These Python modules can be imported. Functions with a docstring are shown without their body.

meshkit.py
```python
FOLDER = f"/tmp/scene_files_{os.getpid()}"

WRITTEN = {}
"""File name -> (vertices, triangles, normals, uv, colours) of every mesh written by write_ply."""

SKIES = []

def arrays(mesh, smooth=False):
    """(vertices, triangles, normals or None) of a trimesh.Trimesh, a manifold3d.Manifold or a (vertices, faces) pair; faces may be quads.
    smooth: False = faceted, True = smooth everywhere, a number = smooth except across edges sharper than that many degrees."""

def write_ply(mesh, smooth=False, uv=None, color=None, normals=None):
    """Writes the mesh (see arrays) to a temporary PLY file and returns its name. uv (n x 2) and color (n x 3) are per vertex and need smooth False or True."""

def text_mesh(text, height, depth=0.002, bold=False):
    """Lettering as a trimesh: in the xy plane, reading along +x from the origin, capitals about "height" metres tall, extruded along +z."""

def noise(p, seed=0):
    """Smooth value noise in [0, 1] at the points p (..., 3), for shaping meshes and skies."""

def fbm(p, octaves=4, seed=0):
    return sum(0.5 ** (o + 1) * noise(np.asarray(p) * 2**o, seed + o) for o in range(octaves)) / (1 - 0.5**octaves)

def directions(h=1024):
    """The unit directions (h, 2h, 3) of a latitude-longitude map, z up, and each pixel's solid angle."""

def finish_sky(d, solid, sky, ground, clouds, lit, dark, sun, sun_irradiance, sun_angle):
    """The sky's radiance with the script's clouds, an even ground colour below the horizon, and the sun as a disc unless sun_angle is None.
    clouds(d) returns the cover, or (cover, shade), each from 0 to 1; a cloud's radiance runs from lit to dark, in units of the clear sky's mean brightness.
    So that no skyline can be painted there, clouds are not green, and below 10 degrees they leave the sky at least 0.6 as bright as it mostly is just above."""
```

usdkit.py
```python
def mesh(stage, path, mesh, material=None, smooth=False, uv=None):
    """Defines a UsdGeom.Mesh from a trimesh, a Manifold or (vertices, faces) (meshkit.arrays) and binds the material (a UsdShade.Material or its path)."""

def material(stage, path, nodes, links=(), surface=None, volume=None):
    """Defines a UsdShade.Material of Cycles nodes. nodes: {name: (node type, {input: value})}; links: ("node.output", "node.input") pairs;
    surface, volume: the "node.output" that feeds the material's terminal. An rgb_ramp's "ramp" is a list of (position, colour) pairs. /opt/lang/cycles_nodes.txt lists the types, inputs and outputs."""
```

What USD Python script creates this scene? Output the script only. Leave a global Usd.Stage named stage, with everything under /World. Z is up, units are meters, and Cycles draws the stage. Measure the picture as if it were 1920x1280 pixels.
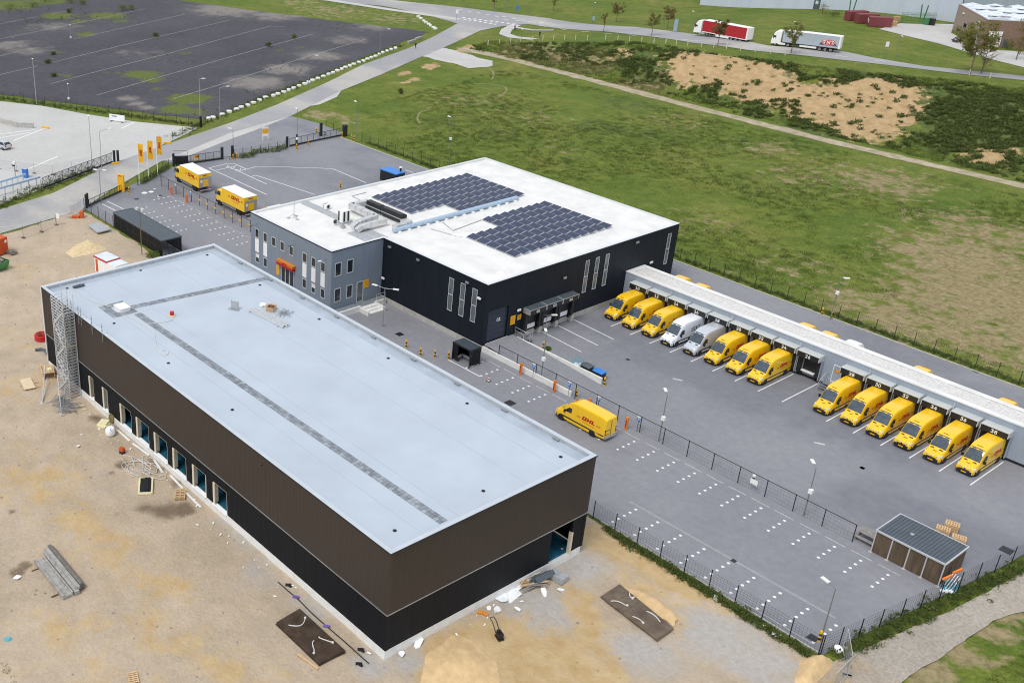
import math, random
import numpy as np, trimesh, shapely, shapely.affinity, usdkit, meshkit
from shapely.geometry import Polygon, Point, LineString
from scipy.spatial import Delaunay
from pxr import Usd, UsdGeom, UsdLux, UsdShade, Sdf, Gf, Vt

stage = Usd.Stage.CreateInMemory()
UsdGeom.SetStageUpAxis(stage, 'Z'); UsdGeom.SetStageMetersPerUnit(stage, 1.0)
WORLD = UsdGeom.Xform.Define(stage, '/World').GetPrim(); stage.SetDefaultPrim(WORLD)
UsdGeom.Scope.Define(stage, '/World/Looks')
rnd = random.Random(7); rng = np.random.default_rng(7)

# ---------------------------------------------------------------- camera, sky, sun, exposure
cam = UsdGeom.Camera.Define(stage, '/World/camera')
cam.AddTransformOp().Set(Gf.Matrix4d(*[0.598426, 0.801045, 0.014597, 0.0, -0.36319, 0.254994, 0.896143, 0.0, 0.714128, -0.541577, 0.443526, 0.0, 108.027675, -45.170768, 60.7, 1.0]))
cam.CreateFocalLengthAttr(np.float64(38.4191)); cam.CreateHorizontalApertureAttr(36.0); cam.CreateVerticalApertureAttr(24.0)
cam.CreateHorizontalApertureOffsetAttr(np.float64(7.4764)); cam.CreateVerticalApertureOffsetAttr(np.float64(-0.0174))
cam.CreateClippingRangeAttr((1.0, 5000.0))
cam.CreateExposureAttr(0.45)
SUN = np.array([0.10, -0.62, 0.95]); SUN /= np.linalg.norm(SUN)
dome = UsdLux.DomeLight.Define(stage, '/World/sky')
skym = usdkit.material(stage, '/World/Looks/sky_overcast', {
    's': ('sky_texture', {'sky_type': 'single_scattering', 'sun_disc': False, 'sun_elevation': math.asin(SUN[2]), 'sun_rotation': math.atan2(SUN[0], SUN[1]), 'altitude': 100.0, 'aerosol_density': 2.0}),
    't': ('texture_coordinate', {}), 'n': ('noise_texture', {'scale': 2.2, 'detail': 5.0, 'roughness': .55}),
    'r': ('rgb_ramp', {'ramp': [(0.25, (4.6, 5.0, 5.6)), (0.75, (7.6, 7.8, 8.2))]}),
    'm': ('mix', {'mix_type': 'mix', 'fac': .82}), 'b': ('background_shader', {'strength': .1})},
    [('t.generated', 'n.vector'), ('n.fac', 'r.fac'), ('s.color', 'm.color1'), ('r.color', 'm.color2'), ('m.color', 'b.color')], surface='b.background')
UsdShade.MaterialBindingAPI.Apply(dome.GetPrim()).Bind(skym)
dome.GetPrim().SetCustomDataByKey('kind', 'structure')
sun = UsdLux.DistantLight.Define(stage, '/World/sun')
sun.CreateIntensityAttr(0.4); sun.CreateAngleAttr(24.0); sun.CreateNormalizeAttr(True); sun.CreateColorAttr(Gf.Vec3f(1.0, .96, .9))
_z = SUN; _x = np.cross([0, 1, 0], _z); _x /= np.linalg.norm(_x); _y = np.cross(_z, _x)
sun.AddTransformOp().Set(Gf.Matrix4d(*_x, 0, *_y, 0, *_z, 0, 0, 0, 0, 1))

# ---------------------------------------------------------------- helpers
def mk(name, col, rough=.6, metal=0., var=.1, vs=1.5, bump=0., bs=30., spec=.5, coat=0., col2=None, stretch=None, detail=5.):
    col = np.array(col, float); c2 = np.array(col2, float) if col2 is not None else None
    lo, hi = (col * (1 - var), np.minimum(col * (1 + var), .95)) if c2 is None else (col, c2)
    nd = {'g': ('geometry', {}), 'mp': ('mapping', {'scale': stretch or (1, 1, 1)}), 'n': ('noise_texture', {'scale': vs, 'detail': detail, 'roughness': .6}), 'r': ('rgb_ramp', {'ramp': [(.32, lo), (.68, hi)]}),
          'p': ('principled_bsdf', {'roughness': rough, 'metallic': metal, 'specular_ior_level': spec, 'coat_weight': coat})}
    ln = [('g.position', 'mp.vector'), ('mp.vector', 'n.vector'), ('n.fac', 'r.fac'), ('r.color', 'p.base_color')]
    if bump:
        nd['n2'] = ('noise_texture', {'scale': bs, 'detail': 3.0}); nd['b'] = ('bump', {'strength': bump, 'distance': .05})
        ln += [('g.position', 'n2.vector'), ('n2.fac', 'b.height'), ('b.normal', 'p.normal')]
    return usdkit.material(stage, '/World/Looks/' + name, nd, ln, surface='p.BSDF')

_used = {}
def numbered(parent, name):
    k = (parent, name); n = _used.get(k, 0); _used[k] = n + 1
    return f'{parent}/{name}' + (f'_{n:03d}' if n else '')

class B:
    """collects shapes of one mesh"""
    def __init__(s): s.v, s.f, s.n = [], [], 0
    def add(s, v, f):
        v = np.asarray(v, float).reshape(-1, 3); f = np.asarray(f, int)
        if f.shape[1] == 4: f = np.vstack([f[:, [0, 1, 2]], f[:, [0, 2, 3]]])
        s.v.append(v); s.f.append(f + s.n); s.n += len(v); return s
    def tm(s, m, loc=(0, 0, 0), rz=0., M=None):
        v = np.array(m.vertices)
        if M is not None: v = v @ np.asarray(M, float)[:3, :3].T + np.asarray(M, float)[:3, 3]
        return s.add(rotz(v, rz) + loc, m.faces)
    def bx(s, x0, y0, z0, x1, y1, z1):
        v = [(x, y, z) for x in (x0, x1) for y in (y0, y1) for z in (z0, z1)]
        return s.add(v, [(0, 1, 3, 2), (4, 6, 7, 5), (0, 4, 5, 1), (2, 3, 7, 6), (0, 2, 6, 4), (1, 5, 7, 3)])
    def box(s, c, d, rz=0., ry=0., rx=0.):
        v = np.array([(x, y, z) for x in (-.5, .5) for y in (-.5, .5) for z in (-.5, .5)]) * d
        if rx: c_, s_ = math.cos(rx), math.sin(rx); v = v @ np.array([[1, 0, 0], [0, c_, s_], [0, -s_, c_]])
        if ry: c_, s_ = math.cos(ry), math.sin(ry); v = v @ np.array([[c_, 0, -s_], [0, 1, 0], [s_, 0, c_]])
        return s.add(rotz(v, rz) + c, [(0, 1, 3, 2), (4, 6, 7, 5), (0, 4, 5, 1), (2, 3, 7, 6), (0, 2, 6, 4), (1, 5, 7, 3)])
    def bar(s, a, b, w, h=None):
        a, b = np.asarray(a, float), np.asarray(b, float); h = h or w; d = b - a; L = np.linalg.norm(d); d = d / L
        u = np.cross(d, [0, 0, 1.]); u = np.array([1., 0, 0]) if np.linalg.norm(u) < 1e-6 else u / np.linalg.norm(u); t = np.cross(u, d)
        v = [p + i * u * w / 2 + j * t * h / 2 for p in (a, b) for i, j in ((-1, -1), (1, -1), (1, 1), (-1, 1))]
        return s.add(v, [(0, 1, 2, 3), (7, 6, 5, 4), (0, 4, 5, 1), (1, 5, 6, 2), (2, 6, 7, 3), (3, 7, 4, 0)])
    def tube(s, pts, r, n=6):
        pts = np.asarray(pts, float); rr = np.broadcast_to(r, len(pts)); d = np.gradient(pts, axis=0); d /= np.linalg.norm(d, axis=1)[:, None] + 1e-12
        v = []
        for p, t, q in zip(pts, d, rr):
            u = np.cross(t, [0, 0, 1.] if abs(t[2]) < .9 else [1., 0, 0]); u /= np.linalg.norm(u); w = np.cross(t, u)
            v += [p + q * (math.cos(a) * u + math.sin(a) * w) for a in np.arange(n) * 2 * math.pi / n]
        f = [(i * n + k, i * n + (k + 1) % n, (i + 1) * n + (k + 1) % n, (i + 1) * n + k) for i in range(len(pts) - 1) for k in range(n)]
        s.add(v, f); m = len(pts); 
        c = [(0, k, k + 1) for k in range(1, n - 1)] + [((m - 1) * n, (m - 1) * n + k + 1, (m - 1) * n + k) for k in range(1, n - 1)]
        s.f.append(np.array([(a, c_, b) for a, b, c_ in c]) + s.n - len(v)); return s
    def cyl(s, c, r, h, n=14, r2=None, axis='z'):
        c = np.asarray(c, float); d = {'x': (1, 0, 0), 'y': (0, 1, 0), 'z': (0, 0, 1)}[axis]
        return s.tube([c, c + np.array(d) * h], [r, r if r2 is None else r2], n)
    def prism(s, poly, z0, z1):
        P = poly if hasattr(poly, 'exterior') else Polygon(poly)
        m = trimesh.creation.extrude_polygon(P, z1 - z0, engine='earcut'); return s.tm(m, (0, 0, z0))
    def quad(s, *p): return s.add(p, [(0, 1, 2, 3)])
def rotz(v, a):
    v = np.asarray(v, float)
    if not a: return v
    c, s = math.cos(a), math.sin(a); return v @ np.array([[c, s, 0], [-s, c, 0], [0, 0, 1]])

def tag(p, label=None, cat=None, group=None, kind=None):
    p = p.GetPrim() if hasattr(p, 'GetPrim') else p
    for k, v in (('label', label), ('category', cat), ('group', group), ('kind', kind)):
        if v: p.SetCustomDataByKey(k, v)
    return p
def obj(name, b, mat, parent='/World', smooth=False, label=None, kind=None):
    par = parent if isinstance(parent, str) else str(parent.GetPath())
    m = (np.vstack(b.v), np.vstack(b.f)) if isinstance(b, B) else b
    g = usdkit.mesh(stage, numbered(par, name), m, mat, smooth=smooth)
    return tag(g, label, kind=kind)
def place(p, loc, rz=0., s=None):
    x = UsdGeom.Xformable(p); x.ClearXformOpOrder(); x.AddTranslateOp().Set(Gf.Vec3d(*map(float, loc))); x.AddRotateZOp().Set(math.degrees(rz))
    if s: x.AddScaleOp().Set(Gf.Vec3f(s, s, s))
def thing(name, label, cat, loc=(0, 0, 0), rz=0., group=None):
    x = UsdGeom.Xform.Define(stage, numbered('/World', name)).GetPrim(); place(x, loc, rz); return tag(x, label, cat, group)
def dup(root, label, loc, rz=0., group=None, cat=None, s=None):
    c = root.GetCustomData()
    x = UsdGeom.Xform.Define(stage, numbered('/World', root.GetName())).GetPrim()
    x.GetReferences().AddInternalReference(root.GetPath()); x.SetInstanceable(True)
    place(x, loc, rz, s); return tag(x, label, cat or c['category'], group or c.get('group'))
def single(name, b, mat, label, cat, group=None, smooth=False, kind=None):
    p = obj(name, b, mat, '/World', smooth); return tag(p, label, cat, group, kind)
def zf(p, dz=0.): return (p[0], p[1], float(zt(p[0], p[1])) + dz)

def sst(a, b, x):
    t = np.clip((np.asarray(x, float) - a) / (b - a), 0, 1)
    return t * t * (3 - 2 * t)
def crest(x):
    return np.interp(x, [-130, -95, -75, -50, -20, 20, 60], CR)
def zt(x, y):
    x, y = np.asarray(x, float), np.asarray(y, float)
    d = np.hypot(np.maximum(x - 61, 0), np.maximum(y - 23.4, 0))
    z = 0.7 * (1 - sst(0, 5, d)) * sst(-45, -15, x)
    h = 6.0 * sst(-125, -50, x)
    z = z + h * sst(175.5, crest(x), y)
    return z
CR = [183, 190, 202, 199, 211, 232, 250]


def loft(secs, closed=True):
    """rings (k, n, 3) joined into a closed skin"""
    S = np.asarray(secs, float); k, n = S.shape[:2]
    f = [(i * n + j, i * n + (j + 1) % n, (i + 1) * n + (j + 1) % n, (i + 1) * n + j) for i in range(k - 1) for j in range(n)]
    f = np.array(f); f = np.vstack([f[:, [0, 1, 2]], f[:, [0, 2, 3]]])
    caps = [(0, j + 1, j) for j in range(1, n - 1)] + [((k - 1) * n, (k - 1) * n + j, (k - 1) * n + j + 1) for j in range(1, n - 1)]
    return S.reshape(-1, 3), np.vstack([f, caps])

def sheet(name, poly, res, mat, dz, mask=None, kind='structure', rough=0., zfun=None, wob=0., parent='/World'):
    """a draped ground sheet; mask(x, y) -> (n, 3) is stored as the primvar 'mask'; wob frays its edge"""
    P = Polygon(poly) if not hasattr(poly, 'exterior') else poly
    P = P.buffer(0)
    ext = P.exterior.segmentize(res).coords[:-1]; pts = [np.array(ext)]
    if wob:
        e = pts[0]; nn = meshkit.fbm(np.c_[e * .35, np.zeros(len(e))], 4, 3) - .5; n2 = meshkit.fbm(np.c_[e * .35, np.full(len(e), 9.)], 4, 5) - .5
        pts[0] = e + np.c_[nn, n2] * wob * 2; P = Polygon(pts[0]).buffer(0); P = max(P.geoms, key=lambda q: q.area) if hasattr(P, 'geoms') else P; pts[0] = np.array(P.exterior.coords[:-1])
    for h in P.interiors: pts.append(np.array(h.segmentize(res).coords[:-1]))
    x0, y0, x1, y1 = P.bounds; gx, gy = np.meshgrid(np.arange(x0, x1, res), np.arange(y0, y1, res)); g = np.c_[gx.ravel(), gy.ravel()] + .37 * res
    inn = shapely.contains_xy(P.buffer(-.35 * res), g[:, 0], g[:, 1]); pts.append(g[inn]); pts = np.vstack(pts)
    tri = Delaunay(pts).simplices; c = pts[tri].mean(1); tri = tri[shapely.contains_xy(P.buffer(1e-3), c[:, 0], c[:, 1])]
    a = pts[tri]; cr = (a[:, 1, 0] - a[:, 0, 0]) * (a[:, 2, 1] - a[:, 0, 1]) - (a[:, 1, 1] - a[:, 0, 1]) * (a[:, 2, 0] - a[:, 0, 0]); tri[cr < 0] = tri[cr < 0][:, ::-1]
    z = (zfun or zt)(pts[:, 0], pts[:, 1]) + dz
    if rough: z = z + rough * (meshkit.fbm(np.c_[pts * .8, np.zeros(len(pts))], 4, 11) - .5)
    v = np.c_[pts, z]
    p = UsdGeom.Mesh(obj(name, (v, tri), mat, parent, smooth=True))
    if mask is not None:
        UsdGeom.PrimvarsAPI(p).CreatePrimvar('mask', Sdf.ValueTypeNames.Color3fArray, 'vertex').Set(Vt.Vec3fArray.FromNumpy(np.asarray(mask(pts[:, 0], pts[:, 1]), np.float32)))
    return tag(p, kind=kind)

# ---------------------------------------------------------------- materials
M = {}
def m_(n, *a, **k): M[n] = mk(n, *a, **k)
m_('brown_cladding', (.046, .036, .031), .5, 0, .05, 2., spec=.28, stretch=(1, 1, .15))
m_('black_cladding', (.0075, .009, .0125), .55, 0, .15, 2., spec=.16, stretch=(1, 1, .15))
m_('navy_cladding', (.009, .0125, .019), .5, 0, .12, 1.5, spec=.2, stretch=(1, 1, .15))
m_('grey_cladding', (.205, .245, .30), .45, 0, .05, 1.2, spec=.4, stretch=(1, 1, .2))
m_('light_grey_cladding', (.30, .345, .41), .5, 0, .06, 1.2, spec=.4, stretch=(1, 1, .2))
m_('plinth_concrete', (.70, .70, .68), .8, 0, .08, 1.5, bump=.1)
m_('concrete', (.42, .41, .38), .85, 0, .15, 1.5, bump=.2)
m_('new_membrane', (.43, .487, .555), .42, 0, .06, .2, spec=.5, detail=7.)
m_('pale_membrane', (.70, .695, .68), .6, 0, .10, .35, detail=8.)
m_('old_membrane', (.66, .65, .63), .7, 0, .12, .9, detail=6.)
m_('grey_membrane', (.36, .38, .40), .6, 0, .12, 2.)
m_('roof_gravel', (.60, .585, .57), .9, 0, .2, 5., bump=.5, bs=14.)
m_('paver_grey', (.20, .225, .25), .8, 0, .25, 2.5, bump=.2)
m_('pale_flashing', (.52, .57, .62), .4, .2, .05); m_('flashing', (.70, .72, .74), .4, .3, .05)
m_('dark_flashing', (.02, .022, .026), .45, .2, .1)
m_('dark_glass', (.012, .016, .02), .06, 0, .3, .6, spec=.8)
m_('milky_glass', (.10, .12, .125), .12, 0, .25, .8, spec=.8)
m_('blind', (.75, .74, .70), .8, 0, .04)
m_('white_panel', (.82, .83, .84), .5, 0, .03)
m_('canopy_grey', (.50, .52, .51), .5, 0, .05)
m_('window_frame', (.50, .53, .56), .45, 0, .05)
m_('galvanised', (.42, .44, .46), .4, .7, .15, 6.)
m_('steel_pale', (.62, .64, .66), .38, .5, .12, 5.)
m_('duct_metal', (.66, .66, .65), .3, .6, .1, 3.)
m_('sky_blue_metal', (.36, .48, .60), .4, .2, .12, 3.)
m_('black_metal', (.014, .015, .018), .45, .1, .15)
m_('dark_green_metal', (.02, .035, .028), .5, .1, .15)
m_('lamp_green', (.17, .23, .20), .5, .2, .1)
m_('white_paint', (.80, .80, .78), .5, 0, .06, 3.)
m_('line_paint', (.74, .75, .76), .75, 0, .14, 4.)
m_('gutter_stone', (.29, .295, .31), .85, 0, .12, 2.)
m_('worn_line', (.42, .43, .44), .85, 0, .3, 4.); m_('lot_strip', (.27, .27, .275), .9, 0, .45, .9)
m_('van_yellow', (.87, .53, .010), .28, 0, .02, .5, coat=.6)
m_('van_white', (.78, .80, .83), .25, 0, .02, .5, coat=.6)
m_('van_silver', (.58, .61, .66), .28, .3, .03, .5, coat=.6)
m_('red_paint', (.48, .014, .012), .4, 0, .06)
m_('logo_red', (.42, .006, .010), .5, 0, .03)
m_('red_tarp', (.40, .012, .022), .5, 0, .08, 2.)
m_('grey_tarp', (.40, .45, .50), .45, 0, .06, 1.5)
m_('rubber', (.014, .014, .015), .7, 0, .2)
m_('black_plastic', (.013, .014, .016), .5, 0, .1)
m_('rim', (.40, .41, .42), .4, .6, .1)
m_('head_glass', (.55, .58, .60), .08, 0, .1, spec=.8)
m_('windscreen', (.045, .065, .085), .05, 0, .35, 2., spec=.9)
m_('tail_red', (.30, .01, .01), .2, 0, .05)
m_('amber', (.65, .22, .01), .4, 0, .05)
m_('orange_paint', (.75, .20, .03), .5, 0, .1, 3.)
m_('container_orange', (.56, .09, .02), .55, 0, .15, 2.)
m_('yellow_sign', (.80, .42, .01), .5, 0, .03)
m_('blue_sign', (.03, .16, .55), .45, 0, .05)
m_('blue_plastic', (.03, .20, .60), .4, 0, .08)
m_('cyan_plastic', (.10, .36, .46), .45, 0, .15)
m_('timber_dark', (.105, .072, .045), .8, 0, .35, 3., bump=.3, stretch=(1, 1, .12))
m_('timber_grey', (.27, .25, .24), .8, 0, .25, 3., bump=.3)
m_('pallet_wood', (.58, .40, .22), .8, 0, .2, 4., bump=.3)
m_('ply', (.68, .55, .37), .75, 0, .1, 3.)
m_('jamb_wood', (.62, .56, .44), .7, 0, .08, 3.)
m_('solar_cell', (.026, .036, .075), .25, 0, .25, .8, spec=.4); m_('panel_frame', (.55, .57, .60), .4, .3, .05)
m_('alu', (.62, .64, .66), .35, .7, .08)
m_('roof_steel', (.085, .105, .125), .5, .2, .12, 1.)
m_('shelter_roof', (.050, .065, .080), .4, .1, .15, 1.)
m_('blue_foil', (.022, .12, .19), .3, 0, .45, 1.1, bump=.5, bs=3.)
m_('inner_wall', (.30, .34, .36), .8, 0, .1)
m_('steel_plate_rust', (.075, .05, .034), .6, .35, .35, 1.2, bump=.3, stretch=(1, 1, 1))
m_('steel_plate_dull', (.14, .105, .075), .7, .2, .35, 1., bump=.3)
m_('rope_white', (.62, .60, .57), .8, 0, .08)
m_('polystyrene', (.85, .87, .88), .85, 0, .03, bump=.2)
m_('insulation', (.78, .72, .45), .9, 0, .12, 3., bump=.4)
m_('purple_plastic', (.16, .10, .34), .5, 0, .2)
m_('beam_grey', (.33, .32, .30), .9, 0, .25, 2.5, bump=.5)
m_('beam_dark', (.17, .15, .13), .9, 0, .25, 2.5, bump=.5)
m_('brick', (.215, .135, .105), .85, 0, .15, 3., bump=.2)
m_('brick_tan', (.29, .225, .18), .85, 0, .15, 3., bump=.2)
m_('roof_sheet_pale', (.62, .68, .74), .4, 0, .12, 1.)
m_('warehouse_wall', (.49, .54, .63), .55, 0, .05, .4, stretch=(1, 1, .2))
m_('green_metal', (.04, .17, .06), .5, 0, .1)
m_('green_skip', (.05, .20, .06), .55, 0, .2, 3.)
m_('sand', (.60, .43, .23), .95, 0, .14, 1.2, bump=.6, bs=5.)
m_('straw_sand', (.60, .47, .28), .95, 0, .16, 2., bump=.7, bs=4.)
m_('bark', (.16, .12, .08), .9, 0, .2, 6.)
m_('car_silver', (.55, .58, .62), .25, .4, .03, coat=.6)
m_('car_black', (.010, .010, .012), .18, 0, .05, coat=.8)
m_('skin', (.55, .33, .24), .6); m_('cloth_dark', (.03, .032, .04), .9, 0, .2); m_('cloth_red', (.25, .05, .05), .9, 0, .1); m_('cloth_yellow', (.72, .58, .03), .8)
def leafmat(name, c, c2):
    return usdkit.material(stage, '/World/Looks/' + name, {'g': ('geometry', {}), 'n': ('noise_texture', {'scale': 1.3, 'detail': 4.0}), 'r': ('rgb_ramp', {'ramp': [(.3, c), (.7, c2)]}),
        'p': ('principled_bsdf', {'roughness': .7, 'specular_ior_level': .2}), 't': ('translucent_bsdf', {}), 'm': ('mix_closure', {'fac': .3})},
        [('g.position', 'n.vector'), ('n.fac', 'r.fac'), ('r.color', 'p.base_color'), ('r.color', 't.color'), ('p.BSDF', 'm.closure1'), ('t.BSDF', 'm.closure2')], surface='m.closure')
M['leaf_olive'] = leafmat('leaf_olive', (.15, .15, .035), (.24, .22, .06))
M['leaf_rust'] = leafmat('leaf_rust', (.15, .115, .04), (.23, .18, .065))
M['leaf_green'] = leafmat('leaf_green', (.080, .128, .022), (.155, .185, .045))
M['leaf_dark'] = leafmat('leaf_dark', (.055, .085, .02), (.115, .14, .04))
M['leaf_straw'] = leafmat('leaf_straw', (.22, .185, .08), (.36, .29, .14))

def ground_mat(name, base, layers, rough=.95, bump=.5, bs=6., bump2=0.):
    """base: list of (scale, detail, stops); layers: (mask channel or None, noise scale, edge softness, bias, colours at noise scale2)"""
    nd = {'g': ('geometry', {}), 'p': ('principled_bsdf', {'roughness': rough, 'specular_ior_level': .25}), 'a': ('attribute', {'attribute': 'mask'}), 'sc': ('separate_color', {'color_type': 'rgb'})}
    ln = [('a.color', 'sc.color')]; cur = None
    for i, (sc, det, stops) in enumerate(base):
        nd[f'n{i}'] = ('noise_texture', {'scale': sc, 'detail': det, 'roughness': .65}); nd[f'r{i}'] = ('rgb_ramp', {'ramp': stops})
        ln += [('g.position', f'n{i}.vector'), (f'n{i}.fac', f'r{i}.fac')]
        if cur is None: cur = f'r{i}.color'
        else:
            nd[f'm{i}'] = ('mix', {'mix_type': 'multiply', 'fac': 1.0}); ln += [(cur, f'm{i}.color1'), (f'r{i}.color', f'm{i}.color2')]; cur = f'm{i}.color'
    for j, (ch, nsc, soft, amp, csc, stops) in enumerate(layers):
        nd[f'ln{j}'] = ('noise_texture', {'scale': nsc, 'detail': 6.0, 'roughness': .65}); nd[f'ma{j}'] = ('math', {'math_type': 'multiply_add', 'value2': amp, 'value3': -.5 * amp}); nd[f'ad{j}'] = ('math', {'math_type': 'add'})
        nd[f'mr{j}'] = ('map_range', {'range_type': 'smoothstep', 'from_min': .5 - soft, 'from_max': .5 + soft, 'to_min': 0., 'to_max': 1., 'clamp': True})
        nd[f'cn{j}'] = ('noise_texture', {'scale': csc, 'detail': 6.0, 'roughness': .65}); nd[f'cr{j}'] = ('rgb_ramp', {'ramp': stops}); nd[f'mx{j}'] = ('mix', {'mix_type': 'mix'})
        ln += [('g.position', f'ln{j}.vector'), (f'ln{j}.fac', f'ma{j}.value1'), (f'ma{j}.value', f'ad{j}.value1'), (f'sc.{ch}', f'ad{j}.value2'), (f'ad{j}.value', f'mr{j}.value'),
               ('g.position', f'cn{j}.vector'), (f'cn{j}.fac', f'cr{j}.fac'), (cur, f'mx{j}.color1'), (f'cr{j}.color', f'mx{j}.color2'), (f'mr{j}.result', f'mx{j}.fac')]; cur = f'mx{j}.color'
    ln.append((cur, 'p.base_color'))
    nd['nb'] = ('noise_texture', {'scale': bs, 'detail': 5.0, 'roughness': .7}); nd['b'] = ('bump', {'strength': bump, 'distance': .12}); ln += [('g.position', 'nb.vector'), ('nb.fac', 'b.height'), ('b.normal', 'p.normal')]
    return usdkit.material(stage, '/World/Looks/' + name, nd, ln, surface='p.BSDF')
GRN = [(.28, (.092, .150, .021)), (.5, (.142, .186, .032)), (.72, (.212, .212, .055))]
DRY = [(.3, (.17, .14, .065)), (.7, (.36, .295, .165))]
SND = [(.3, (.31, .215, .11)), (.5, (.41, .285, .15)), (.7, (.49, .35, .19))]
M['grass'] = ground_mat('grass', [(.05, 6., GRN), (.3, 7., [(.28, (.62, .68, .55)), (.7, (1.15, 1.10, 1.05))]), (2.6, 5., [(.28, (.55, .6, .5)), (.7, (1.2, 1.17, 1.12))])],
    [('g', .4, .16, 1.9, 1.2, DRY), ('b', .35, .16, 1.3, .9, [(.3, (.045, .072, .017)), (.5, (.078, .108, .027)), (.7, (.14, .15, .055))]), ('r', .3, .14, 2.0, .6, SND)], bump=1., bs=2.2)
M['site_soil'] = ground_mat('site_soil', [(.12, 6., [(.3, (.405, .332, .245)), (.7, (.51, .42, .32))]), (.5, 7., [(.25, (.88, .87, .87)), (.72, (1.10, 1.09, 1.07))]), (3.2, 7., [(.25, (.86, .86, .86)), (.75, (1.10, 1.10, 1.09))])],
    [('r', .4, .35, 2.2, .7, [(.3, (.44, .30, .14)), (.5, (.50, .36, .19)), (.7, (.54, .42, .25))]), ('g', .3, .25, 1.3, 2., [(.3, (.36, .335, .31)), (.7, (.46, .43, .395))]), ('b', .5, .2, 1.1, 2., [(.3, (.15, .11, .075)), (.7, (.24, .18, .125))])], bump=.9, bs=3.)
M['yard_paving'] = ground_mat('yard_paving', [(.06, 6., [(.3, (.218, .222, .248)), (.7, (.268, .270, .292))]), (1.2, 6., [(.25, (.88, .88, .88)), (.75, (1.08, 1.08, 1.08))]), (14., 3., [(.2, (.86, .86, .86)), (.8, (1.1, 1.1, 1.1))])],
    [('r', .4, .3, .8, 1., [(.3, (.165, .17, .195)), (.7, (.20, .205, .23))])], rough=.8, bump=.25, bs=12.)
M['asphalt_road'] = ground_mat('asphalt_road', [(.08, 5., [(.3, (.29, .292, .305)), (.7, (.345, .345, .355))]), (1.5, 5., [(.25, (.9, .9, .9)), (.75, (1.06, 1.06, 1.06))])], [('r', .4, .3, .6, 1., [(.3, (.38, .365, .34)), (.7, (.46, .44, .41))])], rough=.85, bump=.2, bs=14.)
M['black_gravel'] = ground_mat('black_gravel', [(.045, 6., [(.3, (.060, .059, .071)), (.7, (.088, .086, .098))]), (.7, 7., [(.25, (.72, .72, .74)), (.75, (1.25, 1.24, 1.22))]), (5., 4., [(.2, (.65, .65, .66)), (.8, (1.3, 1.3, 1.3))])],
    [('r', .25, .25, 1., 1.2, [(.3, (.17, .155, .145)), (.7, (.25, .23, .21))]), ('g', .45, .15, 1., 1.5, [(.3, (.07, .10, .018)), (.7, (.14, .165, .04))])], bump=.6, bs=4.)
M['concrete_yard'] = ground_mat('concrete_yard', [(.07, 5., [(.3, (.45, .445, .43)), (.7, (.53, .525, .51))]), (1.1, 6., [(.25, (.9, .9, .9)), (.75, (1.05, 1.05, 1.05))])], [('r', .4, .3, .7, 1., [(.3, (.42, .41, .39)), (.7, (.5, .49, .47))])], rough=.85, bump=.15, bs=9.)
M['pale_paving'] = ground_mat('pale_paving', [(.1, 5., [(.3, (.44, .43, .42)), (.7, (.55, .54, .52))]), (2., 6., [(.25, (.88, .88, .88)), (.75, (1.06, 1.06, 1.06))])], [], rough=.9, bump=.3, bs=7.)
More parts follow.
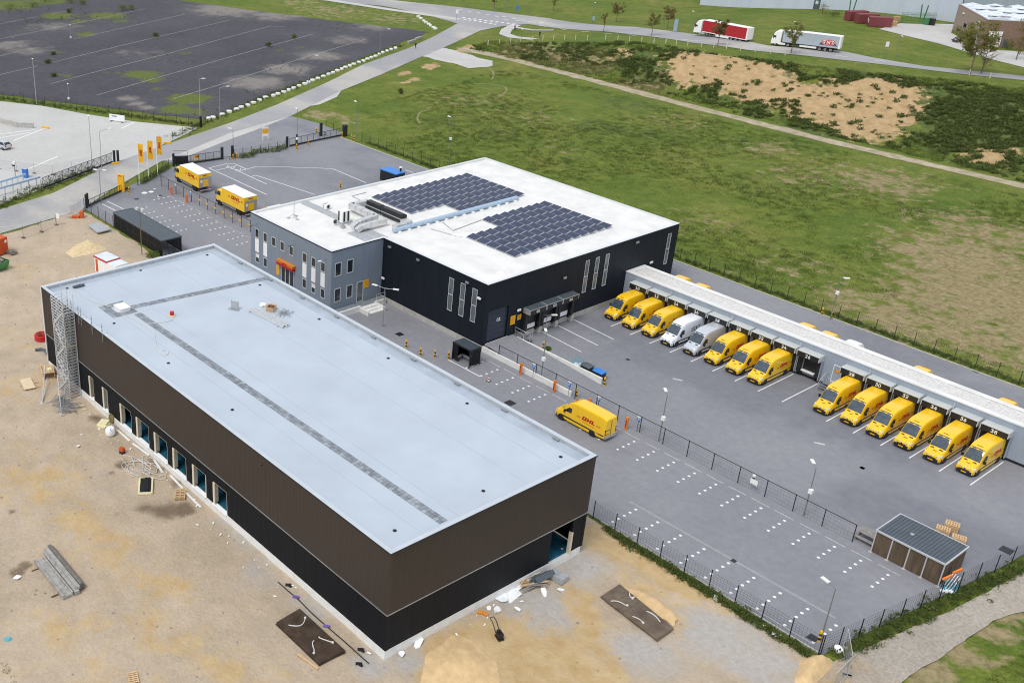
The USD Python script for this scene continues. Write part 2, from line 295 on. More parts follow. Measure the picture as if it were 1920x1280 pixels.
M['gravel_track'] = ground_mat('gravel_track', [(.15, 6., [(.3, (.36, .32, .27)), (.7, (.45, .405, .35))]), (3., 6., [(.25, (.72, .72, .72)), (.75, (1.2, 1.2, 1.2))]), (9., 3., [(.2, (.75, .75, .75)), (.8, (1.2, 1.2, 1.2))])], [('r', .4, .3, .9, 1., SND)], bump=.7, bs=7.)
M['dirt_path'] = ground_mat('dirt_path', [(.2, 6., [(.3, (.43, .35, .26)), (.7, (.53, .45, .35))]), (2., 6., [(.25, (.82, .82, .82)), (.75, (1.1, 1.1, 1.1))])], [('r', .5, .3, 1., 1., [(.3, (.12, .13, .04)), (.7, (.2, .19, .08))])], bump=.5, bs=5.)
# ---------------------------------------------------------------- ground, roads, yards
def polymask(polys, soft):
    G = [Polygon(p) for p in polys]
    def f(x, y):
        out = np.zeros(len(x))
        for g in G:
            x0, y0, x1, y1 = g.buffer(soft * 2).bounds; k = np.where((x > x0) & (x < x1) & (y > y0) & (y < y1))[0]
            if not len(k): continue
            pt = shapely.points(x[k], y[k]); ins = shapely.contains_xy(g, x[k], y[k]); d = shapely.distance(g.exterior, pt) * np.where(ins, 1, -1)
            out[k] = np.maximum(out[k], np.clip(.5 + d / (2 * soft), 0, 1))
        return out
    return f
def blobs(bl):
    def f(x, y):
        o = np.zeros(len(x))
        for bx_, by_, r, a in bl: o = np.maximum(o, a * np.exp(-((x - bx_) ** 2 + (y - by_) ** 2) / (r * r)))
        return o
    return f
bank_sand = polymask([
    [(-58.68, 194.31), (-54.59, 200.37), (-45.08, 199.78), (-38.81, 203.56), (-32.82, 205.25), (-24.46, 198.71), (-17.44, 204.29), (-13.46, 210.65), (-7.83, 214.04), (-1.63, 210.31), (1.79, 201.85), (4.07, 192.54), (6.08, 186.81), (3.95, 180.49), (-0.26, 177.87), (-8.15, 181.3), (-13.62, 182.19), (-22.16, 183.47), (-29.69, 182.67), (-38.22, 184.68), (-44.87, 181.82), (-51.08, 185.76)],
    [(20.82, 180.67), (19.47, 189.82), (24.57, 191.79), (27.79, 187.92), (27.4, 183.42), (25.11, 179.92)], [(-72.86, 192.67), (-69.16, 194.27), (-67.34, 192.45), (-70.19, 191.08)]], 5.)
field_bare = polymask([[(-98.47, 149.17), (-100.35, 155.58), (-96.39, 154.68), (-94.52, 147.37)], [(-94.97, 137.93), (-97.1, 143.38), (-94.93, 142.32), (-92.41, 136.54)], [(-88.28, 132.55), (-90.31, 140.81), (-88.24, 139.8), (-86.53, 132.2)], [(-107.82, 167.5), (-111.5, 179.19), (-105.31, 178.17), (-104.44, 170.2)]], 1.5)
dry_f = blobs([(44.29, 127.98, 16, 0.75), (55.48, 116.3, 18, 0.8), (62.9, 103.62, 14, 0.7), (51.66, 98.72, 11, 0.62), (43.82, 99.57, 9, 0.55), (32.11, 102.98, 10, 0.5), (8.48, 145.39, 16, 0.5), (18.63, 154.75, 14, 0.62), (14.3, 109.02, 9, 0.42), (-29.46, 155.27, 14, 0.42), (-65.66, 133.83, 16, 0.4), (-47.85, 135.49, 14, 0.38), (-75.16, 98.35, 5, 0.6), (-68.56, 100.39, 4, 0.5), (-93.48, 183.25, 9, 0.85), (-85.42, 184.7, 9, 0.85), (-77.44, 185.89, 9, 0.8), (-71.32, 184.85, 8, 0.8), (-53.18, 178.79, 8, 0.7), (-4.86, 156.24, 10, 0.5), (-28.18, 121.56, 10, 0.36), (37.96, 143.46, 14, 0.6), (46.4, 142.9, 16, 0.6), (-176.08, 180.78, 20, 0.5), (-154.12, 188.9, 14, 0.5), (-193.93, 181.24, 12, 0.5), (85.65, 38.83, 2.2, 0.8), (86.15, 43.32, 2.2, 0.8), (86.86, 46.56, 2, 0.75), (85.57, 34.59, 2.5, 0.85), (87.14, 38.29, 1.5, 0.6), (88.37, 41.03, 1.4, 0.55)])
dark_f = blobs([(2.44, 205.99, 13, 0.9), (11.83, 203.07, 14, 0.9), (14.57, 212.99, 14, 0.9), (22.65, 198.08, 12, 0.8), (15.23, 187.9, 10, 0.75), (-27.88, 199.77, 7, 0.7), (-18.06, 209.76, 6, 0.8), (-62.88, 190.59, 9, 0.85), (-53.5, 184.94, 8, 0.75), (-21.45, 178.46, 5, 0.7), (-34.34, 181.38, 5, 0.7), (-10.13, 176.53, 5, 0.7), (-3.49, 177.44, 5, 0.65), (-45.16, 186.01, 5, 0.6), (-43.69, 162.71, 14, 0.5), (-34.37, 140.28, 12, 0.5), (-21.05, 145.72, 13, 0.45), (-43.4, 119.43, 14, 0.45), (-54.34, 117.9, 12, 0.45)])
def gmask(x, y):
    bank = sst(175.6, 178, y) * (1 - sst(0, 3, y - crest(x))) * sst(-115, -95, x)
    n = meshkit.fbm(np.c_[x * .06, y * .06, 0 * x], 4, 21)
    return np.c_[np.maximum(bank_sand(x, y), field_bare(x, y)), np.clip(dry_f(x, y) + .3 * (n - .5) * (y < 172), 0, 1), np.clip(np.maximum(dark_f(x, y), .45 * bank) + .22 * np.exp(-((y - 93.5) / 2.5) ** 2) * (x > -60) * (x < 95), 0, 1)]
xs = np.r_[-2500, -1200, -700, -450, -340, np.arange(-270, 130, 1.25), 150, 200, 300, 600, 1200, 2500]
ys = np.r_[-2500, -1000, -400, -150, -80, np.arange(-45, 400, 1.25), 430, 500, 700, 1200, 3000]
gx, gy = np.meshgrid(xs, ys); fx_, fy_ = gx.ravel(), gy.ravel()
bank = sst(176, 179, fy_) * (1 - sst(-3, 1, fy_ - crest(fx_))) * sst(-112, -95, fx_)
gz = zt(fx_, fy_) - .05 + bank * (1.9 * (meshkit.fbm(np.c_[fx_ * .14, fy_ * .14, 0 * fx_], 4, 5) - .5) + .5 * (rng.random(len(fx_)) - .5)) + .10 * (meshkit.fbm(np.c_[fx_ * .5, fy_ * .5, 0 * fx_], 3, 8) - .5) * sst(93, 97, fy_) * (1 - sst(168, 170, fy_)) * sst(-52, -45, fx_)
slope = polymask([[(83, 5), (88.5, 30), (90.5, 49), (94, 60), (130, 60), (130, 0)]], 3.)(fx_, fy_); gz = gz + slope * .9 - .3 * polymask([[(-47, 27.5), (78.5, 27.5), (79.3, 23), (79, 13), (86, -69), (-6, -69), (-19, -36), (-43.5, 13.3)]], .8)(fx_, fy_)
gi = np.arange(len(fx_)).reshape(gx.shape); q = np.stack([gi[:-1, :-1], gi[:-1, 1:], gi[1:, 1:], gi[1:, :-1]], -1).reshape(-1, 4)
gnd = UsdGeom.Mesh(obj('ground', (np.c_[fx_, fy_, gz], np.vstack([q[:, [0, 1, 2]], q[:, [0, 2, 3]]])), M['grass'], smooth=True)); tag(gnd, kind='structure')
UsdGeom.PrimvarsAPI(gnd).CreatePrimvar('mask', Sdf.ValueTypeNames.Color3fArray, 'vertex').Set(Vt.Vec3fArray.FromNumpy(gmask(fx_, fy_).astype(np.float32)))

och = blobs([(17.99, -12.61, 4, 0.8), (21.83, -12.08, 5, 0.85), (25.4, -10.98, 4, 0.7), (30.44, -11.27, 4, 0.85), (34.1, -10.99, 4, 0.75), (36.76, -11.87, 2.5, 0.7), (40.58, -10.31, 3, 0.75), (42.91, -10.09, 3, 0.75), (43.09, -8.64, 2, 0.6), (45.56, -12.14, 3, 0.7), (48.0, -13.06, 3, 0.7), (41.34, -19.09, 3, 0.7), (43.87, -19.83, 3, 0.65), (42.84, -17.0, 2, 0.6), (45.02, -21.28, 3, 0.6), (47.19, -18.28, 3, 0.6), (52.26, -11.26, 4, 0.7), (54.67, -10.39, 3.5, 0.7), (56.04, -9.85, 4, 0.6), (61.86, 27.92, 3, 0.9), (59.26, 26.59, 3, 0.9), (65.95, 27.11, 3, 0.9), (69.79, 26.34, 2.5, 0.8), (66.77, 24.54, 3, 0.9), (69.83, 24.07, 2.5, 0.85), (62.54, 25.49, 2, 0.8), (-23.77, 20.03, 6, 0.5), (-10.11, 2.42, 6, 0.45), (1.76, -4.92, 5, 0.5), (-33.3, 22.34, 3, 0.85), (-30.29, 11.54, 6, 0.4), (78.76, 27.73, 1.2, 0.9), (80.23, 28.73, 2, 0.95), (73.65, 28.23, 2, 0.7), (75.9, 28.56, 1.5, 0.6), (72.2, 27.37, 1.5, 0.7)])
osand = polymask([[(63.49, 0.02), (60.87, 3.2), (60.08, 7.46), (61.86, 10.59), (63.43, 14.69), (62.64, 18.91), (63.9, 20.23), (67.43, 17.37), (70.74, 15.6), (72.97, 13.74)], [(57.13, 27.51), (56.87, 28.75), (61.91, 29.39), (67.11, 29.35), (70.44, 28.44), (69.79, 26.34), (66.86, 25.89), (63.46, 25.85), (60.35, 24.44)]], .8)
gry = blobs([(62.48, 15.06, 4, 0.8), (60.54, 13.23, 3, 0.7), (61.36, 21.77, 3, 0.9), (59.53, 21.79, 2, 0.8), (73.88, 24.14, 5, 0.9), (77.35, 24.74, 4, 0.9), (71.23, 17.3, 4, 0.8), (40.58, 0.77, 3, 0.75), (36.66, 1.03, 3, 0.7), (46.42, -1.57, 4, 0.6), (52.15, -0.74, 3, 0.7), (24.93, 2.27, 4, 0.35), (25.8, -4.92, 4, 0.4), (61.05, 1.91, 2, 0.7), (59.55, -1.19, 2, 0.8)])
wet = blobs([(32.81, -3.62, 2.2, 0.75), (33.83, -2.2, 1.6, 0.8), (31.26, -5.04, 1.5, 0.6), (16.94, 0.16, 2, 0.5), (14.13, -0.9, 1.5, 0.7), (33.34, -18.78, 1.1, 0.9), (33.0, -17.75, 0.8, 0.9), (24.43, -4.89, 0.6, 0.9), (30.63, -7.41, 0.5, 0.8), (24.69, -15.41, 0.6, 0.85), (-2.9, 1.2, 1.0, 0.45), (23.56, -3.11, 1.2, 0.7), (29.53, -0.49, 1.4, 0.6), (24.83, -0.48, 1.4, 0.6), (26.57, -0.56, 1.3, 0.5)])
def smask(x, y): return np.c_[np.maximum(och(x, y) * .75, osand(x, y)), gry(x, y) * .9, wet(x, y)]
sheet('site_ground', [(-49.2, 28.75), (79.2, 28.75), (80.4, 24), (80, 14), (88, -70), (-6, -70), (-20, -38), (-45.2, 13.3)], .6, M['site_soil'], .0, smask, rough=.22, wob=.5)
def ymask(x, y):
    n = meshkit.fbm(np.c_[x * .05, y * .09, 0 * x], 4, 31)
    wear = sum(.55 * np.exp(-((x - d) ** 2 / .9 + (y - 63.2) ** 2 / 5)) for d in [28.65, 31.69, 34.73, 37.77, 40.81, 43.85, 46.89, 49.93, 52.97, 58.33, 61.4, 64.47, 67.54, 70.61, 73.68])
    return np.c_[np.clip((n - .40) * 2.4 + wear, 0, .8), 0 * x, 0 * x]
yard = sheet('yard_paving', [(-49.6, 29.3), (79.7, 29.3), (83.2, 54), (86.2, 90.6), (-58.9, 90.8), (-60.6, 57), (-60.6, 52)], 1.6, M['yard_paving'], .03, ymask)
sheet('entrance_apron', [(-65.75, 53.23), (-71.64, 68.84), (-74.72, 81.27), (-78.2, 92.17), (-75.12, 92.86), (-69.34, 93.84), (-60.79, 93.41), (-57.44, 90.02), (-58.92, 85.78), (-58.58, 77.65), (-60.23, 66.31), (-61.84, 57.82), (-61.79, 54.33)], 1., M['yard_paving'], .0, ymask)
sheet('paved_strip', [(-65.68, 52.74), (-76.08, 75.58), (-81.93, 89.77), (-85.86, 100.59), (-89.48, 111.3), (-89.6, 115.82), (-85.34, 111.15), (-82.09, 103.7), (-82.08, 97.77), (-80.4, 94.5), (-77.2, 91.29), (-72.71, 79.88), (-69.87, 71.47), (-63.8, 56.11)], 1., M['pale_paving'], .012)
road = sheet('road', [(-16, -55), (-28, -55)] + [(-56.56, 17.83), (-59.36, 28.6), (-68.97, 45.47), (-74.39, 60.68), (-80.19, 78.3), (-87.07, 95.3), (-97.51, 117.41), (-108.2, 137.58), (-117.76, 162.48), (-126.37, 179.92), (-138.52, 201.82), (-125.05, 216.58), (-126.54, 207.63), (-125.12, 197.11), (-117.46, 181.29), (-113.09, 171.12), (-107.51, 157.84), (-97.15, 134.58), (-89.06, 114.75), (-77.6, 92.29), (-73.75, 74.04), (-64.59, 52.56), (-56.04, 38.54), (-48.77, 28.3), (-46.21, 13.44)], 1.2, M['asphalt_road'], .02, ymask)
main = sheet('main_road', [(-330, 118), (-335, 126)] + [(-189.35, 207.6), (-158.47, 220.78), (-128.08, 230.6), (-97.15, 233.51), (-72.19, 224.61), (-47.5, 221.9), (-33.34, 231.74), (-24.16, 230.8), (-12.82, 231.81), (5.83, 240.96)] + [(60, 262), (60, 254)] + [(7.8, 236.17), (-3.51, 230.6), (-18.47, 225.23), (-34.02, 218.91), (-47.37, 212.26), (-61.46, 209.93), (-98.67, 220.37), (-124.43, 217.56), (-128.66, 207.52), (-135.91, 199.28), (-153.7, 202.04), (-173.16, 200.91)], 1.4, M['asphalt_road'], .03, ymask)
sheet('gravel_lot', [(-128.92, 48.53), (-114.88, 57.48), (-94.5, 70.0), (-86.03, 74.89)] + [(-88.43, 84.02), (-95.71, 101.81), (-106.81, 126.21), (-117.77, 149.43), (-126.59, 170.81), (-132.11, 182.94), (-161.7, 169.88), (-198.25, 156.37), (-219.87, 149.27)] + [(-260, 185), (-340, 150), (-340, 60), (-180, 24)], 1.5, M['black_gravel'], .0,
      lambda x, y: np.c_[np.maximum(blobs([(-107.11, 103.72, 9, 0.8), (-114.57, 118.67, 8, 0.75), (-122.84, 135.24, 8, 0.7), (-135.83, 154.84, 8, 0.6), (-110.11, 70.84, 3, 0.85), (-104.92, 69.99, 2.5, 0.8), (-100.79, 70.32, 2.5, 0.8), (-194.9, 154.16, 16, 0.8), (-177.32, 160.51, 12, 0.7), (-179.23, 72.92, 10, 0.6), (-169.71, 74.79, 8, 0.6), (-197.83, 94.26, 10, 0.55), (-152.31, 95.6, 12, 0.4), (-147.38, 174.49, 10, 0.6)])(x, y), .25 * (meshkit.fbm(np.c_[x * .03, y * .03, 0 * x], 4, 2))), blobs([(-129.34, 85.08, 6, 0.85), (-123.01, 84.42, 4, 0.75), (-102.56, 82.3, 6, 0.95), (-96.09, 74.93, 5, 0.85), (-205.27, 115.65, 9, 0.75), (-213.0, 103.23, 8, 0.75), (-181.96, 96.59, 5, 0.7), (-114.38, 80.88, 2, 0.7), (-138.48, 68.92, 3, 0.6), (-140.57, 67.81, 2, 0.6), (-144.73, 107.42, 3, 0.6), (-201.45, 104.68, 6, 0.6), (-194.7, 115.47, 5, 0.6), (-156.85, 70.41, 3, 0.5), (-164.07, 79.78, 3, 0.55), (-197.42, 84.07, 4, 0.5), (-134.52, 129.72, 4, 0.5), (-134.25, 136.7, 4, 0.5), (-134.75, 79.94, 3, 0.5), (-238.62, 98.7, 14, 0.75), (-239.99, 112.34, 12, 0.7), (-91.62, 77.58, 5, 0.6)])(x, y), 0 * x], wob=1.2)
sheet('concrete_yard', [(-123.45, 46.21), (-114.44, 52.19), (-103.26, 56.81), (-92.33, 62.34), (-80.61, 70.97), (-77.12, 64.77), (-73.84, 58.19), (-68.45, 57.85), (-65.9, 43.6), (-65.92, 37.93), (-62.31, 28.31), (-59.03, 18.88)] + [(-52, 5), (-110, -30), (-190, 15)], 1.5, M['concrete_yard'], .01, ymask)
sheet('dirt_path', [(-111, 173.6), (-108, 176.6), (-92, 177.4), (-38, 174.6), (-1, 174.0), (34, 175.6), (120, 178), (120, 174.5), (35, 172.6), (0, 170.6), (-35, 171.0), (-92, 173.9), (-107, 171.8)], .9, M['dirt_path'], .0, lambda x, y: np.c_[.42 + 0 * x, 0 * x, 0 * x], wob=.5)
sheet('gravel_patch', [(-112.97, 165.99), (-112.4, 170.86), (-104.44, 170.2), (-93.26, 168.96), (-88.69, 165.44), (-90.36, 158.28), (-96.75, 158.81), (-107.67, 157.6)], .8, M['pale_paving'], .0, wob=1.)
sheet('gravel_track', [(84.59, 54.19), (83.61, 45.53), (82.31, 38.67), (81.21, 32.58), (80.74, 30.99), (80.55, 28.16), (80.72, 24.45), (84.42, 28.6), (85.03, 31.47), (85.5, 36.12), (85.58, 39.06), (85.98, 44.77), (86.93, 48.5)] + [(93.5, 75), (96, 110), (91, 110), (88.5, 75)], .6, M['gravel_track'], .05, lambda x, y: np.c_[.1 + .5 * np.exp(-((x - 83) ** 2 + (y - 26) ** 2) / 30), 0 * x, 0 * x], rough=.12, wob=.25)
sheet('brick_works_yard', [(-43.71, 270.01), (-44.92, 284.76), (-35.56, 296.57), (-29.77, 281.95), (-25.02, 276.87), (-15.03, 265.23), (-6.2, 271.66), (2.31, 250.92), (-6.94, 254.13), (-17.07, 259.57), (-24.26, 263.43), (-34.22, 266.5)], 2., M['pale_paving'], .03)
def strip(name, pts, w, mat, dz, res=1., wob=0.):
    return sheet(name, LineString(pts).buffer(w / 2, cap_style=2), res, mat, dz, wob=wob)
strip('cycle_path', [(-126.02, 213.37), (-121.9, 205.06), (-116.92, 198.92), (-110.83, 195.99), (-102.7, 196.1)], 3.2, M['pale_paving'], .045)
strip('cycle_path', [(-205.5, 189.87), (-166.31, 198.44), (-141.85, 205.07)], 3.2, M['pale_paving'], .045)
strip('cycle_path', [(-122.8, 210.17), (-116.24, 210.46), (-112.05, 214.6)], 1.8, M['pale_paving'], .045)

# painted markings
def line(b, pts, w, dz=.038):
    for p0, p1 in zip(pts[:-1], pts[1:]):
        p0, p1 = np.array(p0[:2], float), np.array(p1[:2], float); d = p1 - p0; L = np.linalg.norm(d); n = np.array([-d[1], d[0]]) / L * w / 2; k = max(1, int(L / 3))
        for i in range(k):
            a, c = p0 + d * i / k, p0 + d * (i + 1) / k
            b.quad(*[(p[0], p[1], float(zt(p[0], p[1])) + dz) for p in (a - n, c - n, c + n, a + n)])
    return b
def dash(b, a, c, ln, gap, w, dz=.038):
    a, c = np.array(a, float), np.array(c, float); L = np.linalg.norm(c - a); d = (c - a) / L; t = 0
    while t < L: line(b, [a + d * t, a + d * min(t + ln, L)], w, dz); t += ln + gap
def bay_discs(x, y0, n, step=.76):
    b = B()
    for k in range(n): b.cyl((x, y0 + k * step, .034), .15, .006, 10)
    return b
yp = yard
for k in range(21):
    if k not in (5, 6): obj('bay_marking', bay_discs(27.65 + 2.5 * k, 40.96, 4, .9), M['line_paint'], yp)
for k in range(9): obj('bay_marking', bay_discs(58.2 + 2.537 * k, 30.12, 5, .86), M['line_paint'], yp)
for k in range(11): obj('bay_marking', bay_discs(-46.5 + 2.5 * k, 40.9, 4, .9), M['line_paint'], yp)
for k in range(6): obj('bay_marking', bay_discs(-44. + 2.5 * k, 36.2, 3, .9), M['line_paint'], yp)
b = B()
for k in range(20): line(b, [(27.9 + 2.55 * k, 44.45), (29.9 + 2.55 * k, 44.45)], .12)
for k in range(9): line(b, [(-47 + 2.9 * k, 44.1), (-45 + 2.9 * k, 44.1)], .11)
obj('edge_marking', b, M['worn_line'], yp)
b = B(); line(b, [(57, 34.2), (78, 34.4)], .3); line(b, [(57, 29.75), (78.6, 29.9)], .2); obj('gutter', b, M['gutter_stone'], yp)
dock_x = [28.65, 31.69, 34.73, 37.77, 40.81, 43.85, 46.89, 49.93, 52.97, 58.33, 61.4, 64.47, 67.54, 70.61, 73.68]
for x in dock_x[:9] + dock_x[9:]:
    b = B(); line(b, [(x + 1.52, 64.6), (x + 1.52, 72.0)], .13); obj('dock_marking', b, M['line_paint'], yp)
for a, c in [((25.77, 62.26), (32.89, 61.8)), ((25.71, 59.16), (32.85, 58.78)), ((25.66, 56.06), (32.85, 55.66))]:
    b = B(); line(b, [a, c], .14); obj('dock_marking', b, M['line_paint'], yp)
for pts in [[(-56.31, 58.04), (-56.7, 62.26), (-55.7, 63.41), (-51.9, 63.3)], [(-56.31, 58.04), (-38.1, 58.12)], [(-54.41, 58.34), (-54.62, 63.08)], [(-55.49, 61.46), (-42.76, 61.4)], [(-53.95, 61.21), (-51.71, 62.02), (-52.19, 65.71), (-48.64, 70.36), (-43.31, 76.59), (-33.39, 76.39)], [(-47.81, 61.65), (-47.95, 62.64), (-45.19, 63.12)], [(-45.19, 63.12), (-33.36, 64.98)], [(-49.56, 32.76), (-45.41, 33.01)], [(-50.35, 34.1), (-45.41, 34.45)], [(24.91, 40.64), (30.2, 40.72)], [(-35.14, 87.21), (-33.11, 87.35)]]:
    b = B(); line(b, pts, .15); obj('route_marking', b, M['line_paint'], yp)
b = B()
for k in range(7):
    a = np.array([-57.5 + 1.6 * k, 61.6 + .35 * k]); 
    if k in (1, 2, 3): line(b, [a, a + [1.1, -1.]], .12)
obj('symbol_marking', b, M['line_paint'], yp)
for (x, y), r in zip([(-50.63, 41.36), (-50.5, 42.59), (-47.72, 42.51), (-51.48, 43.81)], (.5, .45, .3, .2)):
    b = B(); b.cyl((x, y, .034), r, .006, 12); obj('painted_disc', b, M['line_paint'], yp)
b = B()
for a, c in [((-143.6, 207.95), (-126.41, 213.75)), ((-141.44, 206.48), (-129.64, 208.6))]: dash(b, a, c, .9, 1.0, 1.3, .06)
for a, c in [((-155.26, 217.66), (-136.6, 219.16)), ((-138.37, 220.34), (-122.73, 221.79)), ((-134.74, 217.21), (-121.11, 224.05))]: dash(b, a, c, 1.6, 2.2, .5, .06)
for a, c in [((-121.46, 218.59), (-65.15, 213.12)), ((-65.15, 213.12), (-20.43, 228.74))]: dash(b, a, c, 3., 6., .3, .06)
obj('lane_marking', b, M['line_paint'], main)
# pale divider lines in the gravel lot
for pts in [[(-116.6, 66.38), (-123.36, 84.36), (-134.36, 114.12)], [(-132.41, 62.58), (-137.39, 75.82), (-147.55, 104.85), (-156.96, 129.06)], [(-153.32, 72.61), (-166.98, 109.37), (-178.74, 143.47)], [(-147.63, 56.47), (-151.61, 68.03)], [(-177.71, 90.87), (-194.8, 137.44)], [(-188.54, 73.83), (-194.92, 92.07), (-209.93, 131.79)], [(-209.72, 82.81), (-214.95, 97.11)], [(-217.42, 103.09), (-218.78, 109.08)], [(-167.73, 65.0), (-170.14, 71.06)], [(-171.36, 74.34), (-172.72, 78.08)], [(-104.28, 79.01), (-111.02, 98.68)]] + [[(-111.54, 99.03), (-123.8, 131.93), (-133.71, 160.14)], [(-134.36, 114.12), (-147.51, 151.66)], [(-156.96, 129.07), (-164.29, 148.59), (-160.69, 151.77)]]:
    b = B(); line(b, pts, .26, .02); obj('divider_strip', b, M['lot_strip'], str(stage.GetPrimAtPath('/World/gravel_lot').GetPath()))
# drain covers and manholes
for (x, y), r in [((36.67, 38.97), 0.8), ((37.52, 58.73), 0.35), ((67.17, 58.71), 0.35), ((16.13, 40.5), 0.7), ((68.42, 34.26), 0.35), ((82.23, 56.16), 0.8), ((-48.58, 38.7), 0.6), ((-47.87, 42.81), 0.5), ((78.18, 30.57), 0.6), ((67.15, 58.71), 0.3), ((64.04, 90.9), 0.5)]:
    if r: b = B(); b.box((x, y, .036), (r * 1.3, r * 1.3, .02)); obj('drain_cover', b, M['dark_flashing'], yp)
for x, y in [(44.26, 59.35), (61.94, 59.61)]:
    b = B(); b.box((x, y, .036), (1.1, .35, .008), .5); obj('faded_arrow', b, M['worn_line'], yp)

for q in ((-58.8, 90.75, 86.2, 90.95), (57.5, 29.2, 79.4, 29.36)): b = B(); b.bx(q[0], q[1], -.1, q[2], q[3], .12); single('kerb', b, M['concrete'], None, None, kind='structure')

m_('flattened_grass', (.24, .21, .09), .95, 0, .25, 2.)
for pts in [[(-64.36, 142.06), (-67.2, 147.1), (-69.54, 149.99), (-72.49, 151.11), (-75.21, 149.64), (-77.12, 146.71)], [(-57.69, 111.5), (-60.66, 113.54), (-63.36, 116.16), (-64.86, 118.84), (-65.02, 121.39)], [(-78.21, 153.63), (-80.61, 157.03), (-84.29, 160.5), (-86.99, 161.98)]]:
    from scipy.interpolate import CubicSpline
    c = CubicSpline(np.arange(len(pts)), np.array(pts))(np.linspace(0, len(pts) - 1, 50)); sheet('grass_track', LineString(c).buffer(.22), .6, M['flattened_grass'], .0, wob=.12, parent='/World/ground', kind=None)
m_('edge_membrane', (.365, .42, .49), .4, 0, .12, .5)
# ---------------------------------------------------------------- walls with openings
def wall(ax, c, a0, a1, z0, z1, side, ops=(), thick=.3, rib=.2, proud=.007):
    """a wall in the plane ax = c, facing side, from a0 to a1 and z0 to z1, with openings (b0, b1, y0, y1)"""
    b = B()
    def add(p0, p1, q0, q1, d0, d1):
        if p1 - p0 < 1e-4 or q1 - q0 < 1e-4: return
        lo, hi = sorted((c + side * d0, c + side * d1))
        b.bx(*((p0, lo, q0, p1, hi, q1) if ax == 'y' else (lo, p0, q0, hi, p1, q1)))
    cuts = sorted({a0, a1, *[o[0] for o in ops], *[o[1] for o in ops]})
    for p0, p1 in zip(cuts[:-1], cuts[1:]):
        mid = (p0 + p1) / 2; hole = sorted([(max(o[2], z0), min(o[3], z1)) for o in ops if o[0] < mid < o[1] and o[2] < z1 and o[3] > z0]); q = z0
        for h0, h1 in hole: add(p0, p1, q, h0, -thick, 0); q = h1
        add(p0, p1, q, z1, -thick, 0)
    if rib:
        n = int((a1 - a0) / rib)
        for k in range(n):
            p = a0 + (k + .5) * (a1 - a0) / n; hole = sorted([(max(o[2], z0), min(o[3], z1)) for o in ops if o[0] - .03 < p < o[1] + .03 and o[2] < z1 and o[3] > z0]); q = z0
            for h0, h1 in hole: add(p - .02, p + .02, q, h0, -.001, proud); q = h1
            add(p - .02, p + .02, q, z1, -.001, proud)
    return b
def frame_in(par, ax, c, side, b0, b1, z0, z1, fm, gm, fw=.08, depth=.08, bars=(), name='window', pane=True, inset=0.):
    """a framed pane in a wall opening: window > pane"""
    f = B(); d0, d1 = -depth - inset, .035 - inset
    def add(p0, p1, q0, q1, e0=d0, e1=d1, bb=None):
        lo, hi = sorted((c + side * e0, c + side * e1)); (bb or f).bx(*((p0, lo, q0, p1, hi, q1) if ax == 'y' else (lo, p0, q0, hi, p1, q1)))
    add(b0, b0 + fw, z0, z1); add(b1 - fw, b1, z0, z1); add(b0 + fw, b1 - fw, z0, z0 + fw); add(b0 + fw, b1 - fw, z1 - fw, z1)
    for t in bars: add(b0 + fw, b1 - fw, t - .04, t + .04)
    w = obj(name, f, fm, par)
    if pane:
        g = B(); add(b0 + fw, b1 - fw, z0 + fw, z1 - fw, -.05 - inset, -.02 - inset, g); obj('pane', g, gm, w)
    return w
def panel(ax, c, side, p0, p1, q0, q1, d0=0., d1=.03, b=None):
    b = b or B(); lo, hi = sorted((c + side * d0, c + side * d1)); b.bx(*((p0, lo, q0, p1, hi, q1) if ax == 'y' else (lo, p0, q0, hi, p1, q1))); return b

# ---------------------------------------------------------------- unfinished hall in the foreground
LX, WY, Z0, ZP, ZB, ZH = 60.1, 23.25, .55, 1.49, 5.03, 10.94
nb = thing('unfinished_hall', 'long new hall under construction with brown and black cladding and flat pale roof', 'building')
NOP = [(10.47, 11.5, 1.5, 4.15), (13.6, 14.75, 1.5, 4.15), (17.5, 19.9, 1.49, 3.95), (20.95, 23.5, 1.49, 3.95), (24.6, 27.15, 1.49, 3.95), (28.2, 30.7, 1.49, 3.95), (31.85, 34.3, 1.49, 3.95), (35.5, 37.85, 1.49, 3.95)]
EOP = [(18.74, 21.5, 1.3, 4.98)]
for nm, z0, z1, mt, out in (('upper_cladding', ZB + .06, ZH - .06, 'brown_cladding', .0), ('lower_cladding', ZP, ZB - .02, 'black_cladding', -.03)):
    obj(nm, wall('y', -out, 0, LX, z0, z1, -1, NOP), M[mt], nb); obj(nm, wall('x', LX + out, .3, WY - .3, z0, z1, 1, EOP), M[mt], nb)
    obj(nm, wall('y', WY + out, 0, LX, z0, z1, 1), M[mt], nb); obj(nm, wall('x', -out, .3, WY - .3, z0, z1, -1), M[mt], nb)
b = B(); 
for q in ((-.05, -.05, LX + .05, .02), (-.05, WY - .02, LX + .05, WY + .05), (-.05, .02, .02, WY - .02), (LX - .02, .02, LX + .05, WY - .02)): b.bx(q[0], q[1], ZB - .02, q[2], q[3], ZB + .06)
obj('cladding_joint', b, M['galvanised'], nb)
b = wall('y', -.02, -.02, LX + .02, Z0 - .4, ZP, -1, rib=0, thick=.36); 
b2 = wall('x', LX + .02, .34, WY - .3, Z0 - .4, ZP, 1, EOP, rib=0, thick=.36); obj('plinth', b, M['plinth_concrete'], nb); obj('plinth', b2, M['plinth_concrete'], nb)
obj('plinth', wall('x', -.02, .34, WY - .3, Z0 - .4, ZP, -1, rib=0), M['plinth_concrete'], nb)
b = B(); rv = .36
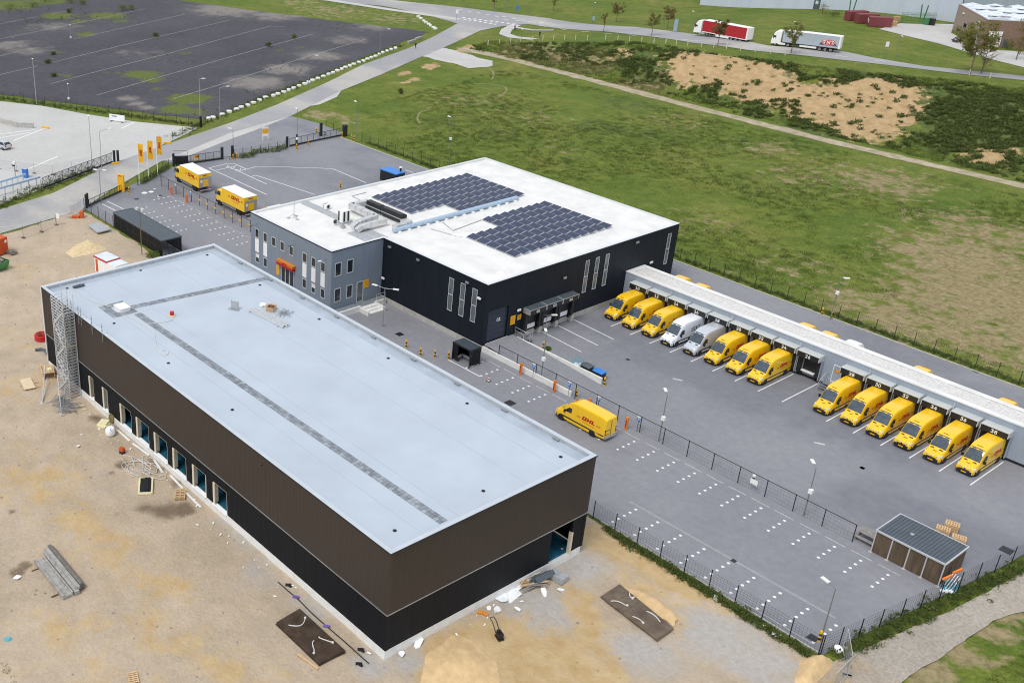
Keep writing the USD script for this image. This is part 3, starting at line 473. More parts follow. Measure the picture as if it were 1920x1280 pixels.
for q in ((-.06, -.06, LX + .06, rv), (-.06, WY - rv, LX + .06, WY + .06), (-.06, rv, rv, WY - rv), (LX - rv, rv, LX + .06, WY - rv)): b.bx(q[0], q[1], ZH - .06, q[2], q[3], ZH)
obj('roof_flashing', b, M['pale_flashing'], nb)
b = B()
for q in ((-.075, -.075, LX + .075, -.06), (-.075, WY + .06, LX + .075, WY + .075), (LX + .06, -.06, LX + .075, WY + .06)): b.bx(q[0], q[1], ZH - .16, q[2], q[3], ZH - .003)
obj('roof_edge', b, M['dark_flashing'], nb)
b = B(); b.bx(-.12, -.075, ZP, -.06, WY + .075, ZH + .01); b.bx(-.12, -.1, ZP, .0, -.04, ZH + .01); obj('corner_trim', b, M['white_panel'], nb)
ZR = 10.55
b = B(); b.bx(.25, .25, ZR - .3, LX - .25, WY - .25, ZR); obj('roof', b, M['new_membrane'], nb)
b = B()
for q in ((.3, .3, LX - .3, rv), (.3, WY - rv, LX - .3, WY - .3), (.3, rv, rv, WY - rv), (LX - rv, rv, LX - .3, WY - rv)): b.bx(q[0], q[1], ZR - .02, q[2], q[3], ZH - .062)
obj('roof_upstand', b, M['grey_membrane'], nb)
b = B(); b.bx(rv + .01, WY - 1.5, ZR, LX - rv - .01, WY - rv - .01, ZR + .008); b.bx(rv + .01, rv + .01, ZR, 1.3, WY - 1.51, ZR + .008); obj('edge_membrane', b, M['edge_membrane'], nb)  # bands of darker roof colour along the two far edges, no separate layer
for y in (3.9, 7.8, 15.6, 19.5): b = B(); b.bx(1.31, y, ZR, LX - rv - .02, y + .05, ZR + .006); obj('membrane_seam', b, M['edge_membrane'], nb)
b = B(); b.bx(.3, .3, .9, LX - .3, WY - .3, 1.32); obj('floor', b, M['blue_foil'], nb)
b = B()
for x in np.arange(.6, LX - 2, 6.6): b.bx(x, .35, 1.3, x + .25, .6, 10.2); b.bx(x, WY - .6, 1.3, x + .25, WY - .35, 10.2)
b.bx(.35, 8, 1.3, LX - 6, 8.2, 4.9); b.bx(.35, 18.0, 1.3, LX - 8, 18.15, 4.9)
obj('inner_wall', b, M['inner_wall'], nb)
for i, o in enumerate(NOP):
    b = B(); w = .28
    b.bx(o[0] - .0, .05, o[2], o[0] + .07, .55, o[3]); b.bx(o[1] - .07, .05, o[2], o[1], .55, o[3]); b.bx(o[0] + .07, .05, o[3] - .06, o[1] - .07, .55, o[3])
    b.bx(o[0] + .0, -.01, o[2], o[0] + .30, .049, o[3] - .06)
    op = obj('window_opening', b, M['jamb_wood'], nb)
    b = B(); b.bx(o[0] - .03, -.12, o[2] - .05, o[1] + .03, .3, o[2] + .02); obj('sill', b, M['polystyrene'], op)
b = B(); b.bx(LX - .3, 21.43, 1.3, LX + .05, 21.62, 3.6); obj('doorway_jamb', b, M['jamb_wood'], nb); b = B(); b.bx(LX - .55, 18.72, 1.3, LX - .31, 18.85, 4.9); obj('doorway_jamb', b, M['jamb_wood'], nb)
b = B()
for k in range(26):
    x, y = LX - rnd.uniform(.6, 6), rnd.uniform(17, 22.3); b.box((x, y, 1.34), (.16, .16, .06), rnd.random())
obj('floor_marker', b, M['polystyrene'], nb, kind='stuff')
# walkway of tiles on the roof
def tiles(par, a, c, w, n_across, size, z, mats):
    a, c = np.array(a), np.array(c); d = c - a; L = np.linalg.norm(d); d /= L; nn = np.array([-d[1], d[0]]); ang = math.atan2(d[1], d[0]); k = int(L / size)
    for i in range(k):
        for j in range(n_across):
            p = a + d * (i + .5) * size + nn * (j - (n_across - 1) / 2) * size
            t = B(); t.box((p[0], p[1], z + .022 + rnd.random() * .008), (size - .04, size - .04, .035), ang); obj('walkway_tile', t, M[rnd.choice(mats)], par)
m_('tile_mid', (.225, .25, .28), .85, 0, .25, 3.); m_('tile_dark', (.185, .205, .235), .85, 0, .25, 3.); m_('tile_pale', (.29, .32, .35), .85, 0, .25, 3.)
TM = ['tile_mid', 'tile_mid', 'tile_dark', 'tile_pale']
tiles(nb, [10.03, 5.73], [11.96, 23.13], 1, 2, .43, ZR, TM)
tiles(nb, [11.87, 5.69], [59.29, 6.26], 1, 2, .43, ZR, TM)
hx, hy = [9.98, 4.84]
for i in range(-3, 4):
    for j in range(-3, 3):
        if abs(i) > 1 or abs(j + .5) > 1.2: t = B(); t.box((hx + i * .5 - .3, hy + j * .5 - .1, ZR + .022), (.46, .46, .035)); obj('walkway_tile', t, M[rnd.choice(TM)], nb)
b = B(); b.box((hx, hy, ZR + .2), (1.5, 1.2, .4)); b.box((hx, hy, ZR + .43), (1.62, 1.32, .06)); obj('roof_hatch', b, M['white_paint'], nb)
for x, y in [[1.8, 21.01], [1.45, 11.93], [1.33, 2.5], [13.08, 20.99], [24.3, 20.97], [12.6, 2.45], [23.81, 2.48], [35.14, 2.53], [35.58, 21.02], [46.79, 21.0], [57.77, 2.43], [57.92, 11.86], [58.12, 21.01], [44.27, -0.61]]:
    b = B(); b.cyl((x, y, ZR), .16, .05, 10); b.cyl((x, y, ZR + .05), .10, .04, 8); obj('roof_drain', b, M['black_plastic'], nb)
for x in np.arange(6, 58, 6.2):
    b = B(); b.bx(x, WY - .58, ZR + .12, x + .75, WY - rv - .0, ZR + .2); obj('overflow_spout', b, M['galvanised'], nb)
# loose things on its roof
t = thing('steel_profile_stack', 'bundle of pale steel profiles lying on the new roof', 'steel profiles')
p0, p1 = np.array([18.03, 16.41]), np.array([23.79, 16.88]); dd = (p1 - p0) / np.linalg.norm(p1 - p0); nn_ = np.array([-dd[1], dd[0]])
for i in range(7):
    o = nn_ * (i - 3) * .17; b = B(); a, c = p0 + o, p1 + o + dd * rnd.uniform(-.2, .2)
    b.bar((*a, ZR + .1), (*c, ZR + .1), .03, .16); b.bar((*(a + nn_ * .06), ZR + .17), (*(c + nn_ * .06), ZR + .17), .13, .015); obj('steel_profile', b, M['steel_pale'], t)
b = B(); b.bar((*(p0 + nn_ * -.7 + dd * .5), ZR + .04), (*(p0 + nn_ * .7 + dd * .5), ZR + .04), .1, .08); b.bar((*(p1 + nn_ * -.7 - dd * .6), ZR + .04), (*(p1 + nn_ * .7 - dd * .6), ZR + .04), .1, .08); obj('bearer', b, M['timber_grey'], t)
x, y = [20.88, 18.67]
b = B()
for i in range(46):
    a = np.array([x, y]) + rng.normal(0, .45, 2); an = 2.3 + rng.normal(0, .4); L = rng.uniform(.5, 1.1); v = np.array([math.cos(an), math.sin(an)]) * L / 2; z = ZR + .03 + rng.random() * .22
    b.bar((*(a - v), z), (*(a + v), z + rng.normal(0, .04)), .03)
single('fixing_pile', b, M['galvanised'], 'untidy heap of small grey metal fixings beside the steel profiles', 'metal parts')
x, y = [19.5, 18.05]
t = thing('cardboard_box', 'open brown cardboard box beside the steel profiles on the roof', 'box', (x, y, ZR), .5); m_('cardboard', (.48, .32, .20), .85)
b = B(); w = .42
for s in (-1, 1): b.box((s * w, 0, .26), (.03, 2 * w, .52)); b.box((0, s * w, .26), (2 * w, .03, .52))
b.box((0, 0, .02), (2 * w, 2 * w, .03)); b.box((-w - .12, 0, .5), (.26, .8, .02), 0, .4); b.box((0, w + .12, .5), (.8, .26, .02)); obj('carton', b, M['cardboard'], t)
b = B(); b.tube([(.3 * math.cos(a), .3 * math.sin(a), .46) for a in np.linspace(0, 6, 20)], .04); obj('cable_coil', b, M['black_plastic'], t)
x, y = [18.1, 17.89]
b = B(); 
for k in range(5): b.tm(trimesh.creation.icosphere(1, .22), (x + rnd.uniform(-.35, .35), y + rnd.uniform(-.25, .25), ZR + .15))
single('white_sheeting', b, M['polystyrene'], 'crumpled white plastic sheeting next to the cardboard box on the roof', 'plastic sheet', smooth=True)
x, y = [16.88, 15.0]
t = thing('steel_stand', 'small grey steel stand with upright plate on the roof', 'stand', (x, y, ZR), .55)
b = B(); b.box((0, -.15, .05), (1.2, .5, .1)); obj('foot', b, M['galvanised'], t); b = B(); b.box((0, .05, .5), (.85, .06, .8)); b.box((-.4, .05, .55), (.06, .1, .9)); b.box((.4, .05, .55), (.06, .1, .9)); obj('upright_plate', b, M['grey_membrane'], t)
x, y = [14.44, 8.48]
t = thing('red_drum', 'small red drum on a timber block on the roof', 'drum', (x, y, ZR)); b = B(); b.cyl((0, 0, .12), .24, .36, 16); obj('drum_body', b, M['red_paint'], t); b = B(); b.box((.05, -.05, .06), (.7, .6, .12), .3); obj('block', b, M['ply'], t)
def cable(name, pts, r, mat, label, cat='cable', z=None, group=None, dz=.02):
    P3 = [(p[0], p[1], (z if z is not None else float(zt(p[0], p[1]))) + r + dz) for p in pts]
    k = np.arange(len(P3)); kk = np.linspace(0, len(P3) - 1, max(12, len(P3) * 5))
    from scipy.interpolate import CubicSpline
    c = CubicSpline(k, np.array(P3))(kk); b = B(); b.tube(c, r, 5); return single(name, b, mat if not isinstance(mat, str) else M[mat], label, cat, group)
cable('roof_cable', [[1.24, 2.77], [3.36, 3.09], [6.09, 3.19], [8.3, 4.0], [9.5, 4.34]], .04, 'rope_white', 'pale cable running over the roof from the scaffold corner to the white hatch', z=ZR)
cable('roof_cable', [[11.45, 4.44], [13.3, 4.72], [15.86, 4.9], [17.68, 4.5], [19.72, 3.42], [21.38, 2.98], [22.21, 3.12], [21.66, 3.71], [21.19, 3.4]], .04, 'rope_white', 'pale looped cable on the roof running down from the hatch', z=ZR)
cable('roof_cable', [[15.35, 8.04], [15.44, 6.99], [15.12, 6.3], [15.09, 5.34]], .035, 'rope_white', 'short pale cable between the red drum and the tile walkway', z=ZR)
for i, q in enumerate([[1.78, 3.51], [1.8, 3.9]]):
    b = B(); b.cyl((q[0], q[1], ZR + .02), .01, .01, 6); b.tube([(q[0], q[1] - .5, ZR + .17), (q[0], q[1] + .5, ZR + .17)], .16, 10); single('membrane_roll', b, M['roof_steel'], ['left of two dark rolls lying at the scaffold end of the roof', 'right of two dark rolls lying at the scaffold end of the roof'][i], 'roll')
# edge protection posts on the roof edge
for i, q in enumerate([[9.6, 11.01], [10.2, 11.02], [12.68, 11.13], [15.0, 10.93], [7.06, 11.46], [7.92, 11.35]]):
    x = q[0]; b = B(); b.bar((x, -.18, ZH - .9), (x, -.18, ZH + 1.25), .05); b.bar((x, -.18, ZH - .3), (x, .5, ZH + .03), .05); b.box((x, -.18, ZH + .9), (.12, .12, .12)); b.box((x, -.18, ZH + .4), (.12, .12, .12))
    single('edge_post', b, M['galvanised'], 'thin steel guard rail post clamped to the roof edge near the scaffold', 'guard post', 'guard rail posts along the roof edge')
# ---------------------------------------------------------------- scaffold stair tower
sx0, sx1, sy0, sy1 = 5.6, 8.45, -1.4, -.15; print('scaffold', sx0, sx1)
sc = thing('scaffold_tower', 'galvanised scaffold stair tower standing against the end of the brown hall', 'scaffold')
GZ = .65; TOPZ = ZH + 1.3
cols = np.linspace(sx0, sx1, 3)
for x in cols:
    for y in (sy0, sy1): b = B(); b.tube([(x, y, GZ), (x, y, TOPZ + (.9 if y == sy1 else 0))], .05, 6); b.box((x, y, GZ + .03), (.3, .3, .06)); obj('standard', b, M['steel_pale'], sc)
for k, z in enumerate(np.arange(GZ + .35, TOPZ, .36)):
    b = B(); b.bar((sx0, sy0, z), (sx1, sy0, z), .075); b.bar((sx0, sy1, z), (sx1, sy1, z), .05)
    for x in cols: b.bar((x, sy0, z), (x, sy1, z), .06)
    obj('rail', b, M['steel_pale'], sc)
for k in range(5):
    z = GZ + .3 + 2. * k; x0, x1 = (sx0 + .3, sx0 + 2.5) if k % 2 == 0 else (sx0 + 2.5, sx0 + .3)
    b = B(); 
    for y in (sy0 - .08, sy0 + .55): b.bar((x0, y, z), (x1, y, z + 2), .09, .2); b.bar((x0, y, z + 1), (x1, y, z + 3), .06)
    for s in range(9): t_ = (s + .5) / 9; b.box((x0 + (x1 - x0) * t_, sy0 + .28, z + 2 * t_), (.24, .6, .04))
    obj('stair_flight', b, M['steel_pale'], sc)
    b = B(); b.bx(sx0 + 2.6, sy0 + .05, z + 1.98, sx1 - .05, sy1 - .05, z + 2.03); obj('deck', b, M['ply' if k == 2 else 'galvanised'], sc)
b = B()
for k in range(3): b.bar((cols[1], sy0, GZ + .3 + 3.3 * k), (cols[2], sy0, GZ + 3.4 + 3.3 * k), .05); b.bar((cols[0], sy1, GZ + .3 + 3.3 * k), (cols[1], sy1, GZ + 3.4 + 3.3 * k), .05)
obj('brace', b, M['steel_pale'], sc)
for q0, q1, q2, lab in [([3.18, 0.59], [7.57, -4.43], [7.33, -3.6], 'left'), ([6.32, -0.57], [11.05, -3.77], [10.64, -3.22], 'right')]:
    b = B(); b.tube([(q0[0], -1.8, 2.9), (*q1, .75)], .05, 6); b.tube([(q0[0] + .2, -1.8, 1.2), (*q1, .75)], .05, 6); b.box((*q1, .74), (.5, .3, .06)); obj('raking_support', b, M['steel_pale'], sc)
b = B()
for i in range(60):
    x, y = sx0 + rng.uniform(2.2, 5.8), -rng.uniform(1.9, 3.6); an = rng.uniform(0, 6.3); L = rng.uniform(.4, 1.1); z = .75 + rng.random() * .55; v = np.array([math.cos(an), math.sin(an)]) * L
    b.bar((x - v[0], y - v[1], z), (x + v[0], y + v[1], z + rng.uniform(-.2, .2)), .05)
single('scaffold_part_pile', b, M['galvanised'], 'tangled pile of loose scaffold tubes at the foot of the stair tower', 'scaffold parts')
# ---------------------------------------------------------------- parcel depot: dark hall, grey office, dock annex
FX, FY, BY, OX, OY, JX, DH = 25.6, 45.6, 83.1, -11.86, 36.83, 6.45, 8.97
dp = thing('parcel_depot', 'parcel depot with dark hall, grey office corner and white flat roof with solar panels', 'building')
def text(s, h, depth=.02, shear=0., bold=True, widen=1.):
    if s == 'DHL':
        bx_ = shapely.box; D_ = bx_(0, 0, .86, 1).difference(bx_(.80, .9, .9, 1)).difference(bx_(.80, 0, .9, .1)).difference(bx_(.30, .27, .56, .73)); H_ = bx_(.98, 0, 1.27, 1).union(bx_(1.55, 0, 1.84, 1)).union(bx_(1.2, .36, 1.6, .64)); L_ = bx_(1.96, 0, 2.25, 1).union(bx_(1.96, 0, 2.66, .28))
        ms = [trimesh.creation.extrude_polygon(shapely.affinity.scale(g, h, h, origin=(0, 0)), depth, engine='earcut') for g in (D_, H_, L_)]; m = trimesh.util.concatenate(ms); widen *= .85
    else: m = meshkit.text_mesh(s, h, depth, bold)
    v = np.array(m.vertices); v[:, 0] = v[:, 0] * widen + shear * v[:, 1]; v[:, 0] -= (v[:, 0].min() + v[:, 0].max()) / 2; return v, np.array(m.faces)
def put_text(b, s, h, ax, side, c, a, z, **k):
    """lettering on the wall plane ax = c, centred at (a, z), read from outside"""
    v, f = text(s, h, **k); v = v - [0, h / 2, 0]
    if ax == 'y': P3 = np.c_[a - side * v[:, 0] * 1., c + side * v[:, 2], z + v[:, 1]]
    else: P3 = np.c_[c + side * v[:, 2], a + side * v[:, 0], z + v[:, 1]]
    return b.add(P3, f)
hw = [(x - .42, x + .42, 3.3, 7.72) for x in (19.52, 21.57, 23.6)]
rw = [(y - .37, y + .37, 3.32, 7.86) for y in (64.0, 66.0, 68.0, 81.2)]
dz0 = .96
obj('hall_wall', wall('y', FY, JX, FX, .75, DH - .06, -1, hw, rib=.5), M['navy_cladding'], dp)
obj('hall_wall', wall('x', FX, FY + .3, BY - .3, .72, DH - .06, 1, rw + [(46.2, 49.75, dz0, 5.2), (50.15, 51.2, .75, 3.1)], rib=.5), M['navy_cladding'], dp)
obj('hall_wall', wall('y', BY, OX, FX, .4, DH - .06, 1, rib=.5), M['navy_cladding'], dp)
obj('hall_wall', wall('x', OX, FY, BY - .3, .4, DH - .06, -1, rib=.5), M['navy_cladding'], dp)
ow = [(x - .48, x + .48, 5.55, 6.92) for x in (-10.3, -8.28, -6.28, -4.28, -2.22, .8, 2.76, 4.76)]
lw = [(x - .45, x + .45, 1.82, 3.2) for x in (-10.2, -8.25, .82, 2.8, 4.8)]
dr = [(-4.4, -1.6, .62, 3.35)]
orw = [(37.45, 38.55, 5.25, 7.17), (39.45, 40.55, 5.25, 7.17), (37.45, 38.55, 1.6, 3.55), (39.5, 40.55, 1.62, 3.55)]; odr = [(41.25, 42.43, .62, 3.6)]
obj('office_wall', wall('y', OY, OX, JX, .1, DH - .06, -1, ow + lw + dr, rib=.9, proud=.008), M['grey_cladding'], dp)
obj('office_wall', wall('x', JX, OY + .3, FY - .02, .1, DH - .06, 1, orw + odr, rib=.9, proud=.008), M['grey_cladding'], dp)
obj('office_wall', wall('x', OX, OY + .3, FY, .1, DH - .06, -1, rib=.9), M['grey_cladding'], dp)
obj('plinth', panel('y', FY, -1, JX, FX, -.3, .75, -.3, .02), M['concrete'], dp); obj('plinth', panel('x', FX, 1, FY + .3, BY - .3, -.3, .72, -.3, .03), M['concrete'], dp)
Lp = [(OX - .05, OY - .05), (JX + .05, OY - .05), (JX + .05, FY - .05), (FX + .05, FY - .05), (FX + .05, BY + .05), (OX - .05, BY + .05)]
P0 = Polygon(Lp); b = B(); b.prism(P0.difference(P0.buffer(-.42, join_style=2)), DH - .06, DH); obj('roof_flashing', b, M['flashing'], dp)
b = B(); b.prism(P0.buffer(.012, join_style=2).difference(P0.buffer(.001, join_style=2)), DH - .14, DH - .004); obj('roof_edge', b, M['dark_flashing'], dp)
b = B(); b.prism(P0.buffer(-.34, join_style=2), DH - .6, DH - .26); obj('roof', b, M['pale_membrane'], dp)
b = B(); b.prism(P0.buffer(-.345, join_style=2).difference(P0.buffer(-.40, join_style=2)), DH - .27, DH - .061); obj('roof_upstand', b, M['pale_membrane'], dp)
RZ = DH - .26
b = B(); b.bx(OX + .5, 45.1, RZ - .02, JX - .3, 46.6, RZ + .035); obj('roof_walkway', b, M['grey_membrane'], dp)
b = B()
for y in np.arange(50, 82, 4.1): b.bx(OX + .6, y, RZ - .01, FX - .6, y + .06, RZ + .006)
for x in (-4., 6., 15.): b.bx(x, 47, RZ - .01, x + .06, BY - .6, RZ + .004)
obj('membrane_seam', b, M['old_membrane'], dp)
for o in hw: frame_in(dp, 'y', FY, -1, *o, M['window_frame'], M['milky_glass'], .06, .12, [5.5])
for i, o in enumerate(rw): frame_in(dp, 'x', FX, 1, *o, M['window_frame'], M['milky_glass'], .06, .12, [5.6])
for i, o in enumerate(ow):
    w = frame_in(dp, 'y', OY, -1, *o, M['window_frame'], M['dark_glass'], .09, .15)
    if i in (0, 1, 5, 6, 7): obj('white_infill', panel('y', OY, -1, o[0] + .02, o[1] - .04, 3.45, 5.42, .0, .03), M['white_panel'], dp)
for i, o in enumerate(lw):
    w = frame_in(dp, 'y', OY, -1, *o, M['window_frame'], M['dark_glass'], .09, .15)
    if i in (0, 3): obj('blind', panel('y', OY, -1, o[0] + .1, o[1] - .1, 2.6, o[3] - .1, -.018, -.006), M['blind'], w)
for o in orw: frame_in(dp, 'x', JX, 1, *o, M['window_frame'], M['dark_glass'], .11, .15)
d = frame_in(dp, 'x', JX, 1, *odr[0], M['window_frame'], M['milky_glass'], .12, .15, name='door')
for k, a in enumerate(((-4.4, -3.5), (-3.47, -2.57), (-2.5, -1.6))): frame_in(dp, 'y', OY, -1, a[0], a[1], .62, 3.35, M['window_frame'], M['dark_glass'], .07, .15, name='door')
# entrance canopy with the company name
cn = thing('entrance_canopy', 'red and yellow entrance sign above the office door', 'sign')
b = B(); b.bx(-4.95, OY - .55, 3.62, -1.25, OY - .012, 3.95); obj('canopy_edge', b, M['logo_red'], cn); b = B(); b.bx(-4.9, OY - .5, 3.952, -1.3, OY - .012, 4.28); b.bx(-4.98, OY - .58, 4.285, -1.22, OY - .012, 4.32); obj('canopy_box', b, M['amber'], cn)
b = B(); put_text(b, 'DHL', .27, 'y', -1, OY - .502, -3.1, 4.12, shear=.25, widen=1.7); obj('lettering', b, M['logo_red'], cn)
def sign(lbl, ax, c, side, a0, a1, z0, z1, mat, txt=None, tm='logo_red', cat='sign', th=.12, name='wall_sign', group=None):
    t = thing(name, lbl, cat, group=group); obj('board', panel(ax, c, side, a0, a1, z0, z1, .032, .06), M[mat], t)
    b = B()
    if txt: put_text(b, txt, th, ax, side, c + side * .061, (a0 + a1) / 2, (z0 + z1) / 2, depth=.01); obj('lettering', b, M[tm], t)
    else:
        for k in range(3): panel(ax, c, side, a0 + .12, a1 - .12, z1 - (k + 1) * (z1 - z0) / 4 - .02, z1 - (k + 1) * (z1 - z0) / 4 + .03, .06, .066, b)
        obj('print_line', b, M[tm], t)
    return t
sign('tall yellow sign left of the office entrance', 'y', OY, -1, -5.55, -4.85, 1.75, 3.1, 'yellow_sign')
sign('yellow sign beside the glass side door of the office', 'x', JX, 1, 42.5, 43.3, 2.45, 3.6, 'yellow_sign')
sign('large yellow sign beside overhead door 01', 'x', FX, 1, 50.25, 51.1, 2.35, 3.55, 'yellow_sign'); sign('small yellow sign nearest the dock canopies', 'x', FX, 1, 51.5, 52.15, 2.7, 3.4, 'yellow_sign', tm='black_plastic')
# wall lamps of office and hall
for i, (x, lab) in enumerate(((-10.4, 'first lamp on a thin arm from the left end of the office front'), (-1.2, 'lamp on a thin arm above the office entrance'), (5.3, 'lamp on a thin arm at the right end of the office front'))):
    t = thing('wall_lamp', lab, 'lamp', group='lamps on the depot walls'); b = B(); b.bar((x, OY - .01, 7.6), (x + .1, OY - 1., 7.55), .06); obj('arm', b, M['galvanised'], t); b = B(); b.box((x + .1, OY - 1.1, 7.55), (.25, .5, .08)); obj('lamp_head', b, M['white_paint' if i == 2 else 'roof_steel'], t)
for i, (ax, c, s, a, z, lab) in enumerate((('y', FY, -1, 24.6, 6.9, 'round white lamp at the dark front corner'), ('y', FY, -1, 8.0, 8.2, 'small lamp high on the dark wall nearest the office'), ('y', FY, -1, 13.5, 8.2, 'small lamp high on the dark wall midway along'), ('y', FY, -1, 22.4, 8.2, 'small lamp high on the dark wall above the tall windows'), ('y', FY, -1, 7., 3.4, 'white lamp low on the dark wall by the office steps'), ('x', FX, 1, 51.4, 4.2, 'white lamp above the yellow signs by door 01'), ('x', FX, 1, 73.7, 8.3, 'small lamp high on the dark wall above the annex'), ('x', FX, 1, 77.6, 4.5, 'white lamp just above the annex roof end'), ('x', FX, 1, 59.5, 6.6, 'thin grey lamp between docks and tall windows'))):
    t = thing('wall_lamp', lab, 'lamp', group='lamps on the depot walls'); b = panel(ax, c, s, a - .05, a + .05, z - .05, z + .05, .0, .2); obj('bracket', b, M['roof_steel'], t); b = panel(ax, c, s, a - .28, a + .28, z - .13, z + .13, .2, .34); obj('lamp_head', b, M['white_paint' if 'white' in lab else 'galvanised'], t)
# overhead door 01 and stair
od = thing('overhead_door', 'dark blue sectional overhead door numbered 01 at the depot corner', 'door'); m_('door_blue', (.022, .030, .050), .4, 0, .06)
for k in range(6): obj('door_section', panel('x', FX, 1, 46.22, 49.73, dz0 + .71 * k + .01, dz0 + .71 * (k + 1) - .01, -.28, -.2), M['door_blue'], od)
b = B(); put_text(b, '01', .42, 'x', 1, FX - .19, 48.3, 3.6); obj('number', b, M['white_paint'], od)
b = panel('x', FX, 1, 46.1, 50.0, .5, .93, .0, .5); obj('threshold', b, M['plinth_concrete'], od)
d = frame_in(dp, 'x', FX, 1, 50.15, 51.2, .75, 3.1, M['dark_flashing'], M['navy_cladding'], .07, .1, name='door')
# dock canopies 02, 03, 04 on the hall
def dock(par, ax, c, side, a, w, zt_, num, out=.85, gal='galvanised', door=True, zs=.75, numh=.36):
    hw_ = w / 2
    b = B()
    for s in (-1, 1): panel(ax, c, side, a + s * hw_ - .04, a + s * hw_ + .04, zt_ - .62, zt_, .02, out, b)
    panel(ax, c, side, a - hw_, a + hw_, zt_ - .02, zt_ + .05, .02, out + .05, b); obj('canopy', b, M[gal], par)
    b = panel(ax, c, side, a - hw_ + .05, a + hw_ - .05, zt_ - .72, zt_ - .03, out - .12, out - .02); obj('curtain', b, M['black_plastic'], par)
    b = B(); put_text(b, num, numh, ax, side, c + side * (out - .018), a, zt_ - .37, depth=.02, bold=True); obj('number', b, M['white_paint'], par)
    for s in (-1, 1): obj('side_seal', panel(ax, c, side, a + s * (hw_ - .2) - .2, a + s * (hw_ - .2) + .2, zs - .1, zt_ - .72, .02, .55), M['black_plastic'], par)
    if door:
        obj('dock_door', panel(ax, c, side, a - hw_ + .4, a + hw_ - .4, zs, zt_ - .72, .005, .06), M['black_metal'], par)
    for s in (-1, 1): obj('bumper', panel(ax, c, side, a + s * (hw_ - .45) - .12, a + s * (hw_ - .45) + .12, zs - .4, zs - .02, .02, .3), M['rubber'], par)
    return par
for k, (y, n) in enumerate(((54.0, '02'), (57.1, '03'), (60.2, '04'))):
    t = thing('dock_shelter', ['dark dock shelter nearest overhead door on the hall, numbered 02', 'middle of three dark dock shelters on the hall, numbered 03', 'dark dock shelter nearest the tall windows, numbered 04'][k], 'loading dock', group='dock shelters on the dark hall')
    dock(t, 'x', FX, 1, y, 2.95, 4.1, n, out=1.15, gal='alu', zs=1.0); b = panel('x', FX, 1, y - 1.42, y + 1.42, 4.051 + .102, 4.17, .1, 1.15); obj('canopy_sheet', b, M['roof_steel'], t)
    b = panel('x', FX, 1, y - .85, y + .85, 1.0, 1.6, .06, .12); obj('leveller_lip', b, M['white_panel'], t)
    b = panel('x', FX, 1, y + 1.2, y + 1.75, .05, .95, .05, .6); obj('buffer_block', b, M['concrete'], t)
# annex
AY0, AY1, AH, AX1 = 72.5, 76.4, 4.38, 92.
an = thing('dock_annex', 'long low pale grey dock annex with gravel roof beside the yard', 'building')
obj('annex_wall', wall('y', AY0, FX + .05, AX1, .35, AH - .06, -1, rib=1.1, proud=.006), M['light_grey_cladding'], an); obj('annex_wall', wall('y', AY1, FX + .05, AX1, .35, AH - .06, 1, rib=1.1), M['light_grey_cladding'], an)
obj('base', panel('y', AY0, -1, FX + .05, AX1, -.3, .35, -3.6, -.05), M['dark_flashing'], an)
Q0 = shapely.box(FX + .04, AY0 - .04, AX1, AY1 + .04); b = B(); b.prism(Q0.difference(Q0.buffer(-.75, join_style=2)), AH - .07, AH); obj('roof_flashing', b, M['pale_membrane'], an)
b = B(); b.prism(Q0.buffer(.02, join_style=2).difference(Q0.buffer(.001, join_style=2)), AH - .14, AH - .003); obj('roof_edge', b, M['flashing'], an)
sheet('gravel_roof', Q0.buffer(-.6, join_style=2), .35, M['roof_gravel'], 0, zfun=lambda x, y: AH - .10 + 0 * x, rough=.07, parent=str(an.GetPath()), kind=None)
b = B(); b.prism(Q0.buffer(-.3, join_style=2), AH - .6, AH - .15); obj('roof', b, M['old_membrane'], an)
nums = ['10', '12', '14', '16', '18', '20', '22', '24', '26', '28', '30', '32', '34', '36', '38']
DL = ['first dock from the dark hall, behind a yellow van', 'second dock from the dark hall, behind a yellow van', 'third dock from the dark hall, next to the white van', 'dock behind the white rental van', 'dock behind the silver van', 'dock just right of the silver van', 'second dock right of the silver van', 'dock just left of the empty dock', 'empty open dock with no van before the grey annex', 'dock just right of the annex door and stair', 'second dock right of the annex door', 'third dock right of the annex door', 'third dock from the right end of the row', 'second dock from the right end of the row', 'last dock at the right end of the row']
for x, n, lb in zip(dock_x, nums, DL):
    t = thing('van_dock', f'{lb}, pale canopy numbered {n}', 'loading dock', group='van docks on the annex')
    dock(t, 'y', AY0, -1, x, 2.75, 3.55, n, out=1.2, gal='canopy_grey', numh=.38)
    for s in (-1, 1): obj('side_plate', panel('y', AY0, -1, x + s * 1.42 - .05, x + s * 1.42 + .05, .4, 2.9, .03, .5), M['light_grey_cladding'], t)
    if n == '26': obj('dock_plate', panel('y', AY0, -1, x - .8, x + .8, .85, .97, .06, .5), M['white_panel'], t); obj('dock_frame', panel('y', AY0, -1, x - .95, x - .82, .85, 2.5, .06, .1), M['alu'], t)
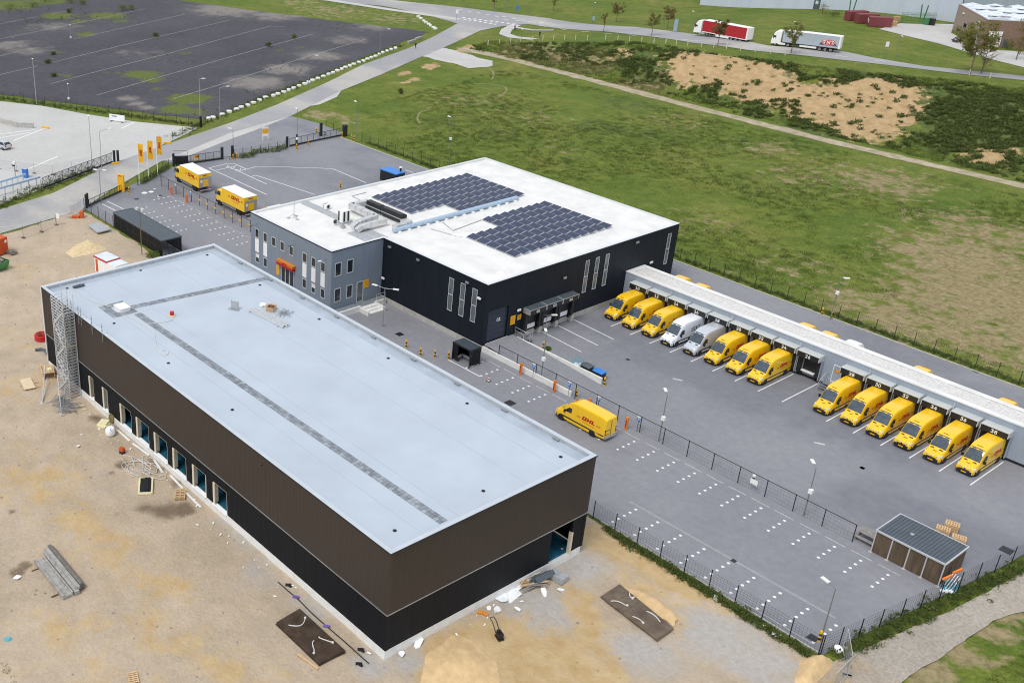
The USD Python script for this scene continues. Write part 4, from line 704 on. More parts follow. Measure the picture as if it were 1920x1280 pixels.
# annex door 26/28, stairs, mast lamps
ax_ = (dock_x[8] + dock_x[9]) / 2 + .2
d = frame_in(an, 'y', AY0, -1, ax_ - .2, ax_ + .85, .8, 2.95, M['white_panel'], M['light_grey_cladding'], .06, .05, name='door', inset=-.03)
sign('small orange sign on the annex door', 'y', AY0, -1, ax_ + .05, ax_ + .6, 2.1, 2.45, 'amber', None, 'yellow_sign')
st = thing('access_stair', 'grey metal access stair with rails below the annex door', 'stair', (ax_ + .3, AY0, 0))
for k in range(4): b = B(); b.bx(-.95 - .0, -1.05 - .27 * k, .72 - .2 * k - .04, .75, -.8 - .27 * k, .72 - .2 * k); obj('step', b, M['galvanised'], st)
b = B(); b.bx(-.95, -.8, .74, .75, -.05, .78); obj('landing', b, M['galvanised'], st)
for s in (-.93, .73):
    b = B(); b.tube([(s, -.1, .78), (s, -.1, 1.8), (s, -.8, 1.8), (s, -1.9, 1.0), (s, -1.9, .05)], .03); b.tube([(s, -.8, .78), (s, -.8, 1.8)], .03); b.tube([(s, -.1, 1.3), (s, -.8, 1.3), (s, -1.9, .5)], .02); obj('handrail', b, M['steel_pale'], st)
for x in (dock_x[1] + 1.6, dock_x[4] + 1.6, dock_x[7] + 1.6, dock_x[9] + 1.6, dock_x[12] + 1.6):
    b = B(); b.bar((x, AY0 - .05, 3.2), (x, AY0 - .6, 3.9), .07); b.tube([(x, AY0 - .6, 3.5), (x, AY0 - .6, 4.25)], .05); obj('gutter_pipe', b, M['window_frame'], an)
# solar panels: two arrays, each panel a part
def solar(lbl, o, u, v, cells, pw, pl, name='solar_array'):
    t = thing(name, lbl, 'solar panels', (o[0], o[1], RZ)); u, v = np.array(u), np.array(v)
    rail = B()
    for i, j in cells:
        p = u * i * pw + v * j * pl; g = B()
        a = np.array([*(p + u * .05 + v * .02), .10]); c1 = a + [*(u * (pw - .11)), 0]; c3 = a + [*(v * (pl - .38)), .26]; c2 = c1 + (c3 - a)
        nrm = np.array([0, 0, .035]); g.add([a, c1, c2, c3, a + nrm, c1 + nrm, c2 + nrm, c3 + nrm], [(0, 3, 2, 1), (4, 5, 6, 7), (0, 1, 5, 4), (1, 2, 6, 5), (2, 3, 7, 6), (3, 0, 4, 7)])
        pn = obj('solar_panel', g, M['panel_frame'], t)
        h = B(); lerp = lambda s_, r_: a + (c1 - a) * s_ + (c3 - a) * r_ + [0, 0, .039]
        h.quad(lerp(.02, .022), lerp(.98, .022), lerp(.98, .978), lerp(.02, .978)); obj('cells', h, M['solar_cell'], pn)
        rail.bar((*(p + u * .3), .05), (*(p + u * .3 + v * pl), .05), .06); rail.bar((*(p + u * .3 + v * (pl - .4)), .05), (*(p + u * .3 + v * (pl - .4)), .34), .04); rail.bar((*(p + u * (pw - .3) + v * (pl - .4)), .05), (*(p + u * (pw - .3) + v * (pl - .4)), .34), .04)
    obj('mounting_rail', rail, M['alu'], t, kind='stuff')
    return t

cA = [(i, j) for i in range(7) for j in range(12) if not (i >= 5 and j < 4)]
cB = [(i, j) for i in range(7) for j in range(12) if not (i < 2 and j < 4)]
solar('rectangular array of dark solar panels on the far half of the white roof', (-7.4, 55.1), (1, 0), (0, 1), cA, 1.75, 1.64)
solar('rectangular array of dark solar panels on the near right half of the white roof', (8.6, 55.1), (1, 0), (0, 1), cB, 1.78, 1.64)
# roof plant
t = thing('cable_tray', 'long pale blue cable tray running between the two solar arrays', 'cable tray')
for k in range(14):
    y0 = 48.2 + k * 1.72; b = B(); b.bx(5.1, y0, RZ + .22, 5.75, y0 + 1.69, RZ + .55); obj('tray_section', b, M['sky_blue_metal'], t)
    b = B(); b.bx(5.0, y0 + .6, RZ, 6.1, y0 + .95, RZ + .22); obj('tray_foot', b, M['white_paint'], t)
for i, (y, lab) in enumerate(((51.3, 'far of two black cooling units on the white roof'), (51.3, 'near of two black cooling units on the white roof'))):
    x0, x1 = ((-4.2, -.9), (-.8, 3.6))[i]
    t = thing('cooling_unit', lab, 'cooling unit', (0, 0, RZ), group='black cooling units on the depot roof')
    b = B(); b.bx(x0, y - .1, .25, x1, y + .9, 1.25); obj('casing', b, M['black_metal'], t); b = B(); b.bx(x0 + .2, y + .0, 1.255, x1 - .2, y + .8, 1.33); obj('top_grille', b, M['dark_flashing'], t)
    b = B(); b.bx(x0, y - .14, .68, x1, y - .11, .80); obj('pale_strip', b, M['alu'], t)
    b = B(); [b.bx(x, y, .0, x + .12, y + .8, .25) for x in (x0 + .2, x1 - .3)]; obj('foot_rail', b, M['alu'], t)
b = B(); b.bx(3.75, 50.9, RZ, 5.0, 52.0, RZ + .9); b.bx(4.0, 49.2, RZ, 4.9, 50.9, RZ + .6)
single('air_outlet_box', b, M['duct_metal'], 'pale metal box at the near end of the cooling units', 'duct box')
def duct(name, pts, w, h, lab):
    t = thing(name, lab, 'air duct', (0, 0, RZ))
    for (a, c) in zip(pts[:-1], pts[1:]):
        a, c = np.array(a, float), np.array(c, float); d = c - a; L = np.linalg.norm(d); k = max(1, round(L / 1.3))
        for i in range(k):
            b = B(); b.bar(a + d * i / k, a + d * (i + 1) / k - d / L * .03, w, h); obj('duct_section', b, M['duct_metal'], t)
            b = B(); q = a + d * i / k; b.bar(q - d / L * .03, q + d / L * .03, w + .12, h + .12); obj('duct_flange', b, M['alu'], t)
    for p in pts[1:-1]: b = B(); b.tm(trimesh.creation.icosphere(2, 1.), M=np.diag([w * .56, w * .56, h * .54, 1]) + np.array([[0, 0, 0, p[0]], [0, 0, 0, p[1]], [0, 0, 0, p[2]], [0, 0, 0, 0]])); obj('elbow', b, M['duct_metal'], t, smooth=True)
    return t
duct('air_duct', [(-4.2, 51.7, .9), (-4.4, 48.9, .9), (1.1, 48.7, .9), (1.6, 45.2, .9), (1.6, 44.2, .35)], .8, .75, 'bulky silver air duct bending across the roof beside the cooling units')
duct('air_duct', [(2.6, 49.2, .75), (2.6, 45.0, .75), (2.5, 44.2, .3)], .62, .62, 'smaller silver air duct running parallel to the bulky one')
t = thing('air_handling_unit', 'white upright air handling unit at the rear of the office roof', 'air unit', (-1.6, 45.3, RZ)); b = B(); b.box((0, 0, 1.0), (1.0, 1.3, 1.6)); obj('casing', b, M['white_paint'], t)
b = B(); b.box((.51, -.35, 1.0), (.02, .3, 1.4)); b.box((.51, .35, 1.0), (.02, .3, 1.4)); b.box((-.3, -.66, 1.), (.3, .02, 1.4)); obj('louvre', b, M['black_metal'], t); b = B(); b.box((0, 0, .1), (1.2, 1.4, .2)); obj('base_frame', b, M['galvanised'], t)
for x, y, lab in ((-8.0, 46.9, 'left white fan unit near the far office roof edge'), (-7.2, 46.8, 'right white fan unit near the far office roof edge')):
    t = thing('fan_unit', lab, 'air unit', (x, y, RZ), .1, group='small fan units on the office roof'); b = B(); b.box((0, 0, .42), (.45, .9, .65)); obj('casing', b, M['white_paint'], t); b = B(); b.cyl((.226, 0, .42), .26, .02, 16, axis='x'); obj('fan_grille', b, M['black_plastic'], t); b = B(); b.box((0, 0, .05), (.6, 1., .09)); obj('foot', b, M['concrete'], t)
t = thing('roof_mast', 'thin lightning mast with tripod foot on the office roof', 'mast', (-6.9, 40.7, RZ)); b = B(); b.tube([(0, 0, 0), (0, 0, 2.6)], [.05, .03], 6); obj('mast_pole', b, M['galvanised'], t)
b = B()
for k in range(3): a = k * 2.09; b.bar((0, 0, .6), (.8 * math.cos(a), .8 * math.sin(a), .06), .05); b.box((.8 * math.cos(a), .8 * math.sin(a), .05), (.4, .4, .08))
obj('tripod', b, M['grey_membrane'], t)
t = thing('roof_fan', 'dark cowl fan on a bracket beside the silver ducts', 'fan', (-1.2, 43.6, RZ)); b = B(); b.bar((0, 0, .6), (1.2, .2, .3), .12); b.box((1.3, .2, .2), (.5, .5, .4)); obj('bracket', b, M['galvanised'], t); b = B(); b.cyl((-.2, -.1, .5), .28, .3, 12, axis='y'); obj('cowl', b, M['black_plastic'], t)
for x, y in ((23.2, 78.5), (-9.5, 60.), (-3., 63), (23.5, 50)):
    b = B(); b.cyl((x, y, RZ - .01), .55, .09, 16, .42); obj('roof_vent', b, M['white_paint'], dp)
b = B(); b.bx(1.9, 43.0, RZ - .01, 5.6, 45.0, RZ + .03); obj('roof_mat', b, M['grey_membrane'], dp)
for pts, lab in ((((-6.2, 52.9), (-9.5, 53.2), (-9.6, 56.)), 'thin conduit at the corner of the far solar array'), (((6.3, 56.5), (9.4, 55.4), (8.6, 61.7)), 'thin conduit looping to the near solar array'), (((7.2, 53.4), (10.5, 54.2), (12.3, 55.2)), 'second thin conduit joining the near solar array')):
    b = B(); b.tube([(p[0], p[1], RZ + .07) for p in pts], .05, 5); single('conduit', b, M['galvanised'], lab, 'conduit')
# terrace, steps, ramp walls
b = B(); b.bx(JX + .03, OY - 3.5, .0, 7.7, FY - .32, .6); te = single('terrace', b, M['paver_grey'], None, None, kind='structure')
for q in ((7.7, OY - 3.5, 7.95, 40.9), (7.7, 43.45, 7.95, 45.2), (7.95, 43.45, 9.7, 43.7), (7.95, 40.65, 9.7, 40.9)): b = B(); b.bx(q[0], q[1], 0, q[2], q[3], .78 if q[0] < 7.8 else .62); obj('terrace_wall', b, M['plinth_concrete'], te)
for k in range(3): b = B(); b.bx(7.7, 40.91, .0, 9.5 - .55 * k, 43.44, .18 * (k + 1)); obj('step', b, M['plinth_concrete'], te)
t = thing('terrace_railing', 'pale tube railing at the top of the office steps', 'railing')
b = B(); b.tube([(7.8, 43.7, .78), (7.8, 43.7, 1.7), (7.8, 45.2, 1.7), (7.8, 45.2, .78)], .03); b.tube([(7.8, 43.7, 1.25), (7.8, 45.2, 1.25)], .02); obj('rail', b, M['steel_pale'], t)
def rampz(x, y): return .93 * (39.7 - x) / 14.0
sheet('ramp', shapely.box(25.7 + .02, 45.83, 39.7, 50.88), 1., M['yard_paving'], .03, zfun=lambda x, y: np.maximum(rampz(x, y), 0), mask=ymask)
w1 = B(); w1.bx(25.62, 45.6, -.2, 39.7, 45.82, .72); single('ramp_wall', w1, M['plinth_concrete'], 'low pale concrete wall under the mesh fence beside the ramp', 'wall')
w1 = B(); w1.bx(26.3, 50.9, -.2, 39.75, 51.12, .82); single('ramp_wall', w1, M['plinth_concrete'], 'low pale concrete wall between the ramp and the waste bins', 'wall')
t = thing('dock_stair', 'galvanised spiral stair and railing by the yellow door signs', 'stair', (26.6, 51.9, 0))
for k in range(5): a = -.6 + k * .45; b = B(); b.box((.75 * math.cos(a) - .1, .75 * math.sin(a), .86 - .17 * k), (.75, .34, .04), a); obj('step', b, M['galvanised'], t)
b = B(); b.tube([(1.15 * math.cos(a) - .1, 1.15 * math.sin(a), 1.9 - .42 * i) for i, a in enumerate(np.linspace(-.8, 1.6, 6)) if i < 5] , .035); b.tube([(-.8, -.7, .9), (-.8, -.7, 1.9), (.6, -.8, 1.9), (1.05, .0, 1.6)], .035); b.tube([(-.8, -.7, 1.4), (.6, -.8, 1.4)], .03)
for a in (-.8, 0, .8): b.tube([(1.15 * math.cos(a) - .1, 1.15 * math.sin(a), .1), (1.15 * math.cos(a) - .1, 1.15 * math.sin(a), 1.6)], .03)
obj('railing', b, M['steel_pale'], t)
b = B(); b.bx(-1.0, -.75, .8, .2, .5, .86); obj('landing', b, M['galvanised'], t)
# ---------------------------------------------------------------- vehicles
def ring(x, zb, zt_, wb, wm, wr, n=5, zm=None, rr_=.16):
    """one cross-section: flat floor, sides bulging to wm at zm, rounded shoulders to the roof"""
    zm = zm if zm is not None else zb + (zt_ - zb) * .45
    r = [(wb, zb), (wm, zm), (wm - (wm - wr) * .7, zt_ - rr_ * 1.5)]
    for k in range(n):
        a = math.pi / 2 * k / (n - 1); r.append((wr - rr_ + rr_ * math.cos(a), zt_ - rr_ + rr_ * math.sin(a)))
    r.append((0, zt_ + .03)); 
    return [(x, y, z) for y, z in r] + [(x, -y, z) for y, z in r[::-1][1:]]
def side_y(secs, x, z):
    """half width of the lofted body at (x, z)"""
    S = np.array(secs); xs_ = S[:, 0, 0]; i = int(np.clip(np.searchsorted(xs_, x) - 1, 0, len(xs_) - 2)); t = (x - xs_[i]) / (xs_[i + 1] - xs_[i]); R = S[i] * (1 - t) + S[i + 1] * t
    h = len(R) // 2 + 1; return float(np.interp(z, R[:h, 2], R[:h, 1]))
def side_patch(b, secs, poly, off, s):
    """a polygon of (x, z) laid on the body's side s"""
    P = Polygon(poly); m = trimesh.creation.triangulate_polygon(P, engine='earcut'); v = np.array(m[0]); v3 = np.array([(x, s * (side_y(secs, x, z) + off), z) for x, z in v]); f = np.array(m[1])
    n = np.cross(v3[f[:, 1]] - v3[f[:, 0]], v3[f[:, 2]] - v3[f[:, 0]])[:, 1]; f[n * s < 0] = f[n * s < 0][:, ::-1]
    b.add(v3, f)
def side_text(b, secs, s_, h, x, z, side, shear=.25, widen=1.3):
    v, f = text(s_, h, .004, shear, True, widen); X = v[:, 0] * (-side) + x; Zv = v[:, 1] + z
    Yv = np.array([side_y(secs, a, c) for a, c in zip(X, Zv)]); b.add(np.c_[X, side * (Yv + .006 + v[:, 2]), Zv], f if True else f)
def wheel(par, x, y, r, w, s, dual=False):
    b = B(); a = np.linspace(0, 2 * math.pi, 21)[:-1]; prof = [(r * .62, -w / 2), (r * .93, -w / 2), (r, -w * .32), (r, w * .32), (r * .93, w / 2), (r * .62, w / 2)]
    v = [(x + q * math.cos(t), y + d, r + q * math.sin(t)) for q, d in prof for t in a]; n = 20
    b.add(v, [(i * n + k, i * n + (k + 1) % n, (i + 1) * n + (k + 1) % n, (i + 1) * n + k) for i in range(5) for k in range(n)]); wh = obj('wheel', b, M['rubber'], par, smooth=40)
    b = B(); b.cyl((x, y - w * .36, r), r * .64, w * .72, 16, axis='y'); obj('rim', b, M['rim'], wh); b = B(); b.cyl((x, y + s * w * .34, r), r * .22, s * .05, 8, axis='y'); obj('hub', b, M['dark_flashing'], wh)
def front_patch(b, secs, x0, x1, w0, w1, off=.012, k=5):
    """a panel wrapped over the body's top line between stations x0 and x1 (windscreen, vents)"""
    S = np.array(secs); mid = S.shape[1] // 2; top = S[:, mid]; pts = []
    for t in np.linspace(0, 1, k):
        x = x0 + (x1 - x0) * t; z = np.interp(x, S[:, 0, 0], top[:, 2]); w = w0 + (w1 - w0) * t
        for u in np.linspace(-1, 1, 7): pts.append((x + off * .7, u * w, z + off - .05 * abs(u) ** 3))
    b.add(pts, [(i * 7 + j, (i + 1) * 7 + j, (i + 1) * 7 + j + 1, i * 7 + j + 1) for i in range(k - 1) for j in range(6)])
VAN = [(-3.47, .50, 2.55, .90, .93, .80), (-3.40, .42, 2.72, .93, .97, .84), (-2.6, .36, 2.80, .95, .995, .86), (-.5, .36, 2.82, .95, .995, .86), (.7, .36, 2.80, .95, .995, .85), (1.25, .36, 2.66, .95, .99, .83), (1.62, .36, 2.42, .95, .985, .80), (1.95, .36, 2.02, .95, .98, .78), (2.42, .36, 1.42, .95, .975, .84), (2.62, .36, 1.30, .94, .97, .84), (3.05, .36, 1.17, .92, .95, .80), (3.33, .34, 1.02, .86, .90, .74), (3.45, .36, .80, .76, .80, .66)]
def make_van(name, label, paint, text_='DHL', tm='logo_red', open_doors=True, group=None, stripe=True):
    t = thing(name, label, 'van', group=group); P = M[paint]
    secs = [ring(x, a, z, wb, wm, wr, rr_=.2 if x < 1.8 else .1, zm=min(1.05, a + (z - a) * .6)) for x, a, z, wb, wm, wr in VAN]
    obj('body', loft(secs), P, t, smooth=38)
    b = B(); front_patch(b, secs, 1.50, 2.40, .70, .80); obj('windscreen', b, M['windscreen'], t, smooth=60)
    for s in (-1, 1):
        b = B(); side_patch(b, secs, [(1.10, 1.42), (1.10, 1.98), (1.55, 1.96), (1.86, 1.62), (2.02, 1.36)], .008, s); obj('side_window', b, M['dark_glass'], t)
        b = B(); side_patch(b, secs, [(2.72, .62), (2.50, .80), (-3.35, .80), (-3.35, .66), (-2.72, .66), (-2.5, .72), (-1.75, .72), (-1.55, .62)], .012, s); obj('side_moulding', b, M['black_plastic'], t)
        b = B(); b.bx(-1.5, s * .93 - .02, .30, 1.6, s * .93 + .02, .46); obj('sill', b, M['black_plastic' if paint != 'van_yellow' else 'van_yellow'], t)
        b = B(); b.box((1.95, s * 1.10, 1.45), (.10, .26, .34)); b.bar((1.95, s * .96, 1.42), (1.95, s * 1.05, 1.42), .06); obj('mirror', b, M['black_plastic'], t)
        b = B(); b.add([(3.36, s * .52, .96), (3.30, s * .82, .92), (3.02, s * .90, 1.06), (3.12, s * .62, 1.14), (3.38, s * .52, .84), (3.32, s * .84, .80), (3.02, s * .94, .92), (3.1, s * .62, .9)], [(0, 1, 2, 3), (4, 7, 6, 5), (0, 4, 5, 1), (1, 5, 6, 2), (2, 6, 7, 3), (3, 7, 4, 0)]); obj('headlight', b, M['head_glass'], t)
        b = B(); b.bx(-3.485, s * .86 - .07, .75, -3.40, s * .86 + .07, 1.5); obj('tail_light', b, M['tail_red'], t)
        for x in (2.44, -1.885):
            b = B(); b.cyl((x, s * (.90), .36), .42, s * .085, 18, axis='y'); obj('wheel_arch', b, M['black_plastic'], t)
            wheel(t, x, s * .89, .345, .22, s)
        if text_:
            b = B(); side_text(b, secs, text_, .44 if text_ == 'DHL' else .5, -1.2, 1.40, s, .3 if text_ == 'DHL' else .1, 1.75 if text_ == 'DHL' else 1.15)
            if text_ == 'DHL':
                for x0, x1 in ((-2.85, -2.3), (-.15, .35)):
                    for k in range(3): side_patch(b, secs, [(x0, 1.44 + .06 * k), (x1, 1.44 + .06 * k), (x1 + .02, 1.465 + .06 * k), (x0 + .02, 1.465 + .06 * k)], .009, s)
                side_patch(b, secs, [(-2.1, 1.16), (-.4, 1.16), (-.4, 1.20), (-2.1, 1.20)], .009, s)
            obj('lettering', b, M[tm], t)
    b = B(); b.add([(3.43, -.80, .30), (3.43, .80, .30), (3.51, .62, .32), (3.51, -.62, .32), (3.36, -.88, .66), (3.36, .88, .66), (3.50, .66, .62), (3.50, -.66, .62), (3.0, -.965, .32), (3.0, .965, .32), (3.0, -.965, .66), (3.0, .965, .66)], [(3, 2, 6, 7), (2, 1, 5, 6), (0, 3, 7, 4), (4, 7, 6, 5), (1, 9, 11, 5), (8, 0, 4, 10), (10, 4, 5, 11), (8, 9, 1, 0)]); obj('front_bumper', b, M['black_plastic'], t)
    b = B(); b.add([(3.475, -.52, .66), (3.475, .52, .66), (3.40, .56, .92), (3.40, -.56, .92), (3.41, -.52, .66), (3.41, .52, .66), (3.34, .56, .90), (3.34, -.56, .90)], [(0, 1, 2, 3), (3, 2, 6, 7), (0, 3, 7, 4), (1, 5, 6, 2)]); gr = obj('grille', b, M['black_plastic'], t)
    b = B(); b.tube([(3.485, -.50, .68), (3.445, -.56, .84), (3.40, -.4, .935), (3.41, 0, .93), (3.40, .4, .935), (3.445, .56, .84), (3.485, .50, .68)], .02, 5); b.cyl((3.42, 0, .80), .09, .03, 10, axis='x'); obj('grille_trim', b, M['alu'], gr)
    b = B(); b.bx(3.505, -.26, .40, 3.525, .26, .51); obj('number_plate', b, M['yellow_sign'], t)
    for s in (-.45, .42): b = B(); front_patch(b, secs, 2.52, 2.62, .2, .2, .02, 2); b.v[-1][:, 1] += s; obj('bonnet_vent', b, M['black_plastic'], t)
    b = B(); b.bar((2.40, -.55, 1.47), (2.02, .0, 1.97 - .08), .02); b.bar((2.40, .15, 1.47), (2.02, .65, 1.85), .02); obj('wiper', b, M['black_plastic'], t, kind=None)
    b = B(); b.bx(-3.60, -.9, .42, -3.44, .9, .52); b.bx(-3.5, -.92, .4, -3.42, .92, .66); obj('rear_bumper', b, M['galvanised' if not open_doors else 'black_plastic'], t)
    if text_ == 'DHL': b = B(); v, f = text('DHL', .10, .004, .25, True, 1.7); v = np.c_[-v[:, 1] * .94, v[:, 0], -v[:, 1] * .0]; b.add(np.c_[2.95 + v[:, 0] * 1.0, v[:, 1], np.interp(2.95 + v[:, 0], [2.62, 3.05], [1.345, 1.215])], f); obj('bonnet_lettering', b, M[tm], t); b = B(); b.bx(1.22, -.28, 2.685, 1.30, .28, 2.70); obj('brow_lettering', b, M[tm], t)
    if open_doors:
        for s in (-1, 1):
            c = B(); outl = [(0, .62), (.80, .62), (.84, 1.2), (.80, 2.35), (.62, 2.6), (0, 2.64)]
            m = trimesh.creation.extrude_polygon(Polygon(outl), .07, engine='earcut'); v = np.array(m.vertices); c.add(np.c_[-3.47 - .02 + v[:, 2], s * (.96 + v[:, 0]), v[:, 1]], m.faces if s < 0 else m.faces[:, ::-1]); obj('rear_door', c, P, t)
    else:
        b = B(); b.bx(-3.50, -.02, .7, -3.44, .02, 2.45); obj('door_seam', b, M['dark_flashing'], t); b = B(); b.bx(-3.495, .2, 1.35, -3.45, .75, 1.41); b.bx(-3.495, .25, .85, -3.45, .8, .9); obj('rear_print', b, M['dark_flashing'], t)
    return t
P2 = math.pi / 2
G1 = 'vans backed up to the docks on the near side of the annex'
fy = [65.95, 65.65, 65.75, 65.55, 65.75, 65.75, 65.7, 65.6, None, 65.45, 65.6, 65.45, 65.55, 65.5, 65.9]
kinds = ['y', 'y', 'y', 'w', 's', 'y', 'y', 'y', None, 'y', 'y', 'y', 'y', 'y', 'y']
first = None
for x, y, k, n in zip(dock_x, fy, kinds, nums):
    if not k: continue
    loc = (x + .12 + rnd.uniform(-.09, .09), y + 3.47, 0); jr = rnd.uniform(-.012, .012)
    lab = {'10': 'yellow van parked closest to the dark hall wall', '12': 'second yellow van from the dark hall wall', '14': 'yellow van immediately left of the white rental van', '20': 'yellow van immediately right of the silver van', '22': 'second yellow van right of the silver van', '24': 'yellow van immediately left of the empty dock', '28': 'yellow van beside the metal stair of the annex', '30': 'second yellow van right of the metal stair', '32': 'third yellow van right of the metal stair', '34': 'third yellow van from the right end of the row', '36': 'second yellow van from the right end of the row', '38': 'last yellow van at the right end of the row'}.get(n)
    if k == 'y':
        if first is None: first = make_van('delivery_van', lab, 'van_yellow', group=G1); place(first, loc, -P2 + jr)
        else: dup(first, lab, loc, -P2 + jr)
    elif k == 'w': v_ = make_van('white_van', 'white rental van with black SIXT lettering at dock 16', 'van_white', 'SIXT', 'black_plastic', group=G1); place(v_, loc, -P2)
    else: v_ = make_van('silver_van', 'silver van with white bonnet and no lettering at dock 18', 'van_silver', None, group=G1); place(v_, loc, -P2)
G2 = 'vans on the far side of the annex showing only their roofs'
bx_list = [29.08, 32.37, 41.45, 44.25, 47.6, 50.56, 58.94, 61.95, 68.09, 71.25]
ylens = [82.6, 82.5, 80.9, 80.9, 82.5, 82.5, 80.9, 82.5, 80.9, 82.5]
ords = ['first', 'second', 'third', 'fourth', 'fifth', 'sixth', 'eighth', 'ninth', 'tenth', 'eleventh']
for x, y, o in zip(bx_list, ylens, ords): dup(first, f'{o} van roof from the dark hall seen behind the annex, yellow', (x, y - 2.65, 0), P2, G2)
x = 53.63; dup(v_ if False else stage.GetPrimAtPath('/World/white_van'), 'white van behind the annex roof among yellow ones', (x, 80.0, 0), P2, G2)
lone = make_van('parcel_van', 'lone yellow van driving along the lane beside the mesh fence', 'van_yellow', open_doors=False); place(lone, (44.9, 41.75, 0), math.pi)
# box trucks
def make_truck(name, label):
    t = thing(name, label, 'truck', group='yellow box trucks beside the inner fence'); Y = M['van_yellow']
    b = B(); b.bx(-4.4, -1.27, 1.02, 2.1, 1.27, 3.36); obj('cargo_box', b, Y, t)
    b = B(); b.bx(-4.43, -1.29, 3.362, 2.13, 1.29, 3.42); obj('box_roof', b, M['white_paint'], t)
    cab = [ring(2.2, .75, 2.75, 1.12, 1.16, 1.08, rr_=.1), ring(3.0, .72, 2.78, 1.14, 1.18, 1.08, rr_=.14), ring(3.75, .72, 2.70, 1.12, 1.17, 1.05, rr_=.16), ring(4.1, .70, 1.55, 1.10, 1.14, 1.05, rr_=.10), ring(4.18, .72, 1.3, 1.04, 1.08, 1.0, rr_=.1)]
    obj('cab', loft(cab), Y, t, smooth=40)
    b = B(); front_patch(b, cab, 3.80, 4.08, .98, 1.05); obj('windscreen', b, M['windscreen'], t)
    b = B(); b.bx(3.9, -1.12, .42, 4.25, 1.12, .95); obj('front_bumper', b, M['black_plastic'], t)
    b = B(); b.bx(-4.3, -.45, .62, 3.9, .45, 1.0); b.bx(-4.35, -1.2, .45, -4.2, 1.2, .6); obj('chassis', b, M['black_plastic'], t)
    for s in (-1, 1):
        b = B(); side_patch(b, cab, [(2.75, 1.75), (2.75, 2.45), (3.6, 2.45), (3.72, 2.2), (3.78, 1.75)], .01, s); obj('side_window', b, M['dark_glass'], t)
        b = B(); b.box((3.85, s * 1.32, 2.1), (.12, .2, .55)); b.bar((3.8, s * 1.1, 2.3), (3.85, s * 1.3, 2.3), .05); obj('mirror', b, M['black_plastic'], t)
        for z in (.62, .85): b = B(); b.bx(-1.9, s * 1.2 - .02, z - .05, 2.2, s * 1.2 + .02, z + .05); obj('side_guard', b, M['alu'], t)
        for x in (3.1, -2.6):
            b = B(); b.cyl((x, s * 1.02, .48), .6, s * .12, 18, axis='y'); obj('wheel_arch', b, M['black_plastic'], t); wheel(t, x, s * 1.02, .46, .3, s)
        b = B(); v, f = text('DHL', .62, .004, .3, True, 1.8); b.add(np.c_[-s * v[:, 0] - 1.9, s * (1.276 + v[:, 2]), v[:, 1] + 2.25], f)
        for k in range(3): b.box((-3.75, s * 1.278, 2.4 + .12 * k), (.55, .006, .05)); b.box((-.05, s * 1.278, 2.4 + .12 * k), (.55, .006, .05))
        b.box((-1.9, s * 1.278, 1.95), (1.9, .006, .05)); obj('lettering', b, M['logo_red'], t)
        b = B(); b.bx(-4.46, s * 1.1 - .12, .62, -4.38, s * 1.1 + .12, .78); obj('tail_light', b, M['tail_red'], t)
    b = B(); b.bx(-4.46, -1.18, 1.05, -4.42, 1.18, 2.75); tl = obj('tail_lift', b, M['galvanised'], t); b = B(); b.bx(-4.50, -.62, 1.2, -4.465, .5, 2.3); obj('lift_panel', b, Y, tl)
    for z in (1.45, 1.75, 2.05): b = B(); b.bx(-4.515, -.6, z, -4.503, .48, z + .03); obj('lift_groove', b, M['amber'], tl)
    b = B(); b.bx(-4.52, .62, 1.9, -4.465, .95, 2.3); obj('lift_badge', b, M['white_paint'], tl); b = B(); b.bx(-4.6, -1.1, .5, -4.4, 1.1, .6); obj('lift_bar', b, M['alu'], tl)
    b = B(); v, f = text('DHL', .2, .004, .3, True, 1.9); b.add(np.c_[-4.424 - v[:, 2], -v[:, 0], v[:, 1] + 2.98], f); obj('rear_lettering', b, M['logo_red'], t)
    return t
tk = make_truck('box_truck', 'yellow box truck with white roof nearest the gate'); place(tk, (-49.35, 50.25, 0), math.pi - .04)
dup(tk, 'yellow box truck with white roof closer to the grey office', (-35.0, 49.65, 0), math.pi)
dup(tk, 'yellow truck mostly hidden behind the far office corner', (-24.2, 51.1, -.55), math.pi)
